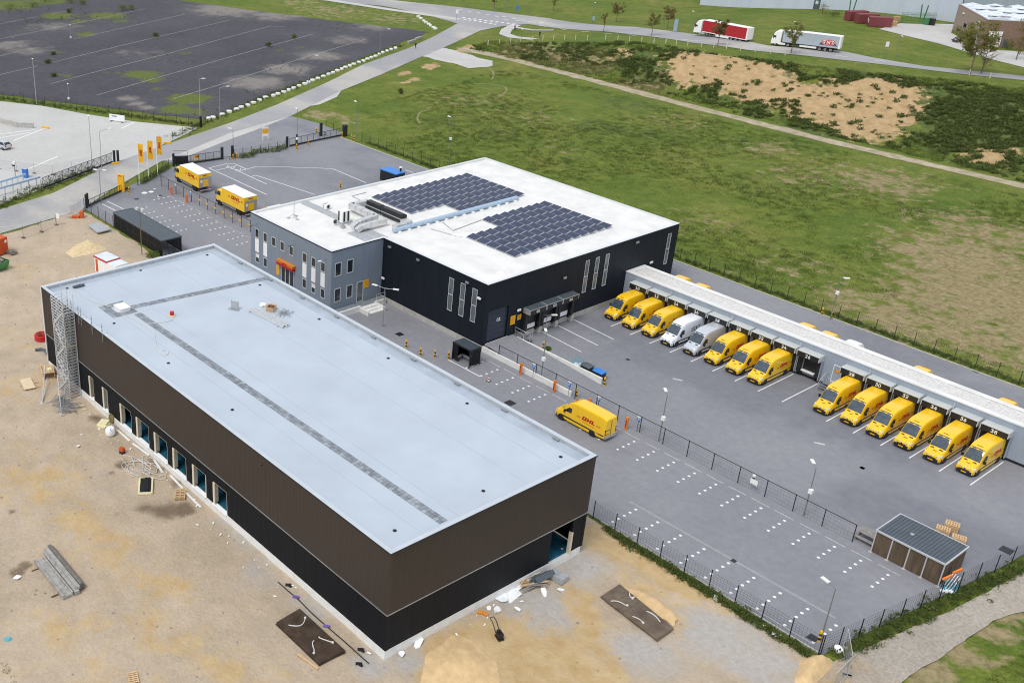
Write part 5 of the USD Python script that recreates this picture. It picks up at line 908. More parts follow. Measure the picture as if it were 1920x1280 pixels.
# articulated lorries on the main road
def make_lorry(name, label, tarp, logo):
    t = thing(name, label, 'lorry'); W_ = M['white_paint']
    b = B(); b.bx(-9.9, -1.25, 1.0, 3.7, 1.25, 3.93); tr = obj('trailer_side', b, M[tarp], t)
    b = B(); b.bx(-9.93, -1.28, 3.94, 3.73, 1.28, 4.0); obj('trailer_roof', b, W_, tr); b = B(); b.bx(-10.0, -1.26, 1., -9.91, 1.26, 3.93); b.bx(-9.9, -1.28, .98, -9.6, 1.28, 4.01); obj('trailer_door', b, W_, tr)
    b = B(); b.bx(-9.9, -1.27, .93, 3.7, 1.27, 1.12); obj('trailer_rail', b, W_ if tarp == 'red_tarp' else M['dark_flashing'], tr)
    b = B(); b.bx(-9.8, -.5, .6, 5.9, .5, .93); obj('chassis', b, M['black_plastic'], t)
    cab = [ring(4.1, .55, 3.75, 1.2, 1.24, 1.15, rr_=.15), ring(5.2, .5, 3.72, 1.22, 1.25, 1.12, rr_=.2), ring(5.75, .5, 3.3, 1.22, 1.25, 1.08, rr_=.2), ring(6.15, .45, 2.6, 1.2, 1.24, 1.08, rr_=.15), ring(6.38, .40, 1.6, 1.18, 1.22, 1.1, rr_=.12), ring(6.45, .4, 1.2, 1.1, 1.15, 1.05, rr_=.1)]
    obj('cab', loft(cab), W_, t, smooth=40); b = B(); front_patch(b, cab, 6.16, 6.37, 1.02, 1.1, .02); obj('windscreen', b, M['windscreen'], t)
    for s in (-1, 1):
        b = B(); side_patch(b, cab, [(5.35, 1.75), (5.35, 2.5), (5.9, 2.5), (6.1, 1.75)], .01, s); obj('side_window', b, M['dark_glass'], t)
        b = B(); b.bx(-4.6, s * 1.2 - .03, .45, -.6, s * 1.2 + .03, .95); obj('side_skirt', b, W_, t); b = B(); b.bx(2.9, s * 1.15 - .06, .4, 4.6, s * 1.15 + .06, .95); obj('tank', b, M['alu' if tarp == 'red_tarp' else 'white_paint'], t)
        b = B(); b.box((6.0, s * 1.38, 2.4), (.15, .2, .6)); obj('mirror', b, M['black_plastic'], t)
        for x in (5.35, 2.2, -5.4, -6.7, -8.0): wheel(t, x, s * 1.05, .5, .34, s)
        if logo:
            L = thing if False else None; b = B(); q = [(-9.35 + .0, 1.55), (-5.0, 1.55), (-5.45, 2.1), (-6.2, 2.9), (-8.2, 2.9), (-8.9, 2.1)]
            m = trimesh.creation.extrude_polygon(Polygon(q), .01, engine='earcut'); v = np.array(m.vertices); b.add(np.c_[v[:, 0], s * (1.252 + v[:, 2]), v[:, 1]], m.faces); obj('emblem_wing', b, M['roof_steel'], t)
            for sc_, mt, d in ((1.0, 'red_paint', .014), (.9, 'white_paint', .02), (.82, 'red_paint', .026)):
                e = Point(0, 0).buffer(1.); v, f = trimesh.creation.triangulate_polygon(Polygon([(1.5 * sc_ * math.copysign(abs(math.cos(a)) ** .6, math.cos(a)), .68 * sc_ * math.copysign(abs(math.sin(a)) ** .6, math.sin(a))) for a in np.linspace(0, 2 * math.pi, 25)[:-1]]), engine='earcut'); b = B(); b.add(np.c_[v[:, 0] - 7.2, np.full(len(v), s * (1.252 + d)), v[:, 1] + 2.3], f); obj('emblem_disc', b, M[mt], t)
            b = B(); v, f = text('TNT', .72, .005, .0, True, 1.25); b.add(np.c_[-s * v[:, 0] - 7.2, s * (1.282 + v[:, 2]), v[:, 1] + 1.95], f); obj('emblem_lettering', b, M['white_paint'], t)
    return t
def on_road(p0, p1):
    p0, p1 = np.array(p0), np.array(p1); d = p0 - p1; return math.atan2(d[1], d[0])
qa, qb = [-68.51, 221.38], [-54.73, 221.01]; an = on_road(qa, qb); n_ = np.array([math.sin(an), -math.cos(an)]); o = np.array(qa) - np.array([math.cos(an), math.sin(an)]) * 5.35 + n_ * -1.25
if n_[1] > 0: o = np.array(qa) - np.array([math.cos(an), math.sin(an)]) * 5.35 + n_ * 1.25
lz = float(zt(o[0], o[1])) + .03
l1 = make_lorry('articulated_lorry', 'white cabbed lorry with red curtain trailer on the far road', 'red_tarp', False); place(l1, (o[0], o[1], lz), an)
qa, qb = [-46.65, 223.44], [-35.61, 227.0]; an = on_road(qa, qb); n_ = np.array([math.sin(an), -math.cos(an)]); n_ = n_ if n_[1] > 0 else -n_; o = np.array(qa) - np.array([math.cos(an), math.sin(an)]) * 5.35 + n_ * 1.25
lz = float(zt(o[0], o[1])) + .03
l2 = make_lorry('articulated_lorry', 'white cabbed lorry with grey trailer and red TNT emblem', 'grey_tarp', True); place(l2, (o[0], o[1], lz), an)
# cars
def make_car(name, label, paint, hatch, loc, rz):
    t = thing(name, label, 'car', loc, rz)
    base = [(-2.05, .45, .9), (-1.95, .35, 1.0), (-1.5, .28, 1.02), (0, .25, .98), (.9, .25, .95), (1.6, .27, .86), (2.0, .35, .72), (2.08, .42, .6)]
    secs = [ring(x, a, z, .78, .87 if abs(x) < 1.8 else .78, .76 if abs(x) < 1.8 else .66, rr_=.1) for x, a, z in base]; obj('body', loft(secs), M[paint], t, smooth=45)
    top = [(-1.95 if hatch else -1.7, .95, .97, .74), (-1.45 if hatch else -1.0, .95, 1.42, .58), (-.3, .95, 1.48, .58), (.3, .95, 1.40, .57), (1.05, .93, .96, .72)]
    ts = [ring(x, a, z, .78, (.78 + w) / 2, w, rr_=.06) for x, a, z, w in top]; cab = obj('cabin_glass', loft(ts), M['dark_glass'], t, smooth=30)
    rs = [ring(x, z - .06, z + .015, w, w + .005, w, rr_=.03) for x, a, z, w in [(-1.5 if hatch else -1.0, 0, 1.42, .60), (-.3, 0, 1.49, .60), (.3, 0, 1.42, .59)]]; obj('car_roof', loft(rs), M[paint], t, smooth=45)
    for s in (-1, 1):
        b = B(); b.bar((.32, s * .62, 1.42), (1.1, s * .78, .95), .07); b.bar((-.35, s * .64, 1.46), (-.35, s * .80, .95), .08); b.bar((-1.42, s * .62, 1.42), (-1.85, s * .77, .98), .12); obj('pillar', b, M[paint], t)
        b = B(); b.box((.75, s * .95, 1.0), (.12, .2, .14)); obj('mirror', b, M[paint], t)
        b = B(); b.box((1.95, s * .6, .72), (.2, .35, .12)); obj('headlight', b, M['head_glass'], t); b = B(); b.box((-2.02, s * .64, .82), (.1, .28, .25)); obj('tail_light', b, M['tail_red'], t)
        for x in (1.3, -1.28): wheel(t, x, s * .8, .31, .2, s)
    b = B(); b.bx(-2.08, -.4, .5, -2.04, .4, .6); obj('number_plate', b, M['yellow_sign'], t)
    return t
x, y = [-88.24, 31.72]
make_car('hatchback_car', 'small silver hatchback parked on the pale concrete yard', 'car_silver', True, (x - 1.0, y + .4, .02), on_road((0, 0), [3.25, 0.86]))
x, y = [-22.14, 269.77]
make_car('black_car', 'black car parked on the yard before the brick workshop', 'car_black', False, (x, y + .6, float(zt(x, y)) + .03), on_road([-22.85, 267.43], [-20.88, 271.75]))
# ---------------------------------------------------------------- fences, gates, posts
def fence(label, posts, h, mat='black_metal', name='mesh_fence', pr=.035, rail=False, step=.25, wr=.003, zb=0., hor=.4, group=None, kick=0.):
    t = thing(name, label, 'fence', group=group); P3 = [np.array([p[0], p[1], float(zt(p[0], p[1])) + zb]) for p in posts]
    for p in P3: b = B(); b.box(p + [0, 0, h / 2], (pr * 2, pr * 2, h)); b.box(p + [0, 0, h + .01], (pr * 2.4, pr * 2.4, .02)); obj('post', b, M[mat], t)
    for p, q in zip(P3[:-1], P3[1:]):
        L = np.linalg.norm(q - p); b = B()
        for k in range(1, int(L / step)): a = p + (q - p) * k * step / L; b.bar(a + [0, 0, .06], a + [0, 0, h - .04], wr * 2)
        for z in np.arange(.08, h, hor): b.bar(p + [0, 0, z], q + [0, 0, z], wr * 2.6)
        if rail: b.bar(p + [0, 0, h - .03], q + [0, 0, h - .03], .05)
        if kick: b.bar(p + [0, 0, kick / 2], q + [0, 0, kick / 2], .05, kick)
        obj('mesh_panel', b, M[mat], t)
    return t
lin = lambda a, c, n: [tuple(np.array(a) + (np.array(c) - np.array(a)) * k / n) for k in range(n + 1)]
fence('long mesh fence with dark top rail between parking lane and van yard', lin((28.3, 45.72), (73.2, 45.72), 15), 1.95, rail=True, zb=.0, step=.3, wr=.003)
fence('tall dark mesh fence between the sandy site and the parking lane', lin((56.7, 29.08), (79.5, 29.15), 9), 1.95, hor=.24, step=.3, wr=.0042)
fence('dark mesh fence along the gravel track at the yard edge', [(79.6, 29.3), (79.95, 31.4), (80.35, 33.7), (80.75, 36.2), (81.15, 39.0), (81.55, 41.5), (81.95, 43.9), (82.3, 46.6), (82.65, 49.3), (83.05, 51.8), (83.4, 54.3), (83.8, 57), (84.2, 60)], 1.95, hor=.3, step=.3, wr=.004)
fence('long dark green mesh fence between the depot yard and the meadow', lin((-53.8, 92.3), (86, 91.4), 56), 1.9, mat='dark_green_metal', step=.25, wr=.0045)
fence('mesh fence with small yellow signs between bicycle shelter lane and trucks', lin((-52.2, 45.6), (-12.3, 45.6), 16), 1.95, rail=True, step=.3, wr=.003)
for k, x in enumerate((-39.5, -37.2, -34.8, -32.4, -30.0, -27.6, -25., -20.)): b = B(); b.bx(x - .3, 45.5, 1.0, x + .3, 45.53, 1.25); single('fence_sign', b, M['yellow_sign'], 'small yellow sign hung on the mesh fence below the box trucks', 'sign', 'small yellow signs on the inner fence')
fence('black post fence along the dark gravel lot and concrete yard', lin((-150, 32.3), (-80.9, 71.6), 29), 2.0, step=.2, wr=.006)
fence('low mesh fence along the road verge at the concrete yard', [(-74.8, 58.5), (-76.4, 62.3), (-77.8, 65.5), (-79.3, 68.7), (-80.7, 71.9)], 1.6, step=.2)
fence('mesh fence at the bottom of the concrete yard beside the road', lin((-55.5, 12.), (-61.6, 27.5), 6), 1.9, step=.2)
fence('black mesh fence between site corner and bicycle shelter', lin((-48.9, 29.15), (-38.8, 29.1), 4), 1.95, step=.25, wr=.0045)
fence('mesh fence behind the flag poles', lin((-54.9, 42.4), (-60.4, 52.0), 5), 1.7, mat='dark_green_metal', step=.25, wr=.0045)
fence('mesh fence with hedge behind it beside the truck gate', lin((-59.2, 65.5), (-58.7, 77.2), 6), 1.6, step=.16)
fence('low green mesh fence outside the far gate', [(-60.0, 92.6), (-63.5, 92.8), (-66.5, 93.2)], 1.5, mat='dark_green_metal')
def gate(label, a, c, h, lattice=False, panels=8, base=.3, thin=False):
    t = thing('sliding_gate', label, 'gate'); a = np.array([*a, float(zt(*a))]); c = np.array([*c, float(zt(*c))]); d = (c - a) / panels
    b = B(); b.bar(a + [0, 0, .12 + base / 2], c + [0, 0, .12 + base / 2], .14, base); obj('base_beam', b, M['black_metal'], t)
    b = B(); b.bar(a + [0, 0, h], c + [0, 0, h], .07); obj('top_rail', b, M['black_metal'], t)
    for k in range(panels):
        p = a + d * k; b = B(); b.bar(p + [0, 0, .3], p + [0, 0, h], .06)
        if lattice: b.bar(p + [0, 0, .4], p + d + [0, 0, h - .1], .05); b.bar(p + [0, 0, h - .1], p + d + [0, 0, .4], .05)
        n = int(np.linalg.norm(d) / .15)
        for j in range(1, n): q = p + d * j / n; b.bar(q + [0, 0, .3], q + [0, 0, h - .03], .012 if thin else .022)
        obj('gate_panel', b, M['black_metal'], t)
    return t
gate('low black sliding gate beside the yellow totem', (-49.6, 30.4), (-54.2, 40.4), 1.25, thin=True)
gate('sliding gate with yellow sign at the truck entrance', (-60.6, 53.6), (-59.4, 62.6), 1.7, thin=True, panels=6)
gate('far sliding gate at the meadow corner of the yard', (-59.0, 78.3), (-59.3, 91.6), 1.7, thin=True, panels=9)
gate('open black lattice gate leaf on the concrete yard', (-62.2, 28.0), (-68.9, 45.0), 2.0, lattice=True, panels=11)
def pillar(label, x, y, w, h, mat='black_metal', pair=None):
    t = thing('gate_post', label, 'gate post', (x, y, float(zt(x, y))))
    for o in ([(0, 0)] if pair is None else [(0, 0), pair]):
        b = B(); b.box((o[0], o[1], h / 2), (w, w, h)); obj('upright', b, M[mat], t); b = B(); b.box((o[0], o[1], h + .03), (w * 1.15, w * 1.15, .06)); obj('cap', b, M['dark_flashing'], t)
    return t
for lb, x, y, w, h, pr_ in (('black twin gate posts at the site corner', -49.2, 29.7, .3, 2.3, (-.5, .5)), ('black gate post in front of the first box truck', -60.7, 53.2, .35, 2.4, None), ('left black gate post among striped bollards', -59.5, 63.0, .4, 2.3, None), ('right black gate post beside the hedge', -59.3, 65.2, .4, 2.3, None), ('black gate post left of the far sliding gate', -58.8, 77.6, .35, 2.2, None), ('second black gate post left of the far sliding gate', -59.0, 80.1, .3, 2.2, None), ('wide black gate housing at the meadow corner', -59.2, 92.3, .75, 2.2, None), ('lone black post outside the far gate', -61.86, 88.28, .45, 2.6, None), ('black gate post at the end of the lattice gate', -69.1, 45.5, .35, 2.2, (.3, .6)), ('black gate post at the corner of the gravel lot fence', -81.0, 71.8, .35, 2.2, None)): pillar(lb, x, y, w, h, pair=pr_)
sg = thing('gate_sign', 'yellow sign plate on the truck gate', 'sign', (-60.15, 57.8, 0)); b = B(); b.box((.08, 0, 1.25), (.03, 1.1, .6)); obj('board', b, M['yellow_sign'], sg); b = B(); b.box((.1, 0, 1.25), (.01, .8, .15)); obj('print_line', b, M['logo_red'], sg)
# bollards
def bollard(label, x, y, h=1.05, z=None):
    t = thing('striped_bollard', label, 'bollard', (x, y, float(zt(x, y)) if z is None else z), group='yellow and black bollards')
    n = 5
    for k in range(n): b = B(); b.cyl((0, 0, h * k / n), .11, h / n, 12); obj('band', b, M['yellow_sign' if k % 2 == 0 else 'black_plastic'], t)
    b = B(); b.tm(trimesh.creation.icosphere(2, .11), (0, 0, h)); obj('dome_cap', b, M['yellow_sign'], t, smooth=True); return t
bb = bollard('yellow and black bollard left of the smoking shelter', 24.8, 40.75)
for lb, x, y in (('yellow and black bollard closest to the office terrace', 19.5, 38.6), ('second bollard along the roof edge from the office', 22.1, 38.6), ('third bollard in the row before the shelter', 23.5, 39.7), ('bollard at the end of the ramp wall beside the fence', 40.1, 46.1), ('bollard at the end of the wall beside the blue bin', 40.15, 51.0), ('striped bollard behind the ramp wall lamp', 29.6, 52.3), ('bollard left of the green lamp behind the annex', 44.23, 90.74), ('bollard right of the green lamp behind the annex', 45.56, 90.67), ('bollard on the white hatched island near the office', -33.65, 70.74), ('bollard before the wide gate housing', -58.6, 91.2), ('left of two bollards by the tall meadow lamp', -56.15, 91.6), ('right of two bollards by the tall meadow lamp', -55.13, 91.41), ('bollard inside the far sliding gate', -57.75, 81.94), ('bollard at the left end of the far sliding gate', -56.84, 78.4), ('left of three bollards by the hedge', -58.1, 63.77), ('middle of three bollards by the hedge', -58.04, 64.51), ('right of three bollards by the hedge', -58.27, 65.5), ('bollard by the yellow totem', -52.12, 39.17), ('bollard at the foot of the corner lamp', 78.7, 30.6), ('striped post outside the far gate', -61.1, 88.83), ('striped post left of the lone black post', -63.9, 88.76)): dup(bb, lb, (x, y, float(zt(x, y))))
# charging posts
def orange_post(label, x, y):
    t = thing('charging_post', label, 'charging post', (x, y, 0), group='orange charging posts along the parking lane')
    b = B(); b.tm(trimesh.creation.extrude_polygon(Polygon([(-.11, -.14), (.11, -.14), (.13, 0), (.11, .14), (-.11, .14)]), 1.45, engine='earcut')); obj('housing', b, M['orange_paint'], t); b = B(); b.box((-.125, 0, .7), (.03, .1, 1.)); b.box((0, -.145, .75), (.12, .02, .9)); obj('red_panel', b, M['red_paint'], t)
    b = B(); b.box((0, 0, 1.49), (.24, .28, .07)); obj('cap', b, M['amber'], t); b = B(); b.box((0, -.16, 1.1), (.1, .03, .14)); obj('socket', b, M['black_plastic'], t); return t
op = orange_post('orange charging post nearest the smoking shelter', 32.6, 45.0)
for lb, x, y in (('second orange charging post, before the wall end', 37.8, 45.0), ('orange charging post behind the lone van', 42.9, 45.0), ('orange charging post right of the lone van', 48.0, 45.0), ('left orange charging post before the first box truck', -47.2, 44.7), ('right orange charging post before the first box truck', -42.2, 44.7)): dup(op, lb, (x, y, 0))
def psign(label, x, y, h=1.55):
    t = thing('parking_sign', label, 'sign', (x, y, 0), group='small blue signs on the mesh fence'); b = B(); b.box((0, -.04, h), (.42, .02, .5)); obj('plate', b, M['blue_sign'], t); b = B(); b.box((0, -.055, h + .3), (.42, .02, .16)); obj('white_plate', b, M['white_paint'], t)
    b = B(); v, f = text('P', .26, .004); b.add(np.c_[v[:, 0], -.052 - v[:, 2], v[:, 1] + h - .13], f[:, ::-1]); obj('letter', b, M['white_paint'], t); b = B(); b.bar((0, 0, 0), (0, 0, h + .35), .04); obj('pole', b, M['black_metal'], t); return t
ps = psign('blue parking sign between the first two charging posts', 34.0, 45.62)
for lb, x, y in (('blue parking sign right of the second charging post', 39.4, 45.6), ('blue parking sign above the lone van', 43.6, 45.6), ('blue parking sign right of the lone van', 49.0, 45.6), ('blue parking sign by the first box truck fence', -46.9, 45.4), ('blue parking sign at the front box truck cab', -42., 45.4)): dup(ps, lb, (x, y, 0))
b = B(); b.box((62.9, 45.65, 1.05), (.8, .03, .55)); single('fence_board', b, M['white_paint'], 'white board hung on the long mesh fence', 'sign')
t = thing('pillar_light', 'small grey pillar light behind the long mesh fence', 'lamp', (62.2, 46.8, 0)); b = B(); b.cyl((0, 0, 0), .13, .85, 12); obj('column', b, M['roof_steel'], t); b = B(); b.cyl((0, 0, .85), .16, .2, 12); obj('lamp_head', b, M['white_paint'], t)
t = thing('traffic_cone', 'red and white cone standing in the parking lane', 'cone', (31.6, 40.7, .03)); b = B(); b.box((0, 0, .03), (.42, .42, .06)); obj('base', b, M['black_plastic'], t)
for k, mt in enumerate(('white_paint', 'red_paint', 'white_paint', 'red_paint')): b = B(); b.cyl((0, 0, .06 + .17 * k), .16 - .033 * k, .17, 12, .16 - .033 * (k + 1)); obj('band', b, M[mt], t)
# ---------------------------------------------------------------- lamps
def lamp(label, x, y, h, arm=None, head='box', mat='galvanised', box=None, r=.075, group=None):
    t = thing('street_lamp', label, 'street lamp', (x, y, float(zt(x, y))), group=group); b = B(); b.tube([(0, 0, 0), (0, 0, h * .3), (0, 0, h)], [r, r * .8, r * .55], 8); obj('pole', b, M[mat], t)
    if arm is not None:
        arms = arm if isinstance(arm[0], (tuple, list)) else [arm]
        for a in arms:
            b = B(); b.tube([(0, 0, h - .05), (a[0], a[1], h + .05)], .035, 6); obj('arm', b, M[mat], t); an = math.atan2(a[1], a[0]); L = math.hypot(*a)
            b = B(); b.box(((L + .3) * math.cos(an), (L + .3) * math.sin(an), h + .06), (.75, .3, .10), an); obj('lamp_head', b, M['white_paint'], t)
    else:
        b = B(); b.cyl((0, 0, h), .22, .08, 12, .12); b.cyl((0, 0, h + .08), .12, .05, 12, .04); obj('lamp_head', b, M['white_paint'], t)
    if box: b = B(); b.box((.12, -.12, box), (.35, .35, .42)); obj('camera_box', b, M['white_paint'], t)
    return t
H_ = 0
lamp('lamp with white box rising above the ramp', 34.95, 45.95, 6.0, (-.55, .5), mat='lamp_green', box=2.9)
lamp('lamp with white box right of the lone van', 51.6, 45.95, 5.6, (-.55, .5), mat='lamp_green', box=2.9)
lamp('lamp with white box by the right half of the mesh fence', 68.25, 45.95, 5.4, (-.55, .5), mat='lamp_green', box=2.9)
lamp('lamp with white head at the front corner of the lane', 78.65, 31.0, 5.2, (-.75, .2), mat='lamp_green', box=None)
lamp('twin headed lamp at the office steps', 13.1, 40.3, 5.4, ((-1.1, -.4), (1.0, .6)), mat='galvanised')
lamp('small lamp with two arms at the dock canopies', 26.41, 56.26, 2.4, ((-.5, -.3), (.35, .5)), mat='galvanised')
lamp('green lamp pole with box behind the annex', 45.7, 90.3, 6.0, (.3, .3), mat='lamp_green', box=4.0)
lamp('tall green lamp at the meadow corner of the yard', -54.2, 91.1, 8.0, (-.5, .1), mat='lamp_green')
lamp('lamp with white boxes behind the white depot roof', -32.64, 95.78, 9.0, (-.7, .1), mat='lamp_green', box=5.2)
lamp('slim lamp by the far sliding gate', -56.88, 78.57, 7.8, (-.5, .2), mat='lamp_green', box=2.2)
lamp('lamp on the island beside the truck gate', -60.5, 66.17, 5.1, (-.3, -.2), box=1.7)
lamp('green lamp on the road verge behind the flags', -65.52, 41.05, 7.4, (-.3, 1.9), mat='galvanised')
lamp('slim lamp at the low gate by the white lines', -49.9, 32.77, 5.7, ((-.4, -.2), (.3, .4)), mat='lamp_green')
lamp('tall grey mast in the concrete yard beside the lattice gate', -69.2, 40.98, 9.4)
lamp('tall grey mast on the fence line at the left', -116.21, 51.61, 9.9, r=.11)
lamp('tall grey mast at the corner of the gravel lot fence', -82.09, 72.35, 9.6, (.3, .5), r=.1)
lamp('lamp with arm at the road verge near the lot corner', -81.0, 76.5, 7.5, (.2, 1.6), mat='galvanised')
lamp('lamp with white head midway along the concrete blocks', -96.13, 111.04, 7.3, (.4, 1.7), mat='lamp_green')
lamp('lamp with white head at the far end of the concrete blocks', -111.18, 145.98, 7.5, (.4, 2.0), mat='lamp_green')
lamp('short lamp standing in the middle of the gravel lot', -178.1, 90.26, 3.8, box=.5)
lamp('short lamp on the gravel lot by the post fence', -115.48, 59.01, 3.8, box=.6)
for lb, bs, tp in (('lamp left of the red lorry on the far road', c3_a, None),) if False else (): pass
for lb, x, y, h in [('lamp beside the cab of the red lorry', -73.22, 224.96, 6.0), ('lamp behind the grey lorry', -48.71, 234.19, 4.7), ('pale lamp right of the grey lorry', -20.79, 234.18, 5.5), ('lamp far left on the main road verge', -142.45, 226.11, 4.8), ('lamp with small signs on the far verge', -114.06, 234.51, 6.1), ('thin lamp on the far verge near the junction', -105.56, 193.51, 2.9), ('slim lamp at the top edge beyond the junction', -144.92, 223.7, 4.4)]: lamp(lb, x, y, h, (.25, -.2), mat='lamp_green')
t = thing('floodlight_mast', 'slim mast with two floodlights beside the bicycle shelter', 'floodlight', (-25.95, 26.97, float(zt(-25.95, 26.97)))); b = B(); b.tube([(0, 0, 0), (0, 0, 7)], [.07, .05], 8); b.bar((-.5, -.2, 6.9), (.6, .2, 6.9), .06); obj('pole', b, M['bark'], t)
for s in (-.45, .55): b = B(); b.box((s, s * .35, 7.05), (.45, .35, .35), .4); obj('floodlight_head', b, M['window_frame'], t); b = B(); b.box((s + .1, s * .35 - .2, 7.05), (.35, .05, .28), .4); obj('lens', b, M['head_glass'], t)
# flags and totem
for i, (x, y) in enumerate(((-55.7, 43.25), (-56.4, 45.5), (-57.75, 48.1))):
    t = thing('flag_pole', ['white flag pole with yellow banner nearest the totem', 'middle of three white flag poles with yellow banners', 'white flag pole with yellow banner nearest the box truck'][i], 'flag', (x, y, 0), group='flag poles with yellow banners'); h = 7.25
    b = B(); b.tube([(0, 0, 0), (0, 0, h)], [.085, .06], 10); obj('pole', b, M['white_paint'], t); b = B(); b.tm(trimesh.creation.icosphere(1, .09), (0, 0, h + .05)); obj('finial', b, M['white_paint'], t)
    zs_ = np.linspace(h - .1, h - 3.4, 14); us = np.linspace(.06, .95, 6); an = .75 + .15 * i; c_ = np.array([math.cos(an), math.sin(an)]); nn_ = np.array([-c_[1], c_[0]])
    pt = [(*(c_ * u + nn_ * (.10 * u * math.sin(2.3 * z + i * 2 + u * 3))), z - .12 * u * u) for z in zs_ for u in us]; g = B(); g.add(pt, [(r * 6 + k, r * 6 + k + 1, (r + 1) * 6 + k + 1, (r + 1) * 6 + k) for r in range(13) for k in range(5)]); obj('banner', g, M['yellow_sign'], t, smooth=True)
    b = B(); v, f = text('DHL', .42, .004, .2, True, 1.5); 
    for s in (1, -1):
        zz = h - 1.75 - v[:, 0] * .85; uu = .5 + v[:, 1] * s * 1.0 - .2 * s; P3 = np.array([(*(c_ * u + nn_ * (.10 * u * math.sin(2.3 * z + i * 2 + u * 3) + s * (.012 + d))), z - .12 * u * u) for u, z, d in zip(uu, zz, v[:, 2])]); b.add(P3, f)
    obj('lettering', b, M['logo_red'], t)
t = thing('totem_sign', 'tall yellow totem sign at the low sliding gate', 'sign', (-53.4, 38.45, 0), .4); b = B(); b.prism(shapely.box(-.65, -.16, .65, .16), .15, 3.1); obj('totem_body', b, M['yellow_sign'], t); b = B(); v, f = text('DHL', .2, .01, .25, True, 1.6); b.add(np.c_[v[:, 0], -.161 - v[:, 2], v[:, 1] + 2.75], f[:, ::-1]); obj('lettering', b, M['logo_red'], t); b = B(); b.bx(-.6, -.2, 0, .6, .2, .15); obj('foot', b, M['concrete'], t)
x, y = [-65.35, 77.07]
t = thing('entrance_sign', 'white and yellow sign on two legs outside the truck gate', 'sign', (x, y, 0), 1.3); b = B(); b.bx(-.6, -.04, 1.4, .6, .04, 2.4); obj('board', b, M['yellow_sign'], t); b = B(); b.bx(-.65, -.05, 2.401, .65, .05, 2.7); b.bx(-.65, -.05, .9, .65, .05, 1.399); obj('white_board', b, M['white_paint'], t)
for s in (-.55, .55): b = B(); b.bar((s, 0, 0), (s, 0, .9), .1); obj('leg', b, M['white_paint'], t)
# ---------------------------------------------------------------- shelters, shed, bins
t = thing('smoking_shelter', 'small black open shelter with bench by the ramp', 'shelter', (26.5, 41.95, 0)); X0, X1, Y0_, Y1_ = -1.45, 1.45, -.85, .85
for x in (X0, X1):
    for y in (Y0_, Y1_): b = B(); b.bar((x, y, 0), (x, y, 2.35), .1); obj('post', b, M['black_metal'], t)
b = B(); b.bx(X0 - .08, Y0_ - .08, 2.3, X1 + .08, Y1_ + .08, 2.42); rf = obj('roof_frame', b, M['black_metal'], t); b = B(); b.bx(X0, Y0_, 2.425, X1, Y1_, 2.46); obj('roof', b, M['shelter_roof'], t)
pane_m = usdkit.material(stage, '/World/Looks/tinted_pane', {'t': ('transparent_bsdf', {'color': (.35, .38, .40)}), 'g': ('glossy_bsdf', {'roughness': .05, 'color': (.8, .85, .9)}), 'f': ('fresnel', {'IOR': 1.5}), 'm': ('mix_closure', {})}, [('f.fac', 'm.fac'), ('t.BSDF', 'm.closure1'), ('g.BSDF', 'm.closure2')], surface='m.closure')
for q in ((X0, Y1_ - .02, X1, Y1_ + .01), (X0 - .01, Y0_, X0 + .02, Y1_), (X1 - .02, Y0_, X1 + .01, Y1_), (X0, Y0_ - .01, X0 + .9, Y0_ + .02)): b = B(); b.bx(q[0], q[1], .25, q[2], q[3], 2.25); obj('pane', b, pane_m, t)
b = B(); b.bx(X0 + .2, Y1_ - .55, .42, X1 - .2, Y1_ - .12, .5); obj('bench_seat', b, M['window_frame'], t); b = B(); b.bx(X0, Y0_ + .02, .9, X1, Y0_ + .06, .96) if False else b.bx(X0 + .3, Y1_ - .4, 0, X0 + .4, Y1_ - .2, .42); b.bx(X1 - .4, Y1_ - .4, 0, X1 - .3, Y1_ - .2, .42); obj('bench_leg', b, M['black_metal'], t)
t = thing('bicycle_shelter', 'long black bicycle shelter with dark flat roof', 'shelter'); X0, X1, Y0_, Y1_, h = -38.6, -23.6, 29.05, 32.5, 2.6
b = B(); b.prism(shapely.box(X0, Y0_, X1, Y1_).difference(shapely.box(X0 + .15, Y0_ + .15, X1 - .15, Y1_ - .15)), h - .18, h + .02); obj('roof_frame', b, M['roof_steel'], t); b = B(); b.bx(X0 + .15, Y0_ + .15, h - .1, X1 - .15, Y1_ - .15, h - .01); obj('roof', b, M['shelter_roof'], t)
for x in np.linspace(X0 + .1, X1 - .1, 8):
    for y in (Y0_ + .1, Y1_ - .1): b = B(); b.bar((x, y, 0), (x, y, h - .18), .1); obj('post', b, M['black_metal'], t)
for a, c in zip(np.linspace(X0 + .1, X1 - .1, 8)[:-1], np.linspace(X0 + .1, X1 - .1, 8)[1:]):
    for y in (Y0_ + .06, Y1_ - .06):
        b = B()
        for k in range(1, 22): x = a + (c - a) * k / 22; b.bar((x, y, .15), (x, y, h - .2), .035)
        for z in (.15, 1.2, 2.3): b.bar((a, y, z), (c, y, z), .04)
        obj('bar_panel', b, M['black_metal'], t)
for x in (X0 + .06, X1 - .06):
    b = B()
    for k in range(1, 26): y = Y0_ + (Y1_ - Y0_) * k / 26; b.bar((x, y, .15), (x, y, h - .2), .03)
    for z in (.15, 1.2, 2.3): b.bar((x, Y0_, z), (x, Y1_, z), .04)
    obj('bar_panel', b, M['black_metal'], t)
t = thing('timber_shed', 'timber clad store shed with ribbed dark steel roof', 'shed'); X0, X1, Y0_, Y1_, h = 75.0, 81.0, 45.75, 49.9, 2.42
n = 40
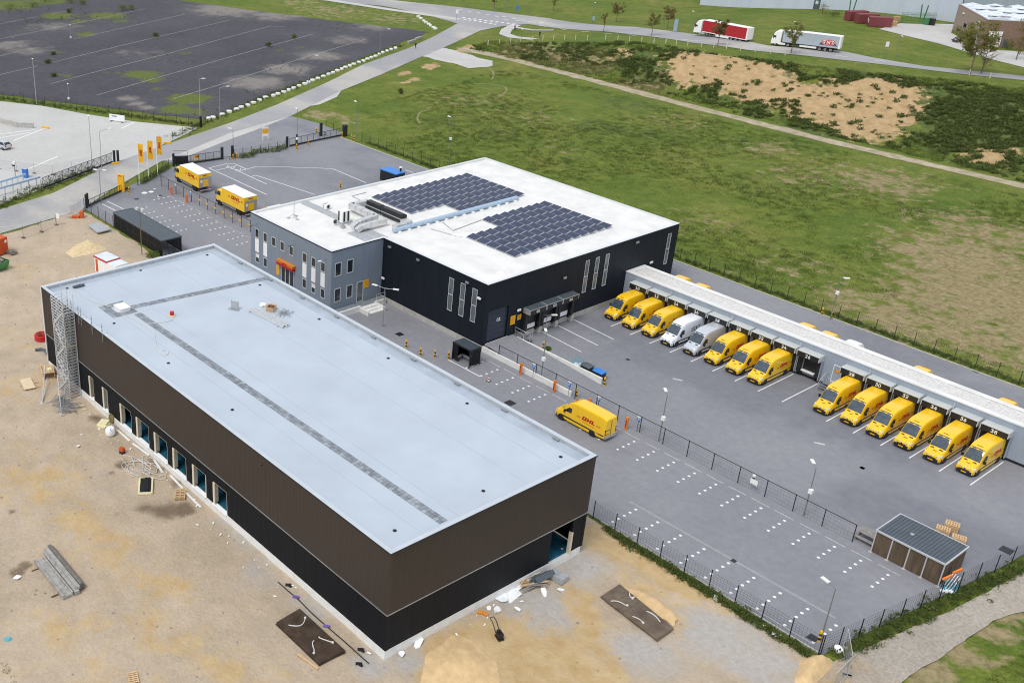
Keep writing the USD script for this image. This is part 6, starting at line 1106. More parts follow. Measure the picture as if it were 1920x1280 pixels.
for k in range(n):
    x0, x1 = X0 + (X1 - X0) * k / n, X0 + (X1 - X0) * (k + 1) / n; b = B(); b.bx(x0 + .006, Y0_ - rnd.uniform(0, .015), .08, x1 - .006, Y0_ + .03, h - .14); obj('plank', b, M['timber_dark'], t); b = B(); b.bx(x0 + .006, Y1_ - .03, .08, x1 - .006, Y1_, h - .14); obj('plank', b, M['timber_dark'], t)
n = 28
for k in range(n):
    y0, y1 = Y0_ + (Y1_ - Y0_) * k / n, Y0_ + (Y1_ - Y0_) * (k + 1) / n
    for x in (X0, X1 - .03): b = B(); b.bx(x, y0 + .006, .08, x + .03 + rnd.uniform(0, .012), y1 - .006, h - .14); obj('plank', b, M['timber_dark'], t)
for x in np.linspace(X0 - .02, X1 + .02, 5): b = B(); b.bx(x - .05, Y0_ - .07, 0, x + .05, Y0_ - .016, h - .12); obj('post', b, M['steel_pale'], t); b = B(); b.bx(x - .16, Y0_ - .25, 0, x + .16, Y0_ + .02, .06); obj('footing', b, M['concrete'], t)
R0 = shapely.box(X0 - .1, Y0_ - .12, X1 + .1, Y1_ + .1); b = B(); b.prism(R0.difference(R0.buffer(-.1, join_style=2)), h - .13, h + .04); obj('roof_edge', b, M['steel_pale'], t)
for k in range(20):
    x0 = X0 + (X1 - X0) * k / 20; b = B(); b.bx(x0, Y0_ - .02, h - .06, x0 + .29, Y1_, h - .01); b.bx(x0 + .24, Y0_ - .02, h - .009, x0 + .29, Y1_, h + .035); obj('roof_sheet', b, M['roof_steel'], t)
b = B(); b.box((77.2, 47.6, h + .05), (.3, .2, .12), .3); single('loose_brick', b, M['concrete'], 'small grey block lying on the shed roof', 'block')
t = thing('picnic_table', 'weathered grey timber picnic table beside the shed', 'table', (73.9, 47.3, 0), .0)
for k in range(6): b = B(); b.box((0, -.5 + k * .2, .76), (1.9, .17, .05)); obj('top_plank', b, M['timber_grey'], t)
for s in (-1, 1):
    for k in range(2): b = B(); b.box((0, s * (.95 + .2 * k) - s * .1, .45), (1.9, .17, .05)); obj('seat_plank', b, M['timber_grey'], t)
for x in (-.7, .7): b = B(); b.bar((x, -.85, 0), (x, -.3, .74), .09); b.bar((x, .85, 0), (x, .3, .74), .09); b.bar((x, -1.05, .4), (x, 1.05, .4), .08); obj('leg_frame', b, M['timber_dark'], t)
def pallet_stack(label, x, y, z, n, rz, s=1.):
    t = thing('pallet_stack', label, 'pallets', (x, y, z), rz)
    for i in range(n):
        p = B(); zz = i * .145
        for k in range(3): p.box((0, (-.35 + .35 * k) * s, zz + .05), (1.2 * s, .1, .09))
        pl = obj('pallet', p, M['pallet_wood'], t)
        for k in range(6): q = B(); q.box(((-.52 + .208 * k) * s, rnd.uniform(-.01, .01), zz + .115), (.13, .8 * s, .028)); obj('board', q, M['pallet_wood'], pl)
    return t
for lb, q, n, rz in (('taller stack of pale pallets behind the shed', [77.72, 54.78], 6, .3), ('lower stack of pale pallets behind the shed', [78.97, 53.55], 4, .35)): pallet_stack(lb, q[0], q[1] + .3, 0, n, rz)
pallet_stack('pale pallet stack touching the tall one by the shed', *[77.43, 54.05], 0, 4, .3)
# stored things at the right shed end
x, y = 81.75, 46.3
t = thing('roll_container', 'wheeled cage with white boards and orange bars by the shed', 'roll cage', (x, y, .0), .15)
for q in ((-.5, -.7), (.5, -.7), (-.5, .9), (.5, .9)): b = B(); b.bar((q[0], q[1], .1), (q[0], q[1], 1.5), .05); obj('cage_post', b, M['black_metal'], t); b = B(); b.cyl((q[0] - .03, q[1], .08), .08, .06, 10, axis='x'); obj('castor', b, M['rubber'], t)
b = B(); b.bx(-.55, -.75, .16, .55, .95, .22); obj('base', b, M['cyan_plastic'], t)
for k in range(4): b = B(); b.box((-.3 + .2 * k, .05, .75 - .06 * k), (.05, 1.3, 1.0), 0, .25); obj('white_board', b, M['polystyrene'], t)
for k, (dx, dy) in enumerate(((-.35, -.75), (.0, .85))): b = B(); b.bar((dx - .2, dy - .35, 1.25), (dx + .25, dy + .4, 1.55), .18); obj('orange_bar', b, M['orange_paint'], t)
for k in range(3): b = B(); b.tm(trimesh.creation.icosphere(1, .2), (rnd.uniform(-.4, .4), -1.1 + .2 * k, .18)); obj('white_bag', b, M['polystyrene'], t, smooth=True)
def wheelie(label, x, y, lid, body):
    t = thing('waste_bin', label, 'waste bin', (x, y, 0), 0., 'large wheeled bins by the ramp wall'); b = B(); s = [ring(-.62, .2, 1.0, .38, .44, .46, rr_=.05), ring(.62, .2, 1.0, .38, .44, .46, rr_=.05)]; b.add(*loft(s)); obj('bin_body', b, M[body], t)
    g = [ring(-.70, 1.0, 1.12, .52, .54, .40, rr_=.05), ring(-.3, 1.0, 1.26, .52, .54, .40, rr_=.08), ring(.3, 1.0, 1.26, .52, .54, .40, rr_=.08), ring(.70, 1.0, 1.12, .52, .54, .40, rr_=.05)]; obj('lid', loft(g), M[lid], t, smooth=50)
    for a in (-.5, .5):
        for c in (-.3, .3): b = B(); b.cyl((a, c - .03, .1), .1, .06, 10, axis='y'); obj('castor', b, M['rubber'], t)
    return t
wheelie('black waste bin with dark grey lid by the ramp wall', 36.9, 51.75, 'roof_steel', 'black_plastic'); wheelie('black waste bin with bright blue lid by the ramp wall', 38.7, 51.8, 'blue_plastic', 'black_plastic')
t = thing('wire_cage', 'translucent wire cage with white bags beside the bins', 'cage', (35.3, 51.9, 0), .1); b = B()
for k in range(13): a = k * .1; b.bar((-.6 + a, -.4, .1), (-.6 + a, -.4, 1.3), .014); b.bar((-.6 + a, .4, .1), (-.6 + a, .4, 1.3), .014)
for z in (.1, .5, .9, 1.3): b.bar((-.6, -.4, z), (.6, -.4, z), .02); b.bar((-.6, .4, z), (.6, .4, z), .02); b.bar((-.6, -.4, z), (-.6, .4, z), .02); b.bar((.6, -.4, z), (.6, .4, z), .02)
obj('wire_side', b, M['cyan_plastic'], t)
for k in range(4): b = B(); b.tm(trimesh.creation.icosphere(1, .25), (-.3 + .22 * k, rnd.uniform(-.15, .15), .35 + .15 * (k % 2))); obj('bag', b, M['polystyrene'], t, smooth=True)
t = thing('blue_container', 'blue waste container half hidden behind the white depot roof', 'container', (-31.5, 80.8, 0), .05); b = B(); b.bx(-2.0, -1.1, .1, 2.0, 1.1, 1.9); obj('container_body', b, M['black_metal'], t); b = B(); b.bx(-2.05, -1.15, 1.9, 2.05, 1.15, 2.05); obj('lid', b, M['blue_plastic'], t)
x, y = [-30.3, 81.61]; t = thing('flue_pipe', 'black pipe with white cap beside the blue container', 'pipe', (x, y, 0)); b = B(); b.cyl((0, 0, 0), .16, 2.7, 12); obj('pipe', b, M['black_metal'], t); b = B(); b.cyl((0, 0, 2.7), .3, .12, 14); obj('cap', b, M['white_paint'], t)
x, y = [-62.14, 55.49]; t = thing('gate_cabinet', 'black round topped cabinet with rail behind the first truck', 'cabinet', (x + .2, y, 0), 1.1); b = B(); b.bx(-1.3, -.6, 0, 1.3, .6, 1.5); obj('cabinet', b, M['black_metal'], t); b = B(); b.bx(-1.25, -.55, 1.5, 1.25, .55, 1.56); obj('top_sheet', b, M['grey_membrane'], t); b = B(); b.tube([(-1.3, .5, 1.5), (-1.3, .5, 2.2), (1.3, .5, 2.2), (1.3, .5, 1.5)], .04); obj('rail', b, M['black_metal'], t)
# ---------------------------------------------------------------- things on the building site
def sz(x, y): return float(zt(x, y)) + .03
def mound(name, poly, h, mat, label, res=.4, seed=1, cat='sand heap', n=.5):
    P = Polygon(poly); 
    def zf_(x, y):
        d = np.where(shapely.contains_xy(P, x, y), shapely.distance(P.exterior, shapely.points(x, y)), 0); m = max(d.max(), .01); f = np.clip(d / m, 0, 1)
        return zt(x, y) - .06 + h * sst(0, 1.05, f) * (.65 + .7 * meshkit.fbm(np.c_[x * .9, y * .9, 0 * x + seed], 4, seed)) + .10 * sst(0, .2, f)
    p = sheet(name, poly, res, mat, 0, zfun=zf_, rough=.12, wob=n, kind=None); return tag(p, label, cat)
mound('sand_heap', [(63.59, 0.2), (61.43, 2.97), (61.01, 6.56), (62.9, 8.01), (65.07, 7.64), (67.31, 5.92)], .6, M['sand'], 'broad orange sand heap at the front corner of the new hall', .4, 2)
mound('sand_heap', [(80.25, 24.28), (78.93, 27.45), (79.22, 28.89), (80.34, 29.71), (81.05, 28.85), (81.29, 25.73)], .9, M['sand'], 'small sand heap at the corner of the yard fence', .35, 5)
mound('sand_heap', [(-32.82, 17.74), (-35.32, 20.92), (-35.63, 23.08), (-33.53, 24.02), (-30.8, 23.94), (-29.55, 21.97), (-29.76, 19.62), (-29.77, 17.55)], 1.0, M['straw_sand'], 'pale yellow sand heap between bicycle shelter and toilet cabin', .4, 8)
mound('sand_heap', [(64.71, 23.04), (65.9, 23.98), (68.04, 24.34), (70.32, 23.83), (70.94, 22.26), (69.28, 22.39), (67.71, 22.48), (66.15, 22.66)], .6, M['sand'], 'low spill of orange sand over the right steel plates', .4, 9)
# concrete beams
t = thing('concrete_beam_stack', 'stack of long weathered grey concrete beams lying on the sand', 'concrete beams')
p0, p1 = np.array([33.19, -16.54]), np.array([39.07, -16.66]); d = (p1 - p0); L = np.linalg.norm(d); d /= L; nn_ = np.array([-d[1], d[0]]); z0 = sz(*p0)
if nn_[1] < 0: nn_ = -nn_
b = B(); b.bar((*(p0 + nn_ * 0), z0 + .12), (*(p1 + nn_ * 0), z0 + .12), .95, .24); bm = obj('channel_beam', b, M['beam_grey'], t)
for s in (-.42, .42): b = B(); b.bar((*(p0 + nn_ * s), z0 + .33), (*(p1 + nn_ * s), z0 + .33), .13, .2); obj('flange', b, M['beam_grey'], bm)
for k, (o, zz, w, hh, mt, l0) in enumerate(((.80, .2, .4, .4, 'beam_grey', -.5), (1.22, .18, .36, .36, 'beam_dark', -.9), (1.6, .17, .34, .34, 'beam_dark', -1.0), (1.0, .52, .34, .26, 'beam_grey', -.7), (1.4, .48, .32, .26, 'beam_dark', -1.0))):
    b = B(); a, c = p0 + nn_ * o + d * l0, p1 + nn_ * o + d * (l0 + .6); b.bar((*a, z0 + zz), (*c, z0 + zz), w, hh); obj('beam', b, M[mt], t)
for q in (.15, .85): b = B(); a = p0 + d * L * q; b.bar((*(a - nn_ * 1.1), z0 - .0), (*(a + nn_ * 1.9), z0 - .0), .12, .1); obj('bearer', b, M['timber_dark'], t)
# steel road plates
def plates(name, label, c4, z, n, mat, rope):
    c4 = [np.array(c) for c in c4]; t = thing(name, label, 'steel plates'); z0 = sz(*c4[0])
    for k in range(n):
        j = [c + rng.normal(0, .05, 2) for c in c4]; zz = z0 + k * .035; b = B(); b.prism(Polygon(j), zz, zz + .03); obj('plate', b, M[mat], t)
    zt_ = z0 + n * .035
    for k in range(4): 
        q = .2 + .2 * k; a, c = c4[0] + (c4[1] - c4[0]) * q, c4[3] + (c4[2] - c4[3]) * q; b = B(); b.bar((*a, zt_ + .002), (*c, zt_ + .002), .025, .01); obj('plate_rib', b, M['timber_dark'], t)
    for i, r_ in enumerate(rope):
        P3 = [(x, y, zt_ + .05) for x, y in r_]; from scipy.interpolate import CubicSpline; cs = CubicSpline(np.arange(len(P3)), np.array(P3))(np.linspace(0, len(P3) - 1, 24)); b = B(); b.tube(cs, .045, 6); b.tm(trimesh.creation.icosphere(1, .11), cs[-1]); single('lifting_rope', b, M['rope_white'], ['white rope curled across the far end of the ', 'white rope near the middle of the ', 'white rope at the near edge of the '][i] + ('left dark steel plates' if 'left' in label else 'right half buried steel plates'), 'rope')
    return t
plates('steel_plate_stack', 'left stack of dark rusty steel road plates by the plinth', [(51.97, -4.53), (57.68, -4.58), (57.72, -2.1), (51.64, -1.92)], 0, 7, 'steel_plate_rust', [[[52.82, -3.91], [53.3, -3.44], [53.38, -2.94], [52.9, -2.3]], [[55.38, -2.75], [55.65, -2.73], [56.29, -2.4], [56.5, -2.29]], [[55.46, -3.37], [55.73, -3.71], [56.2, -3.94], [56.57, -4.22]]])
plates('steel_plate_stack', 'right stack of dull steel plates partly covered in sand', [(64.74, 20.34), (70.97, 19.72), (70.84, 22.11), (64.68, 23.0)], 0, 3, 'steel_plate_dull', [[[65.9, 22.77], [66.42, 22.32], [66.52, 22.69], [66.56, 22.28]], [[65.7, 20.49], [66.14, 20.99], [66.62, 21.08], [66.86, 21.19]], [[68.02, 20.41], [68.54, 20.57], [69.03, 20.48]]])
x, y = [68.97, 21.96]; cable('lifting_rope', [(x - .7, y, 0), (x, y + .1, 0), (x + .8, y - .2, 0)], .05, 'rope_white', 'white rope at the sandy corner of the right steel plates', 'rope', dz=.2)
# plate compactor
x, y = [63.41, 9.37]; hx_, hy_ = [62.47, 9.64]; t = thing('plate_compactor', 'black plate compactor with long handle standing on the sand', 'compactor', (x, y, sz(x, y)), math.atan2(hy_ - y, hx_ - x))
b = B(); b.box((0, 0, .06), (.75, .5, .12)); obj('base_plate', b, M['black_metal'], t); b = B(); b.box((-.05, 0, .35), (.5, .42, .45)); b.box((.1, 0, .62), (.3, .3, .15)); obj('engine', b, M['black_plastic'], t); b = B(); b.tube([(.2, -.18, .3), (.9, -.18, .95), (1.35, -.18, 1.05), (1.35, .18, 1.05), (.9, .18, .95), (.2, .18, .3)], .04, 6); obj('handle', b, M['black_metal'], t)
# grey insulation packs and loose boards
x, y = [61.37, 18.65]; t = thing('grey_board_pack', 'square pack of grey boards near the doorway', 'building material', (x, y, sz(x, y)), .12)
for k in range(2):
    for s in (-.38, .38): b = B(); b.box((s, 0, .16 + .26 * k), (.74, 1.0, .24)); obj('board_block', b, M['grey_membrane'], t)
x, y = [59.74, 18.33]; t = thing('leaning_board_pile', 'dark grey boards slumped against the wall by the doorway', 'building material', (60.6, 17.3, sz(60.6, 17.3)), 1.45)
for k in range(4): b = B(); b.box((rnd.uniform(-.3, .3), -.15 * k, .3 + .12 * k), (2.2, .5, .06), rnd.uniform(-.15, .15), 0, .7); obj('board', b, M['roof_steel'], t)
x, y = [60.51, 16.21]; t = thing('timber_offcut_pile', 'heap of weathered timber offcuts beside the black wall', 'timber', (x, y, sz(x, y)), 1.2)
for k in range(26): b = B(); b.box((rnd.uniform(-1, 1), rnd.uniform(-.8, .8), .08 + rnd.random() * .4), (rnd.uniform(.8, 1.8), .12, .06), rnd.gauss(.2, .35), rnd.uniform(-.06, .06)); obj('batten', b, M[rnd.choice(['timber_grey', 'pallet_wood', 'jamb_wood'])], t)
k_ = 0
for (u, v, s, lab) in [(59.91, 14.89, 1.0, 'large white polystyrene sheet leaning on the plinth by the timber'), (60.43, 13.95, 1.1, 'torn white polystyrene sheet below the leaning one'), (60.38, 12.72, 0.8, 'long white polystyrene strip along the plinth'), (61.93, 16.29, 0.55, 'single white polystyrene slab on the gravel by the timber heap'), (61.12, 11.45, 0.5, 'white foil scrap beside the yellow bag'), (60.59, 11.06, 0.35, 'small white scrap at the wall foot'), (62.44, 17.87, 0.35, 'white scrap below the grey board pack'), (62.14, 12.84, 0.3, 'white chip on the gravel behind the compactor'), (60.51, 1.42, 0.35, 'white sheet scrap at the front corner plinth'), (60.36, 3.35, 0.6, 'white slab at the front corner sand'), (70.6, 28.49, 0.4, 'white litter under the lane fence'), (74.67, 28.38, 0.55, 'larger white litter under the lane fence'), (76.24, 28.49, 0.45, 'white litter near the fence corner'), (80.22, 30.89, 0.5, 'white bag lying by the lamp corner'), (34.29, -19.06, 0.35, 'white plank piece beside the dark stain'), (18.08, -5.27, 0.3, 'white chip on the sand left of the hoses')]:
    pts = [(s * rnd.uniform(.6, 1.15) * math.cos(a), s * rnd.uniform(.35, .8) * math.sin(a)) for a in np.linspace(0, 2 * math.pi, 9)[:-1]]; b = B(); b.prism(Polygon(pts).convex_hull, 0, .07); v3 = b.v[0]; v3[:, 2] += .12 * np.sin(v3[:, 0] * 3 + k_); p = single('polystyrene_sheet', b, M['polystyrene'], lab, 'polystyrene'); place(p, (u, v, sz(u, v) + .03), rnd.uniform(0, 6)); k_ += 1
x, y = [60.87, 10.1]; b = B(); [b.tm(trimesh.creation.icosphere(2, .17), (rnd.uniform(-.3, .3), rnd.uniform(-.2, .2), .1)) for _ in range(4)]; p = single('yellow_bag', b, M['amber'], 'crumpled yellow bag at the foot of the black wall', 'bag', smooth=True); place(p, (x, y, sz(x, y)))
# long side: bags, ply, crates
x, y = [16.03, -1.25]; t = thing('insulation_slab_pile', 'pile of pale yellow insulation slabs by the plinth', 'insulation', (x, y, sz(x, y)), .5)
for k in range(3): b = B(); b.box((rnd.uniform(-.1, .1), rnd.uniform(-.1, .1), .12 + .22 * k), (1.3 - .2 * k, .9, .2), rnd.uniform(-.2, .2)); obj('slab', b, M['insulation'], t)
x, y = [17.79, -1.42]; t = thing('big_bag', 'white builders bag beside the yellow insulation', 'bag', (x, y, sz(x, y)), .4); b = B(); s = [np.array([(.48 * math.cos(a) * f, .48 * math.sin(a) * f, z) for a in np.linspace(0, 2 * math.pi, 13)[:-1]]) for z, f in ((0, .85), (.15, 1.05), (.5, 1.1), (.75, 1.0), (.82, .9))]; obj('bag_body', loft(s), M['polystyrene'], t, smooth=50); b = B(); [b.bar((.4 * c, .4 * e, .8), (.3 * c, .3 * e, 1.0), .05) for c in (-1, 1) for e in (-1, 1)]; obj('lifting_loop', b, M['blue_sign'], t)
x, y = [15.68, -0.18]; b = B(); b.box((0, 0, .45), (.7, .35, .9), .3, .15); p = single('olive_sack', b, M['leaf_straw'], 'olive wrapped sack leaning on the plinth behind the white bag', 'sack'); place(p, (x, y + .1, sz(x, y)))
t = thing('generator_box', 'small red site lamp box on a black foot by the hoses', 'site lamp'); x, y = [21.75, -2.18]; place(t, (x, y, sz(x, y)), .3); b = B(); b.box((0, 0, .15), (.45, .4, .3)); obj('foot', b, M['black_plastic'], t); b = B(); b.box((0, 0, .48), (.5, .4, .34)); obj('red_case', b, M['container_orange'], t)
hx0, hy0 = [25.19, -1.97]
t = thing('hose_tangle', 'tangle of pale grey hoses on the ground beside the hall', 'hose')
for i in range(8):
    n = 40; a0 = rng.uniform(0, 6); tt = np.linspace(0, rng.uniform(5, 9), n); rx, ry = rng.uniform(.9, 2.0), rng.uniform(.5, 1.1); ox, oy = rng.normal(0, .5, 2)
    P3 = np.c_[hx0 + ox + rx * np.cos(tt + a0) + .3 * np.sin(tt * 2.3 + i), hy0 + oy + ry * np.sin(tt + a0) + .2 * np.cos(tt * 1.7 + i), np.full(n, 0)]; P3[:, 2] = [sz(*p[:2]) + .05 + .03 * (i % 4) for p in P3]; b = B(); b.tube(P3, .03, 5); obj('hose', b, M['rope_white'], t)
t = thing('black_tray', 'black tray in a pale yellow frame lying beside the hoses', 'tray'); x, y = [28.48, -3.27]; an = -.55; place(t, (x, y, sz(x, y)), an)
b = B(); b.box((0, 0, .25), (2.3, .95, .12)); b.box((0, .1, .36), (2.1, .4, .12)); obj('tray_body', b, M['black_plastic'], t); b = B(); [b.box((0, s * .62, .12), (2.6, .16, .2)) for s in (-1, 1)]; [b.box((s * 1.25, 0, .12), (.16, 1.1, .2)) for s in (-1, 1)]; obj('timber_frame', b, M['insulation'], t)
x, y = [31.7, -1.33]; pallet_stack('pale pallets leaning by the plinth beside the wet stain', x, y, sz(x, y), 2, -.6, 1.3)
x, y = [50.45, -16.85]; pallet_stack('single pale pallet at the bottom edge of the site', x, y, sz(x, y), 1, -.35)
PL_ = [([17.55, -0.44], [20.16, -0.45]), ([20.78, -0.43], [23.74, -0.2]), ([24.75, -0.2], [27.35, -0.7]), ([28.16, -0.33], [30.84, -0.52]), ([31.53, -0.66], [34.52, -0.76]), ([35.0, 0.26], [37.36, 0.11]), ([10.6, -2.96], [11.68, -1.1]), ([10.48, -1.7], [10.75, -0.86])]
wl = ['white plank by the builders bag', 'white plank left of the hoses', 'short white plank behind the hoses', 'white plank right of the hoses', 'white plank right of the leaning pallets', 'last white plank along the plinth', 'pale plank at the scaffold foot', 'short pale plank at the scaffold foot']
for (a, c), lb in zip(PL_, wl): b = B(); b.bar((*a, sz(*a) + .06), (*c, sz(*c) + .06), .22, .07); single('loose_plank', b, M['plinth_concrete' if 'white' in lb else 'ply'], lb, 'plank')
x, y = [2.75, -3.94]; t = thing('plywood_sheet', 'pale plywood sheet lying on two battens at the left', 'plywood', (x, y, sz(x, y)), -.20); b = B(); b.box((0, 0, .18), (2.6, 1.25, .08)); obj('sheet', b, M['ply'], t); b = B(); [b.box((q, .2, .06), (.1, 2.0, .1)) for q in (-.1, 1.0)]; obj('batten', b, M['pallet_wood'], t)
x, y = [2.07, -0.99]; t = thing('timber_crate_pile', 'brown timber crate with loose planks at the hall corner', 'crate', (x, y, sz(x, y)), -.35)
for k in range(5): b = B(); b.box((0, -.5 + .25 * k, .82), (1.9, .22, .05)); obj('crate_board', b, M['pallet_wood'], t)
for s in (-.58, .58):
    for k in range(3): b = B(); b.box((0, s, .14 + .28 * k), (1.85, .05, .2)); obj('crate_board', b, M['pallet_wood'], t)
for k in range(9): b = B(); b.box((-1.2 + rnd.uniform(-.6, .4), rnd.uniform(-.9, .6), .1 + .07 * k % .4), (rnd.uniform(1.5, 2.6), .14, .05), rnd.uniform(-.2, 1.0)); obj('loose_board', b, M['pallet_wood'], t)
b = B(); b.box((.1, .1, .9), (.6, .45, .12), .2); obj('pale_pack', b, M['insulation'], t)
x, y = [-7.15, 2.39]; t = thing('hose_coil', 'red coiled hose behind the far corner of the new hall', 'hose', (x, y, sz(x, y)));
for k in range(8): b = B(); an = np.linspace(0, 2 * math.pi, 22); b.tube([((.85 - .07 * (k % 3)) * math.cos(a), (.85 - .07 * (k % 3)) * math.sin(a), .08 + .085 * k) for a in an], .06, 6); obj('coil_turn', b, M['red_paint'], t)
x, y = [-3.81, 0.94]; b = B(); b.tube([(-.9, -.5, .1), (-.4, .0, .3), (.2, .2, .35), (.9, .2, .12)], .17, 10); p = single('duct_bend', b, M['roof_steel'], 'dark blue grey curved pipe behind the hall corner', 'pipe', smooth=True); place(p, (x, y, sz(x, y)))
cable('site_cable', [[47.68, -1.26], [49.7, -1.24], [50.72, -1.23], [52.62, -1.34], [54.81, -1.33], [56.89, -1.29], [58.49, -1.3], [59.77, -1.29]], .05, 'black_plastic', 'black cable running beside the plinth to the front corner')
for i, (x, y) in enumerate([[50.16, -1.2], [54.53, -1.35]]): b = B(); b.box((x, y, sz(x, y) + .08), (.55, .25, .1), .6); single('purple_wrap', b, M['purple_plastic'], ['purple wrap on the black cable, upper one', 'purple wrap on the black cable beside the left plates'][i], 'plastic wrap')
for (x, y), lb in zip([[58.2, -0.82], [59.34, -1.95], [48.48, -0.78]], ('small black bucket near the front corner', 'dark metal bracket on the ground near the front corner', 'small black scrap by the plinth')): b = B(); b.box((x, y, sz(x, y) + .06), (.5, .22, .1), .9); b.box((x + .15, y, sz(x, y) + .05), (.45, .18, .1), .2); single('site_scrap', b, M['black_metal'], lb, 'scrap')
b = B(); a, c = [[55.71, -5.14], [57.96, -4.88]]; b.bar((*a, sz(*a) + .06), (*c, sz(*c) + .06), .2, .1); single('loose_plank', b, M['pallet_wood'], 'brown plank beside the left steel plates', 'plank')
# left of the site
x, y = [-35.77, 10.1]; t = thing('orange_container', 'orange steel site container at the left edge', 'container', (x - 3.6, y - .7, sz(x, y)), .35); b = B(); b.bx(-3, -1.1, .1, 2.2, 1.1, 2.5); obj('container_body', b, M['container_orange'], t)
for k in range(12): b = B(); b.bx(-2.8 + .42 * k, -1.14, .2, -2.65 + .42 * k, -1.1, 2.4); b.bx(2.2, -1.05 + .19 * k, .2, 2.24, -.98 + .19 * k, 2.4) if k < 11 else None; obj('corrugation', b, M['container_orange'], t)
b = B(); b.bx(2.245, .5, 1.7, 2.26, .85, 2.1); obj('sticker', b, M['white_paint'], t)
x, y = [-30.32, 7.62]; t = thing('green_skip', 'green metal skip filled with rubble at the left edge', 'skip', (x - 2.8, y - .5, sz(x, y)), .3); b = B(); o = [(-2.3, -1.0), (2.2, -1.0), (2.2, 1.0), (-2.3, 1.0)]; s = [np.array([(px_ * f, py_, z) for px_, py_ in o]) for z, f in ((.1, .8), (1.3, 1.), (1.3, .96), (.6, .9))]; obj('skip_body', loft(s), M['green_skip'], t)
for k in range(6): b = B(); b.bar((-1.9 + .75 * k, -1.03, .15), (-2.1 + .85 * k, -1.04, 1.28), .1); obj('rib', b, M['green_skip'], t)
b = B()
for k in range(34): b.box((rnd.uniform(-1.7, 1.9), rnd.uniform(-.75, .75), rnd.uniform(.9, 1.5)), (rnd.uniform(.3, .9), rnd.uniform(.2, .5), .12), rnd.uniform(0, 3), rnd.uniform(-.5, .5))
obj('rubble', b, M['timber_grey'], t, kind='stuff')
x, y = [-36.9, 11.36]; b = B(); [b.box((rnd.uniform(-.7, .7), rnd.uniform(-.5, .5), .1 + rnd.random() * .4), (.7, .4, .2), rnd.uniform(0, 3)) for _ in range(7)]; p = single('rubble_heap', b, M['beam_dark'], 'small heap of dark rubble beside the orange container', 'rubble'); place(p, (x, y, sz(x, y)))
x, y = [-23.15, 18.25]; t = thing('toilet_cabin', 'white and red site cabin with pale flat roof behind the hall', 'cabin', (x + 1.4, y + .9, sz(x, y)), .12); b = B(); b.bx(-1.5, -1.1, 0, 3.6, 1.1, 2.2); obj('cabin_wall', b, M['white_paint'], t); b = B(); b.bx(-1.62, -1.2, 2.2, 1.6, 1.2, 2.36); obj('roof_rim', b, M['red_paint'], t); b = B(); b.bx(-1.5, -1.08, 2.36, 1.5, 1.08, 2.42); obj('roof', b, M['roof_sheet_pale'], t); b = B(); b.bx(-1.53, -.6, .1, -1.505, .6, 2.0); b.bx(-1.2, -1.13, .1, -.7, -1.105, 2.0); obj('red_door', b, M['container_orange'], t); b = B(); b.bx(1.7, -1.05, 2.2, 3.6, 1.05, 2.26); obj('side_roof', b, M['roof_sheet_pale'], t)
t = thing('trench_plate', 'flat grey steel plate on the sand beside the bicycle shelter', 'steel plate'); b = B(); b.prism(Polygon([(-40.81, 25.79), (-37.13, 25.45), (-37.29, 27.87), (-41.19, 27.73)]), .1 , .26); v3 = b.v[0]; v3[:, 2] += float(zt(-33, 25)); obj('plate', b, M['grey_membrane'], t)
x, y = [-45.57, 27.05]; t = thing('orange_barrier', 'bright orange plastic barrier blocks by the gate posts', 'barrier', (x, y, sz(x, y)), .8); b = B(); b.box((0, 0, .55), (.5, .8, 1.1)); obj('upright_block', b, M['container_orange'], t); b = B(); b.box((-.9, -.3, .2), (1.2, .7, .35)); obj('lying_block', b, M['container_orange'], t)
def heras(label, a, c, h=2.0, board=None):
    t = thing('site_fence_panel', label, 'site fence'); a = np.array([*a, sz(*a)]); c = np.array([*c, sz(*c)])
    b = B(); b.tube([a, a + [0, 0, h]], .025, 6); b.tube([c, c + [0, 0, h]], .025, 6); b.tube([a + [0, 0, h], c + [0, 0, h]], .025, 6); b.tube([a + [0, 0, .12], c + [0, 0, .12]], .025, 6); obj('tube_frame', b, M['steel_pale'], t)
    n = int(np.linalg.norm(c - a) / .12); b = B(); [b.bar(a + (c - a) * k / n + [0, 0, .12], a + (c - a) * k / n + [0, 0, h], .008) for k in range(1, n)]; [b.bar(a + [0, 0, z], c + [0, 0, z], .008) for z in (.6, 1.1, 1.6)]; obj('mesh_infill', b, M['galvanised'], t)
    for q in (a, c): b = B(); b.box(q + [0, 0, .07], (.65, .25, .14), .6); obj('foot_block', b, M['beam_grey'], t)
    if board: b = B(); m_0 = a + (c - a) * .1; m_1 = a + (c - a) * .9; b.bar(m_0 + [0, -.04, 1.2], m_1 + [0, -.04, 1.2], .03, 1.1); obj('board', b, M[board], t)
HP = [[-43.67, 12.52], [-42.3, 15.57], [-43.16, 18.93], [-44.97, 22.23]]
for k in range(3): heras(['site fence panel at the left edge by the orange container', 'middle thin site fence panel along the road edge', 'site fence panel left of the small white notice'][k], HP[k], HP[k + 1])
x, y = [-44.86, 22.23]; t = thing('notice_board', 'small white notice board on a post at the site edge', 'sign', (x, y, sz(x, y)), .5); b = B(); b.bar((0, 0, 0), (0, 0, 1.7), .07); obj('post', b, M['timber_dark'], t); b = B(); b.box((.35, 0, 1.5), (.7, .04, .8)); obj('board', b, M['white_panel'], t); b = B(); b.box((0, 0, .06), (.7, .3, .12)); obj('foot', b, M['beam_dark'], t)
heras('site fence panel covered with white boards by the gate posts', [-46.74, 25.34], [-48.71, 28.81], 2.0, 'white_panel')
heras('site fence panel standing across the gravel track', [82.14, 28.69], [80.26, 31.41], 2.0)
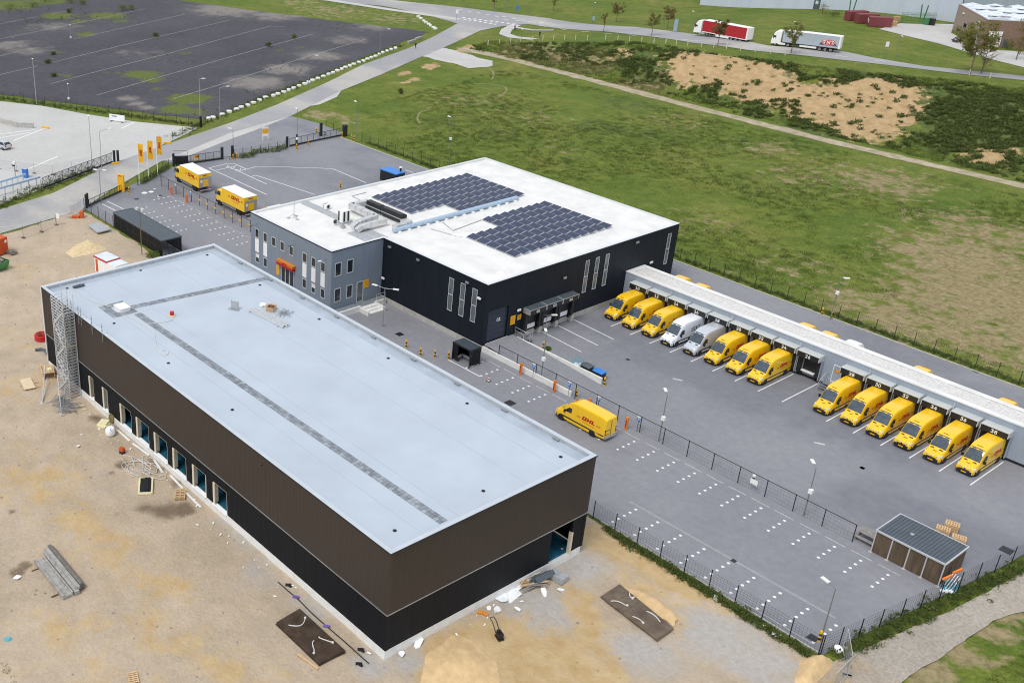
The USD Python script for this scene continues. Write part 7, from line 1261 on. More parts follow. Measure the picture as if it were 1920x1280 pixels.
heras('site fence panel running out of the frame at the bottom', [82.17, 28.64], (82.4, 25.9), 2.0)
x, y = [40.86, -22.76]; b = B(); b.cyl((0, 0, 0), .3, .12, 14, .22); p = single('green_disc', b, M['cyan_plastic'], 'small dark green disc on the sand at the left edge', 'disc'); place(p, (x, y, sz(x, y)))
# ---------------------------------------------------------------- concrete yard and lot edge
bl = [[-87.55, 83.16], [-88.39, 85.61], [-89.27, 87.47], [-89.89, 89.59], [-90.96, 91.86], [-92.19, 94.35], [-93.52, 96.95], [-93.92, 99.42], [-94.64, 101.23], [-95.32, 103.34], [-96.38, 105.57], [-97.18, 107.59], [-98.23, 109.94], [-99.14, 112.34], [-100.05, 114.11], [-101.09, 116.19], [-101.92, 118.41], [-102.93, 120.87], [-104.08, 123.42], [-104.85, 125.4], [-106.04, 127.77], [-106.85, 129.78], [-107.86, 131.77], [-108.66, 133.88], [-109.54, 135.91], [-110.5, 138.39], [-111.2, 140.51], [-112.34, 142.82], [-113.28, 144.93], [-114.06, 147.06], [-115.3, 149.38], [-116.55, 151.73], [-117.37, 153.94], [-118.32, 156.28], [-119.17, 158.55], [-85.3, 76.46], [-85.39, 77.64], [-86.43, 80.58]]
bl2 = [[-151.97, 196.93], [-149.19, 195.41], [-145.59, 193.37], [-143.1, 191.99], [-140.72, 190.89], [-138.51, 189.58], [-135.99, 188.47], [-134.13, 187.47]]
cb = None
for i, (x, y) in enumerate(bl + bl2):
    lb = 'white round topped concrete block in the row along the gravel lot' if i < len(bl) else 'white concrete block in the short row beside the far junction'; gp = 'white concrete blocks edging the gravel lot' if i < len(bl) else 'white concrete blocks by the junction'
    if cb is None:
        cb = thing('concrete_block', lb, 'concrete block', (x, y, float(zt(x, y)) - .05), .6, gp); s = [np.array([(r_ * 1.0 * math.cos(a), r_ * .75 * math.sin(a), z) for a in np.linspace(0, 2 * math.pi, 13)[:-1]]) for z, r_ in ((0, .62), (.35, .66), (.48, .55), (.52, .3))]; obj('block', loft(s), M['plinth_concrete'], cb, smooth=50); b = B(); b.tube([(.12 * math.cos(a), 0, .52 + .1 * math.sin(a)) for a in np.linspace(0, math.pi, 6)], .02, 5); obj('lifting_eye', b, M['galvanised'], cb)
    else: dup(cb, lb, (x, y, float(zt(x, y)) - .05), rnd.uniform(0, 3), gp)
for i, q in enumerate([([-122.39, 166.1], [-123.65, 169.51]), ([-124.76, 170.97], [-126.06, 174.48])]): b = B(); b.bar((*q[0], .3), (*q[1], .3), .6, .6); single('concrete_barrier', b, M['beam_grey'], ['left grey concrete barrier before the walking person', 'right grey concrete barrier before the walking person'][i], 'barrier')
t = thing('yard_wall', 'low grey concrete wall on the pale concrete yard', 'wall'); q = [[-112.6, 37.68], [-106.85, 39.17], [-101.42, 40.68], [-99.08, 43.14]]
for a, c in zip(q[:-1], q[1:]): b = B(); b.bar((*a, .5), (*c, .5), .35, 1.0); obj('wall_section', b, M['concrete'], t)
for i, (x, y) in enumerate([[-97.54, 44.99], [-74.2, 59.79], [-68.01, 45.18]]): b = B(); b.box((x, y, .18), (1.6, .35, .35), .5 + .5 * i); single('yellow_kerb', b, M['yellow_sign'], ['yellow kerb block at the end of the grey yard wall', 'yellow kerb block at the yard entrance by the road', 'yellow kerb block at the end of the lattice gate'][i], 'kerb block')
x, y = [-93.91, 59.41]; t = thing('white_sign_board', 'low white sign board on feet on the concrete yard', 'sign', (x, y, 0), .55); b = B(); b.box((0, 0, .85), (3.6, .12, 1.3)); obj('board', b, M['white_panel'], t); b = B(); b.box((-.6, -.07, 1.15), (1.2, .01, .2)); obj('print_line', b, M['roof_steel'], t); b = B(); [b.box((s, 0, .1), (.3, .9, .2)) for s in (-1.3, 1.3)]; obj('foot', b, M['beam_dark'], t)
for i, (a, c, h) in enumerate([([-62.85, 19.32], [-64.97, 28.84], 1.3), ([-66.14, 20.69], [-68.09, 27.56], 1.2)]):
    t = thing('blue_guide_rail', ['near blue guide rail on posts at the left yard', 'far blue guide rail on posts at the left yard'][i], 'guide rail'); b = B(); b.bar((*a, h), (*c, h), .3, .3); obj('rail', b, M['sky_blue_metal'], t)
    for k in range(6): p = np.array(a) + (np.array(c) - np.array(a)) * (k + .5) / 6; b = B(); b.bar((*p, 0), (*p, h - .15), .14); obj('post', b, M['steel_pale'], t)
x, y = [-69.88, 28.29]; t = thing('blue_cabinet', 'small blue cabinet at the end of the guide rails', 'cabinet', (x, y, 0), .5); b = B(); b.box((0, 0, .8), (.9, .6, 1.6)); obj('cabinet', b, M['blue_sign'], t); b = B(); b.box((0, 0, 1.64), (1., .7, .08)); obj('lid', b, M['sky_blue_metal'], t)
x, y = [-70.59, 26.68]; t = thing('camera_post', 'short post with white camera head at the guide rails', 'post', (x, y, 0)); b = B(); b.tube([(0, 0, 0), (0, 0, 2.6)], .09, 8); obj('pole', b, M['galvanised'], t); b = B(); b.box((0, 0, 2.7), (.5, .4, .45)); obj('camera_head', b, M['white_paint'], t); b = B(); b.box((0, -.15, 2.35), (.5, .4, .2)); obj('black_box', b, M['black_plastic'], t)
HQ = [[-76.98, 26.49], [-74.08, 28.42], [-71.1, 30.5], [-68.5, 32.83], [-68.52, 36.64], [-68.93, 40.17]]
for k in range(5): heras(['temporary fence panel at the left edge of the concrete yard', 'second temporary fence panel by the white camera head', 'third temporary fence panel on the concrete yard', 'fourth temporary fence panel before the lattice gate', 'fifth temporary fence panel by the tall grey mast'][k], HQ[k], HQ[k + 1], 1.9)
for k, (a, c) in enumerate([([-98.62, 35.67], [-97.61, 43.08]), ([-95.99, 34.56], [-96.33, 41.29]), ([-92.72, 35.92], [-97.51, 44.73]), ([-74.0, 30.31], [-78.4, 38.53]), ([-88.91, 57.61], [-91.55, 62.16])]): b = B(); line(b, [a, c], .3, .02); obj('yard_marking', b, M['line_paint'], str(stage.GetPrimAtPath('/World/concrete_yard').GetPath()))
# ---------------------------------------------------------------- far buildings
def house_box(b, o, ux, w, d, z0, z1):
    ux = np.array(ux) / np.linalg.norm(ux); uy = np.array([-ux[1], ux[0]]); o = np.array(o); c = [o, o + ux * w, o + ux * w + uy * d, o + uy * d]; b.prism(Polygon(c), z0, z1); return c
A_, B_ = np.array([-117.81, 294.94]), np.array([-36.38, 299.94]); ux = (B_ - A_) / np.linalg.norm(B_ - A_); uy = np.array([-ux[1], ux[0]]); WL = np.linalg.norm(B_ - A_); an = math.atan2(ux[1], ux[0])
t = thing('warehouse', 'huge pale blue grey warehouse wall beyond the far meadow', 'building', (*A_, 0), an); b = B(); b.bx(0, 0, -1, WL, 90, 19); obj('warehouse_wall', b, M['warehouse_wall'], t)

b = B(); b.bx(-.2, -.2, 19, WL + .2, 90.2, 19.3); obj('roof', b, M['roof_steel'], t); b = B(); b.bx(WL - .0, -.12, 0, WL + .15, .2, 19); obj('corner_trim', b, M['roof_steel'], t)
lz_ = lambda u: float(zt(*(A_ + ux * u)))
for u in (39.,): b = B(); b.bx(u, -.12, lz_(u) + .1, u + 2., -.04, lz_(u) + 3.4); d_ = obj('door', b, M['roof_steel'], t); b = B(); b.bx(u + .5, -.16, lz_(u) + 1.6, u + 1.4, -.121, lz_(u) + 2.6); obj('door_window', b, M['head_glass'], d_)
CO = [[-16.43, 268.58], [-31.91, 287.44], [-12.3, 271.51]]; K0, K1, K2 = map(np.array, CO); u1 = K1 - K0; u1 /= np.linalg.norm(u1); 
an = math.atan2(u1[1], u1[0]); zb_ = float(zt(*K0)); D1 = np.linalg.norm(K1 - K0)
t = thing('brick_workshop', 'brown brick workshop with pale ribbed roof and white roller door', 'building', (*K0, zb_), an)   # local x runs along the left wall away from the corner
hh = 6.6; W2 = -40.
b = B(); b.bx(0, W2, -1, .3, 0, hh); obj('front_wall', b, M['brick'], t); b = B(); b.bx(.301, -.3, -1, D1, 0, hh); obj('side_wall', b, M['brick_tan'], t); b = B(); b.bx(D1, W2, -1, D1 + .3, 0, hh); obj('rear_wall', b, M['brick'], t)
b = B(); b.bx(.0, W2, hh, D1 + .3, 0, hh + .15); obj('parapet', b, M['red_paint' if False else 'brick'], t)
for k in range(7):
    y0 = -.4 - k * 5.6; b = B(); P_ = [(0, 0), (0, .15), (2.8, .75), (5.6, .15), (5.6, 0)]; m = trimesh.creation.extrude_polygon(Polygon(P_), D1 - .4, engine='earcut'); v = np.array(m.vertices); b.add(np.c_[.3 + v[:, 2], y0 - 5.6 + v[:, 0], hh + .151 + v[:, 1]], m.faces); obj('roof_bay', b, M['roof_sheet_pale'], t)
    for j in range(6): b = B(); xx = 1.5 + j * (D1 - 3) / 6; b.bx(xx, y0 - 5.4, hh + .72, xx + .25, y0 - .2, hh + .93); obj('roof_light', b, M['white_panel' if (j + k) % 3 else 'roof_steel'], t)
dd = abs(float(np.linalg.norm(K2 - K0)))
b = B(); b.bx(-.08, -4.6, 0, -.01, -1.4, 4.0); rd = obj('roller_door', b, M['white_panel'], t)
for z in (1.35, 2.0):
    for k in range(4): b = B(); b.bx(-.12, -4.4 + .75 * k, z, -.085, -3.85 + .75 * k, z + .4); obj('door_window', b, M['dark_glass'], rd)
b = B(); b.bx(-.06, -6.2, 0, -.01, -5.2, 2.3); obj('door', b, M['roof_steel'], t)
for q in (6., 14.): b = B(); b.bx(q, .01, 1.8, q + 2.0, .08, 3.2); obj('window', b, M['dark_glass'], t)
b = B(); b.bx(3., .01, .1, 4.2, .1, 2.4); obj('door', b, M['white_panel'], t); b = B(); b.bx(2.2, .0, 2.6, 5., .9, 2.8); obj('door_canopy', b, M['roof_steel'], t)
for q in (4., 18.): b = B(); b.bx(q, .01, 5.2, q + .8, .3, 5.5); obj('wall_light', b, M['white_paint'], t)
for i, (q, an_) in enumerate([([-55.22, 277.08], 0), ([-50.7, 274.59], 0), ([-45.87, 272.52], 0)]):
    t = thing('red_container', ['far left dark red shipping container on the far bank', 'middle dark red shipping container on the far bank', 'nearest dark red shipping container with white labels'][i], 'container', (q[0], q[1] + 1.5, float(zt(*q))), (1.15, .95, .7)[i], None); m_('container_red', (.20, .045, .05), .6, 0, .1) if i == 0 else None
    b = B(); b.bx(-3, -1.22, .05, 3, 1.22, 2.6); obj('container_body', b, M['container_red'], t); b = B(); [b.bx(-2.8 + .45 * k, -1.26, .2, -2.6 + .45 * k, -1.221, 2.45) for k in range(13)]; [b.bx(-3.04, -1.0 + .4 * k, .2, -3.001, -.8 + .4 * k, 2.45) for k in range(6)]; obj('corrugation', b, M['container_red'], t, kind='stuff')
    if i == 2: b = B(); b.bx(-3.07, -.7, 1.0, -3.045, -.1, 1.9); b.bx(-3.07, .3, 1.6, -3.045, .8, 2.1); obj('white_label', b, M['white_paint'], t)
for i, (x, y) in enumerate([[-44.47, 275.32], [-44.18, 278.62], [-47.4, 286.6]]): pallet_stack(['pale goods on pallets next to the red container', 'brown stacked pallets beyond the red container', 'dark pallet stack at the far yard fence'][i], x, y, float(zt(x, y)), 9, .4 * i, 1.5)
fence('green mesh fence at the back of the brick workshop yard', [[-45.1, 284.36], [-43.26, 285.84], [-41.59, 287.63], [-40.15, 289.92], [-38.88, 291.37]], 3.2, mat='green_metal', step=.3, wr=.03, hor=.8)
for i, (x, y) in enumerate([[-39.76, 288.52], [-38.57, 288.97]]): b = B(); b.box((0, 0, .9), (1.6, 1., 1.8)); p = single('yard_bin', b, M['green_metal' if i == 0 else 'black_metal'], ['green bin at the far yard fence', 'black bin at the far yard fence'][i], 'bin'); place(p, (x, y, float(zt(x, y))))
for i, q in enumerate([([-63.31, 298.95], 0), ([-44.43, 303.53], 0)]): x, y = q[0]; b = B(); [b.bar((x + s * .5, y - 8, float(zt(x, y)) + .0), (x + s * .9, y - 8, float(zt(x, y)) + 4.2), .25) for s in (-1, 1)]; single('green_post', b, M['green_metal'], ['pair of green steel posts behind the red containers', 'pair of green steel posts near the brick workshop'][i], 'post')
for i, (x, y, h) in enumerate([(-139.11, 227.84, 2.6), (-78.71, 226.36, 3.4), (-22.65, 232.37, 4.0), (-141.37, 203.21, 3.2), (-114.98, 235.99, 1.8)]): t = thing('road_sign', ['small blue sign on two legs at the far verge', 'pale blue information board left of the red lorry', 'thin road sign right of the grey lorry', 'white and blue sign at the junction tip', 'small cyan sign by the far verge lamp'][i], 'sign', (x, y, float(zt(x, y))), .9); b = B(); [b.bar((s, 0, 0), (s, 0, h), .1) for s in ((-.3, .3) if i in (0, 1) else (0,))]; obj('leg', b, M['lamp_green'], t); b = B(); b.box((0, -.06, h - .6), (.8, .05, 1.2) if i != 1 else (1.2, .1, 2.8)) if i != 1 else b.box((0, -.08, 1.8), (1.0, .1, 3.2)); obj('plate', b, M['blue_sign' if i == 0 else 'sky_blue_metal' if i in (1, 4) else 'white_paint'], t)
wp = [[-106.97, 181.86], [-104.79, 184.0], [-102.82, 186.34], [-101.56, 188.97], [-100.37, 192.38], [-98.75, 194.83], [-96.54, 196.73], [-94.26, 198.59], [-91.48, 199.83], [-87.99, 200.54], [-83.9, 203.04], [-80.01, 203.25], [-76.02, 202.99], [-72.38, 203.22], [-68.54, 203.22], [-65.85, 204.57], [-62.62, 204.51], [-59.89, 205.46], [-56.15, 205.87], [-53.48, 207.25], [-50.68, 208.55], [-47.8, 210.32], [-51.51, 209.71], [-47.85, 210.31], [-44.46, 211.61], [-41.17, 212.81], [-38.23, 214.48], [-1.78, 230.69], [2.61, 230.97]]
w0 = None
for x, y in wp:
    if w0 is None: w0 = thing('fence_post', 'pale wooden fence post along the top of the bank', 'fence post', zf((x, y)), 0, 'pale wooden posts along the top of the bank'); b = B(); b.cyl((0, 0, 0), .09, 1.3, 8); obj('post', b, M['jamb_wood'], w0); b = B(); b.cyl((0, 0, 1.3), .09, .08, 8, .03); obj('post_tip', b, M['jamb_wood'], w0)
    else: dup(w0, 'pale wooden fence post along the top of the bank', zf((x, y)))
# ---------------------------------------------------------------- vegetation
def leaves(n, cen, rad, size, seed, up=.3):
    r = np.random.default_rng(seed); d = r.normal(size=(n, 3)); d /= np.linalg.norm(d, axis=1)[:, None]; P3 = cen + d * rad * (r.random(n) ** .45)[:, None]
    a = r.normal(size=(n, 3)); a[:, 2] += up; a /= np.linalg.norm(a, axis=1)[:, None]; c = np.cross(a, r.normal(size=(n, 3))); c /= np.linalg.norm(c, axis=1)[:, None]; s = size * r.uniform(.5, 1.3, (n, 1))
    v = np.stack([P3 - a * s, P3 + c * s * .5, P3 + a * s, P3 - c * s * .5], 1).reshape(-1, 3); q = np.arange(n)[:, None] * 4; return v, np.hstack([q, q + 1, q + 2, q + 3])
def tree(name, label, x, y, h, r, leaf, n, seed, size=.19, bare=False, trunk=.35):
    z = float(zt(x, y)); t = thing(name, label, 'tree', (x, y, z)); rs = np.random.default_rng(seed); b = B(); b.tube([(0, 0, 0), (.05, .03, h * trunk), (rs.normal(0, .1), rs.normal(0, .1), h * .9)], [h * .018, h * .013, .01], 7); obj('trunk', b, M['bark'], t)
    L = []; b = B()
    for k in range(16 if not bare else 34):
        z0 = h * (trunk + (.85 - trunk) * rs.random()); an = rs.uniform(0, 6.3); l = r * rs.uniform(.45, 1.05) * (1.15 - .6 * abs((z0 / h - trunk) / (1 - trunk) - .35)); e = np.array([l * math.cos(an), l * math.sin(an), z0 + l * rs.uniform(.3, .9)]); m_0 = np.array([0, 0, z0]); md = (m_0 + e) / 2 + [0, 0, -.06 * l]; b.tube([m_0, md, e], [h * .007, h * .005, .008], 5)
        for tw in range(4 if bare else 2): e2_ = e + rs.normal(0, .35 * r * .6, 3); b.tube([md, e2_], [.02, .008], 4); L.append((e2_, r * .22))
        L.append((e, r * rs.uniform(.22, .4))); L.append((md, r * .25))
    obj('limb', b, M['bark'], t, kind='stuff')
    V, F, k0 = [], [], 0
    for i, (c, rad) in enumerate(L):
        v, f = leaves(max(4, n // len(L)), c, np.array([rad, rad, rad * .8]), size, seed * 100 + i); V.append(v); F.append(f + k0); k0 += len(v)
    obj('crown', (np.vstack(V), np.vstack(F)), M[leaf], t); return t
TR = [(-54.97, 211.12, 6.2, 1.9, 'leaf_rust', 2000, 'small rust coloured tree in front of the red lorry'), (-38.46, 217.42, 7.0, 2.1, 'leaf_olive', 1900, 'small pale green tree in front of the grey lorry'), (-109.8, 240.6, 5.6, 2.0, 'leaf_rust', 1200, 'brownish young tree left of the lorries on the far verge'), (-98.44, 220.4, 5.4, 1.0, 'leaf_rust', 350, 'very thin young tree on the near verge'), (-78.87, 216.2, 6.2, 1.7, 'leaf_olive', 1000, 'yellow green young tree left of the information board'), (-85.29, 232.1, 5.8, 1.9, 'leaf_rust', 1200, 'brown young tree beside the information board'), (-148.06, 226.6, 6.5, 1.2, 'leaf_rust', 500, 'thin brownish tree at the top edge beyond the junction'), (-136.64, 242.33, 6.5, 1.8, 'leaf_olive', 800, 'olive young tree at the top edge of the meadow'), (-2.21, 231.9, 10.5, 4.2, 'leaf_olive', 6500, 'bushy yellow green willow by the workshop yard'), (7.69, 236.95, 13.0, 4.0, 'leaf_rust', 2600, 'tall brownish tree at the right edge'), (-3.44, 258.99, 8.0, 3.0, 'leaf_rust', 700, 'brown bare crowned tree beside the workshop'), (-61.94, 283.01, 3.0, 1.6, 'leaf_rust', 100, 'tiny shrub on the far meadow')]
for i, (x, y, h, r_, lf, n, lb) in enumerate(TR[:-1]): tree('roadside_tree', lb, x, y, h, r_, lf, n, 40 + i)
x, y = [-1.19, 235.36]; tree('bare_tree', 'many stemmed bare tree next to the yellow green willow', x, y, 9.5, 3.4, 'leaf_straw', 500, 77, .1, True, .12)
def shrub(name, label, x, y, r, h, leaf, n, seed, size=.14):
    t = thing(name, label, 'shrub', (x, y, float(zt(x, y)))); v = [leaves(n // 6, np.array([rnd.uniform(-.5, .5) * r, rnd.uniform(-.5, .5) * r, h * rnd.uniform(.3, .65)]), np.array([r * .6, r * .6, h * .4]), size, seed + k) for k in range(6)]; V, F, k0 = [], [], 0
    for a, f in v: V.append(a); F.append(f + k0); k0 += len(a)
    obj('crown', (np.vstack(V), np.vstack(F)), M[leaf], t); b = B(); [b.tube([(0, 0, 0), (rnd.uniform(-.4, .4) * r, rnd.uniform(-.4, .4) * r, h * .7)], [.05, .015], 5) for _ in range(5)]; obj('stem', b, M['bark'], t)
for i, (x, y, r_, h, lf, lb) in enumerate([(-68.86, 284.99, 2.4, 4.0, 'leaf_olive', 'pale shrub before the warehouse door'), (-63.49, 281.66, 2.6, 1.6, 'leaf_dark', 'dark low shrub right of the pale shrub'), (-10.8, 271.98, 1.8, 2.0, 'leaf_green', 'bright green shrub beside the workshop door'), (-231.08, 95.49, 3.0, 2.0, 'leaf_green', 'green weed clump at the far left of the gravel lot'), (-231.73, 102.95, 2.6, 2.0, 'leaf_green', 'second green weed clump at the far left of the gravel lot'), (-238.01, 110.46, 4.0, 2.4, 'leaf_green', 'large green weed clump at the top of the gravel lot'), (-231.48, 116.57, 2.6, 2.4, 'leaf_green', 'round green bush at the top of the gravel lot'), (-227.33, 118.83, 1.6, 1.8, 'leaf_green', 'small green bush at the top of the gravel lot'), (-210.66, 124.26, 1.7, 2.2, 'leaf_green', 'left of two dense bushes on the gravel lot'), (-210.29, 126.96, 1.8, 2.2, 'leaf_green', 'right of two dense bushes on the gravel lot'), (-216.43, 108.76, 1.2, 1.4, 'leaf_dark', 'dark weed left of the two dense bushes'), (-153.17, 71.54, 1.1, 1.2, 'leaf_dark', 'dark weed by the tall mast on the gravel lot'), (-138.78, 66.53, 1.0, 0.9, 'leaf_dark', 'dark weed above the post fence'), (-168.52, 111.82, 1.1, 1.1, 'leaf_dark', 'dark weed beside the third pale line'), (-140.3, 130.93, 1.1, 1.2, 'leaf_dark', 'dark weed on the right half of the gravel lot'), (-146.2, 143.74, 1.0, 1.0, 'leaf_green', 'green weed on the right half of the gravel lot'), (-162.15, 77.29, 1.2, 0.8, 'leaf_dark', 'low dark weed in the dry patch of the lot'), (-79.72, 125.61, 0.9, 1.4, 'leaf_dark', 'single dark shrub at the meadow edge'), (-24.53, 28.01, 1.3, 1.0, 'leaf_green', 'green weeds at the near end of the bicycle shelter'), (30.04, 52.77, 0.4, 0.4, 'leaf_green', 'small weed behind the ramp wall')]): shrub('bush', lb, x, y, r_, h, lf, 420, 300 + i * 7)
for i in range(12): 
    x, y = -59.3 + rnd.uniform(-.5, .9), 65.5 + i * 1.0; 
    if i == 0: hd = thing('hedge', 'ragged green hedge between the two truck gates', 'hedge')
    obj('hedge_clump', leaves(170, np.array([x + .6, y, .55]), np.array([.7, .7, .55]), .13, 900 + i), M['leaf_dark' if i % 2 else 'leaf_green'], hd)
hd = thing('hedge', 'low green hedge along the fence behind the flag poles', 'hedge')
for i in range(12): q = np.array([-55.2, 43.6]) + (np.array([-60.3, 51.6]) - np.array([-55.2, 43.6])) * i / 11; obj('hedge_clump', leaves(150, np.array([*q, .45]), np.array([.7, .7, .5]), .12, 950 + i), M['leaf_dark' if i % 3 else 'leaf_green'], hd)
# tufts, weeds and rough growth as stuff
def tuft(n, r, h, w, seed):
    g = np.random.default_rng(seed); V, F = [], []
    for k in range(n):
        a, q = g.uniform(0, 6.3), r * g.random() ** .5; b0 = np.array([q * math.cos(a), q * math.sin(a), -.03]); an = g.uniform(0, 6.3); u = np.array([math.cos(an), math.sin(an), 0]) * w * g.uniform(.6, 1.3); tip = b0 + [g.normal(0, h * .45), g.normal(0, h * .45), h * g.uniform(.5, 1.1)]; V += [b0 - u, b0 + u, tip]; F.append((3 * k, 3 * k + 1, 3 * k + 2))
    return np.array(V), np.array(F)
def scatter(name, proto, mat, pts, smin, smax, seed, label, cat):
    g = np.random.default_rng(seed); path = numbered('/World', name); pi = UsdGeom.PointInstancer.Define(stage, path); pr = usdkit.mesh(stage, path + '/clump', proto, mat)
    pi.CreatePrototypesRel().SetTargets([pr.GetPath()]); n = len(pts); P3 = np.c_[pts, zt(pts[:, 0], pts[:, 1]) - .03 if pts.shape[1] == 2 else pts[:, 2]] if pts.shape[1] == 2 else pts
    pi.CreatePositionsAttr(Vt.Vec3fArray.FromNumpy(P3.astype(np.float32))); pi.CreateProtoIndicesAttr(Vt.IntArray.FromNumpy(np.zeros(n, np.int32))); a = g.uniform(0, 2 * math.pi, n); o = np.zeros((n, 4), np.float32)
    pi.CreateOrientationsAttr(Vt.QuathArray([Gf.Quath(float(math.cos(t_ / 2)), 0, 0, float(math.sin(t_ / 2))) for t_ in a])); s = g.uniform(smin, smax, n)[:, None]; pi.CreateScalesAttr(Vt.Vec3fArray.FromNumpy(np.repeat(s, 3, 1).astype(np.float32))); return tag(pi, label, cat, kind='stuff')
def gz_at(p):
    ix = np.clip(np.searchsorted(xs, p[:, 0]) - 1, 0, len(xs) - 2); iy = np.clip(np.searchsorted(ys, p[:, 1]) - 1, 0, len(ys) - 2); G_ = gz.reshape(gx.shape); tx, ty = (p[:, 0] - xs[ix]) / (xs[ix + 1] - xs[ix]), (p[:, 1] - ys[iy]) / (ys[iy + 1] - ys[iy])
    return G_[iy, ix] * (1 - tx) * (1 - ty) + G_[iy, ix + 1] * tx * (1 - ty) + G_[iy + 1, ix] * (1 - tx) * ty + G_[iy + 1, ix + 1] * tx * ty
def along(pts, w, n, seed):
    g = np.random.default_rng(seed); L = LineString(pts); d = g.uniform(0, L.length, n); p = shapely.get_coordinates(shapely.line_interpolate_point(L, d)); return p + g.normal(0, w, (n, 2))
wz = lambda p: np.c_[p, gz_at(p) - .02]; wt = lambda p: np.c_[p, np.maximum(gz_at(p), zt(p[:, 0], p[:, 1])) - .02]
fieldP = Polygon([(-50, 95), (110, 94), (110, 168), (-85, 168), (-75, 110)])
g_ = np.random.default_rng(3); pf = g_.uniform((-90, 94), (110, 169), (26000, 2)); pf = pf[shapely.contains_xy(fieldP, pf[:, 0], pf[:, 1])]; nf = meshkit.fbm(np.c_[pf * .07, np.zeros(len(pf))], 4, 44); dr_ = gmask(pf[:, 0], pf[:, 1])[:, 1]
scatter('meadow_grass', tuft(22, .5, .2, .03, 1), M['leaf_green'], wz(pf[(nf + .25 * np.random.default_rng(9).random(len(pf)) > .55) & (dr_ < .5)]), .5, 1.5, 1, 'green grass tussocks across the meadow behind the depot', 'grass')
scatter('meadow_weeds', tuft(20, .5, .26, .035, 2), M['leaf_dark'], wz(pf[(nf + .3 * np.random.default_rng(8).random(len(pf)) > .72) & (dr_ < .45)][::2]), .6, 1.6, 2, 'darker weed patches scattered over the meadow', 'weeds')
scatter('dry_grass', tuft(16, .5, .16, .035, 3), M['leaf_straw'], wz(pf[(dr_ > .42)]), .6, 1.5, 3, 'straw coloured dry grass on the right part of the meadow', 'grass')
pb = g_.uniform((-110, 174), (75, 236), (30000, 2)); tb = (pb[:, 1] - 175.5) / (crest(pb[:, 0]) - 175.5); ok = (tb > .02) & (tb < 1.02); pb, tb = pb[ok], tb[ok]; gm = gmask(pb[:, 0], pb[:, 1]); nb_ = meshkit.fbm(np.c_[pb * .16, np.zeros(len(pb))], 4, 45)
r9 = np.random.default_rng(6).random(len(pb)); keep = (gm[:, 0] + (nb_ - .5) * 2.6 + (r9 - .5) * .5 < .30) | ((r9 > .94) & (nb_ > .52)) | (r9 > .993)
bushp = (lambda v, f: (np.asarray(v), np.asarray(f)))(*leaves(46, np.array([0, 0, .25]), np.array([.75, .75, .4]), .22, 5))
scatter('bank_growth', bushp, M['leaf_dark'], wz(pb[keep & ((gm[:, 2] + (nb_ - .5) * .8 > .46) | (gm[:, 0] > .3))]), .3, 1.25, 4, 'dark rough growth covering the bank below the road', 'bushes')
scatter('bank_grass', tuft(20, .6, .5, .05, 6), M['leaf_green'], wz(pb[keep & (gm[:, 2] <= .62)][::2]), .5, 1.4, 5, 'rough green grass clumps on the bank', 'grass')
scatter('bank_straw', tuft(18, .6, .4, .05, 7), M['leaf_straw'], wz(pb[keep & (gm[:, 1] > .3)]), .5, 1.3, 6, 'straw coloured clumps on the left part of the bank', 'grass')
vg = np.vstack([along([(-53, 92.9), (86, 92.0)], .35, 1700, 7), along([(58.5, 28.65), (79.2, 28.5)], .24, 900, 8), along([(80.6, 30), (81.3, 36), (82.4, 44), (84.5, 56)], .45, 700, 9), along([(-58, 17.5), (-62.5, 27), (-68, 41)], .8, 500, 10), along([(-78, 63), (-83, 74), (-92, 92), (-112, 140), (-122, 163)], .7, 900, 11), along([(-150, 34), (-82, 72.5)], .7, 700, 12)])
scatter('verge_grass', tuft(14, .28, .3, .028, 8), M['leaf_green'], wt(vg), .5, 1.3, 7, 'green grass strips along fences and road verges', 'grass')
scatter('verge_weeds', (np.asarray(leaves(18, np.array([0, 0, .12]), np.array([.3, .3, .16]), .1, 6)[0]), leaves(18, np.array([0, 0, .12]), np.array([.3, .3, .16]), .1, 6)[1]), M['leaf_dark'], wt(vg[::3]), .5, 1.4, 8, 'darker weeds in the grass strips along the fences', 'weeds')
sl = g_.uniform((82, 8), (96, 46), (5200, 2)); ins = shapely.contains_xy(Polygon([(85.2, 22), (88.2, 30), (89.6, 46), (97, 46), (97, 8), (84, 8)]), sl[:, 0], sl[:, 1]); sl = sl[ins]
scatter('slope_grass', tuft(16, .25, .22, .022, 9), M['leaf_green'], wz(sl[: len(sl) * 2 // 3]), .5, 1.4, 9, 'grass on the slope in the lower right corner', 'grass'); scatter('slope_straw', tuft(12, .3, .14, .025, 10), M['leaf_straw'], wz(sl[len(sl) * 2 // 3:]), .5, 1.2, 10, 'dry stalks on the slope in the lower right corner', 'grass')
lf_ = g_.uniform((30, -32), (46, -18), (700, 2)); lf_ = lf_[shapely.contains_xy(Polygon([(40.97, -24.36), (42.19, -23.99), (44.77, -23.8), (46.58, -23.96), (45.35, -26.59)]), lf_[:, 0], lf_[:, 1])]
if len(lf_): scatter('corner_grass', tuft(14, .2, .2, .022, 12), M['leaf_straw'], np.c_[lf_, zt(lf_[:, 0], lf_[:, 1])], .6, 1.4, 12, 'dry grass in the lower left corner of the site', 'grass')
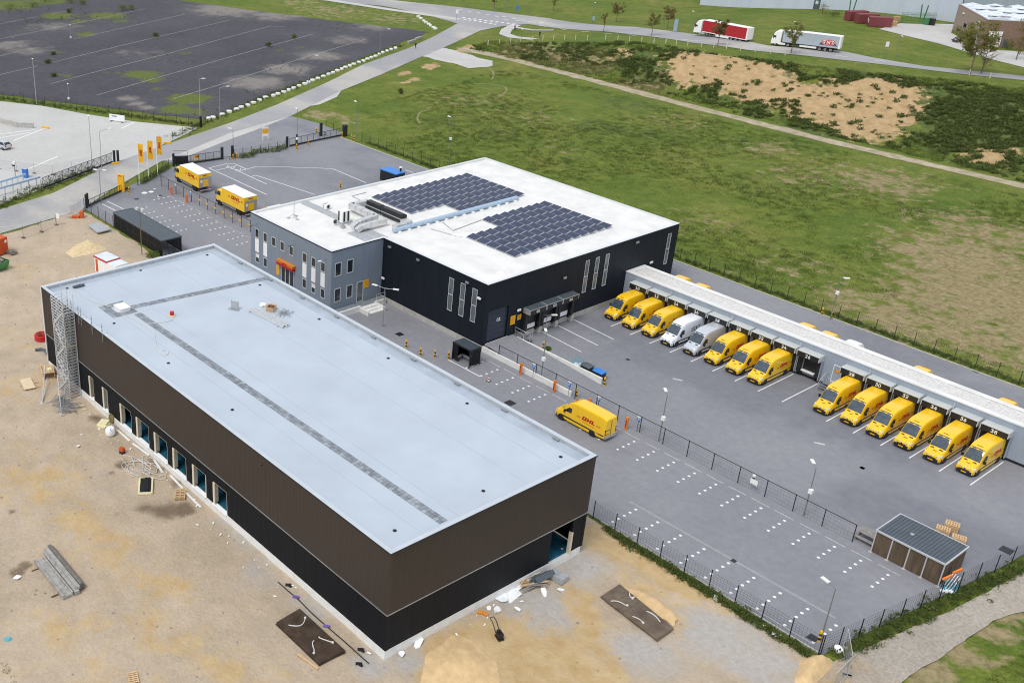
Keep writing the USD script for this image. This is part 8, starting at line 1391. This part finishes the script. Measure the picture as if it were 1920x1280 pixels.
wd = g_.uniform((-240, 40), (-85, 175), (2600, 2)); wm_ = shapely.contains_xy(Polygon([(-131.74, 49.73), (-86.03, 74.89), (-88.43, 84.02), (-126.59, 170.81), (-161.7, 169.88), (-198.25, 156.37), (-219.87, 149.27), (-250.1, 99.94)]), wd[:, 0], wd[:, 1]); wn = meshkit.fbm(np.c_[wd * .06, np.zeros(len(wd))], 3, 47); scatter('lot_weeds', (lambda q: (np.asarray(q[0]), q[1]))(leaves(16, np.array([0, 0, .15]), np.array([.35, .35, .2]), .13, 16)), M['leaf_dark'], np.c_[wd[wm_ & (wn > .60)], np.zeros((wm_ & (wn > .60)).sum())], .3, 1.2, 13, 'scattered weeds growing through the dark gravel lot', 'weeds')
dots = g_.uniform((-200, 55), (-90, 170), (70, 2)); dots = dots[shapely.contains_xy(Polygon([(-137.57, 52.2), (-89.73, 76.4), (-126.59, 170.81), (-161.7, 169.88), (-215.27, 146.51), (-240.39, 95.82)]), dots[:, 0], dots[:, 1])]
# small litter and stones on the site as stuff
ls = g_.uniform((-40, -30), (80, 27), (900, 2)); ls = ls[~((ls[:, 0] > -.5) & (ls[:, 0] < 60.6) & (ls[:, 1] > -.4))]; ls = np.c_[ls, zt(ls[:, 0], ls[:, 1]) + .0]
m_('stone', (.30, .27, .23), .9, 0, .3, 3.)
scatter('site_stones', trimesh.creation.icosphere(1, .07), M['stone'], ls, .3, 1.5, 14, 'small stones scattered over the sandy site', 'stones'); pp = along([(61, 2), (61.5, 16), (58, -1.2), (20, -1.3), (4, -1.2)], 1.0, 70, 22); pp = pp[~((pp[:, 0] > -.5) & (pp[:, 0] < 60.6) & (pp[:, 1] > -.4))]
scatter('site_litter', (lambda b: (np.vstack(b.v), np.vstack(b.f)))(B().box((0, 0, .03), (.28, .12, .03))), M['polystyrene'], np.c_[pp, zt(pp[:, 0], pp[:, 1]) + .06], .3, 1.2, 15, 'small white scraps along the foot of the new hall', 'litter')
# ---------------------------------------------------------------- people
def capsule_body(joints, bones, res=.03):
    import manifold3d as m3
    ball = {k: (lambda s, p: s.translate(tuple(p)))(m3.Manifold.sphere(r, 20), np.array(p, float)) for k, (p, r) in joints.items()}
    parts = [m3.Manifold.batch_hull([ball[a] for a in bn]) for bn in bones]; m = m3.Manifold.batch_boolean(parts, m3.OpType.Add).refine_to_length(res); q = m.to_mesh(); t = trimesh.Trimesh(q.vert_properties[:, :3], q.tri_verts, process=True); trimesh.smoothing.filter_taubin(t, iterations=8); return t
def person(label, loc, rz, pose, top, legs):
    J = {'head': ((.02, 0, 1.64), .105), 'chin': ((.05, 0, 1.57), .07), 'neck': ((0, 0, 1.48), .055), 'chest': ((0, 0, 1.3), .13), 'shL': ((0, .18, 1.40), .065), 'shR': ((0, -.18, 1.40), .065), 'waist': ((0, 0, 1.05), .12), 'hipL': ((0, .09, .93), .095), 'hipR': ((0, -.09, .93), .095), **pose}
    bones = [('head', 'chin'), ('chin', 'neck'), ('neck', 'chest'), ('chest', 'shL', 'shR'), ('chest', 'waist', 'shL', 'shR'), ('waist', 'hipL', 'hipR')] + [(a + s, b_ + s) for s in 'LR' for a, b_ in (('sh', 'el'), ('el', 'wr'), ('hip', 'kn'), ('kn', 'an'), ('an', 'to'), ('wr', 'ha'))]
    t = thing('person', label, 'person', loc, rz); body = capsule_body(J, bones, .05); obj('body', body, M['skin'], t, smooth=True)
    sl = capsule_body({k: (p, r * 1.09 + .008) for k, (p, r) in J.items()}, [('chest', 'shL', 'shR'), ('chest', 'waist', 'shL', 'shR'), ('shL', 'elL'), ('shR', 'elR'), ('waist', 'hipL', 'hipR'), ('elL', 'wrL'), ('elR', 'wrR')], .05); obj('jacket', sl, M[top], t, smooth=True)
    lg = capsule_body({k: (p, r * 1.07 + .006) for k, (p, r) in J.items()}, [('hipL', 'hipR'), ('hipL', 'knL'), ('hipR', 'knR'), ('knL', 'anL'), ('knR', 'anR')], .05); obj('trousers', lg, M[legs], t, smooth=True)
    b = B(); hp = np.array(J['head'][0]); b.tm(trimesh.creation.icosphere(2, .118), M=np.array([[1, 0, 0, hp[0] - .018], [0, .95, 0, hp[1]], [0, 0, .9, hp[2] + .03], [0, 0, 0, 1]])); obj('hair', b, M['cloth_dark'], t, smooth=True)
    b = B(); [b.box(np.array(J['to' + s][0]) + [-.06, 0, -.0], (.26, .09, .08)) for s in 'LR']; obj('shoe', b, M['black_plastic'], t); return t
walk = {'elL': ((-.08, .24, 1.15), .045), 'wrL': ((.02, .25, .92), .035), 'haL': ((.05, .25, .83), .04), 'elR': ((.05, -.24, 1.15), .045), 'wrR': ((.18, -.23, .95), .035), 'haR': ((.22, -.23, .87), .04), 'knL': ((.16, .1, .52), .065), 'anL': ((.24, .1, .1), .042), 'toL': ((.38, .1, .05), .035), 'knR': ((-.05, -.1, .52), .065), 'anR': ((-.26, -.1, .12), .042), 'toR': ((-.14, -.1, .05), .035)}
ride = {'elL': ((.25, .22, 1.12), .045), 'wrL': ((.42, .2, .98), .035), 'haL': ((.48, .2, .96), .04), 'elR': ((.25, -.22, 1.12), .045), 'wrR': ((.42, -.2, .98), .035), 'haR': ((.48, -.2, .96), .04), 'knL': ((.38, .1, .78), .065), 'anL': ((.20, .1, .42), .042), 'toL': ((.34, .1, .36), .035), 'knR': ((.32, -.1, .58), .065), 'anR': ((.12, -.1, .18), .042), 'toR': ((.26, -.1, .14), .035)}
x, y = [-116.31, 163.31]; person('person in dark clothes walking along the road beside the barriers', (x, y, .03), -1.2, walk, 'cloth_dark', 'cloth_dark')
x, y = -1.9, 35.9; person('person in yellow vest standing at the office entrance', (x, y, .05), .9, walk, 'cloth_yellow', 'cloth_dark')
def bike(label, loc, rz):
    t = thing('bicycle', label, 'bicycle', loc, rz)
    for xx in (-.52, .55): b = B(); an = np.linspace(0, 2 * math.pi, 22); b.tube([(xx + .34 * math.cos(a), 0, .35 + .34 * math.sin(a)) for a in an], .02, 5); b.bar((xx - .33, 0, .35), (xx + .33, 0, .35), .008); b.bar((xx, 0, .02), (xx, 0, .68), .008); obj('wheel', b, M['rubber'], t)
    b = B(); [b.tube(q, .02, 6) for q in ([(-.52, 0, .35), (-.02, 0, .32), (.42, 0, .78), (-.15, 0, .8), (-.02, 0, .32)], [(-.52, 0, .35), (-.15, 0, .8)], [(.55, 0, .35), (.40, 0, .92)], [(-.15, 0, .8), (-.17, 0, .92)])]; obj('frame', b, M['roof_steel'], t)
    b = B(); b.tube([(.48, -.22, .96), (.42, 0, .94), (.48, .22, .96)], .018, 6); obj('handlebar', b, M['black_metal'], t); b = B(); b.box((-.17, 0, .93), (.25, .15, .06)); obj('saddle', b, M['black_plastic'], t)
for (x, y), rz, lb, tp in zip([[-118.84, 205.14], [-104.62, 200.2]], (1.9, 2.6), ('first cyclist, nearest the junction', 'second cyclist, further along the curved path'), ('cloth_red', 'cloth_dark')):
    bike('bicycle ridden by the ' + lb, (x, y, float(zt(x, y)) + .05), rz); person('cyclist in dark clothes, the ' + lb, (x, y, float(zt(x, y)) + .07), rz, ride, tp, 'cloth_dark')
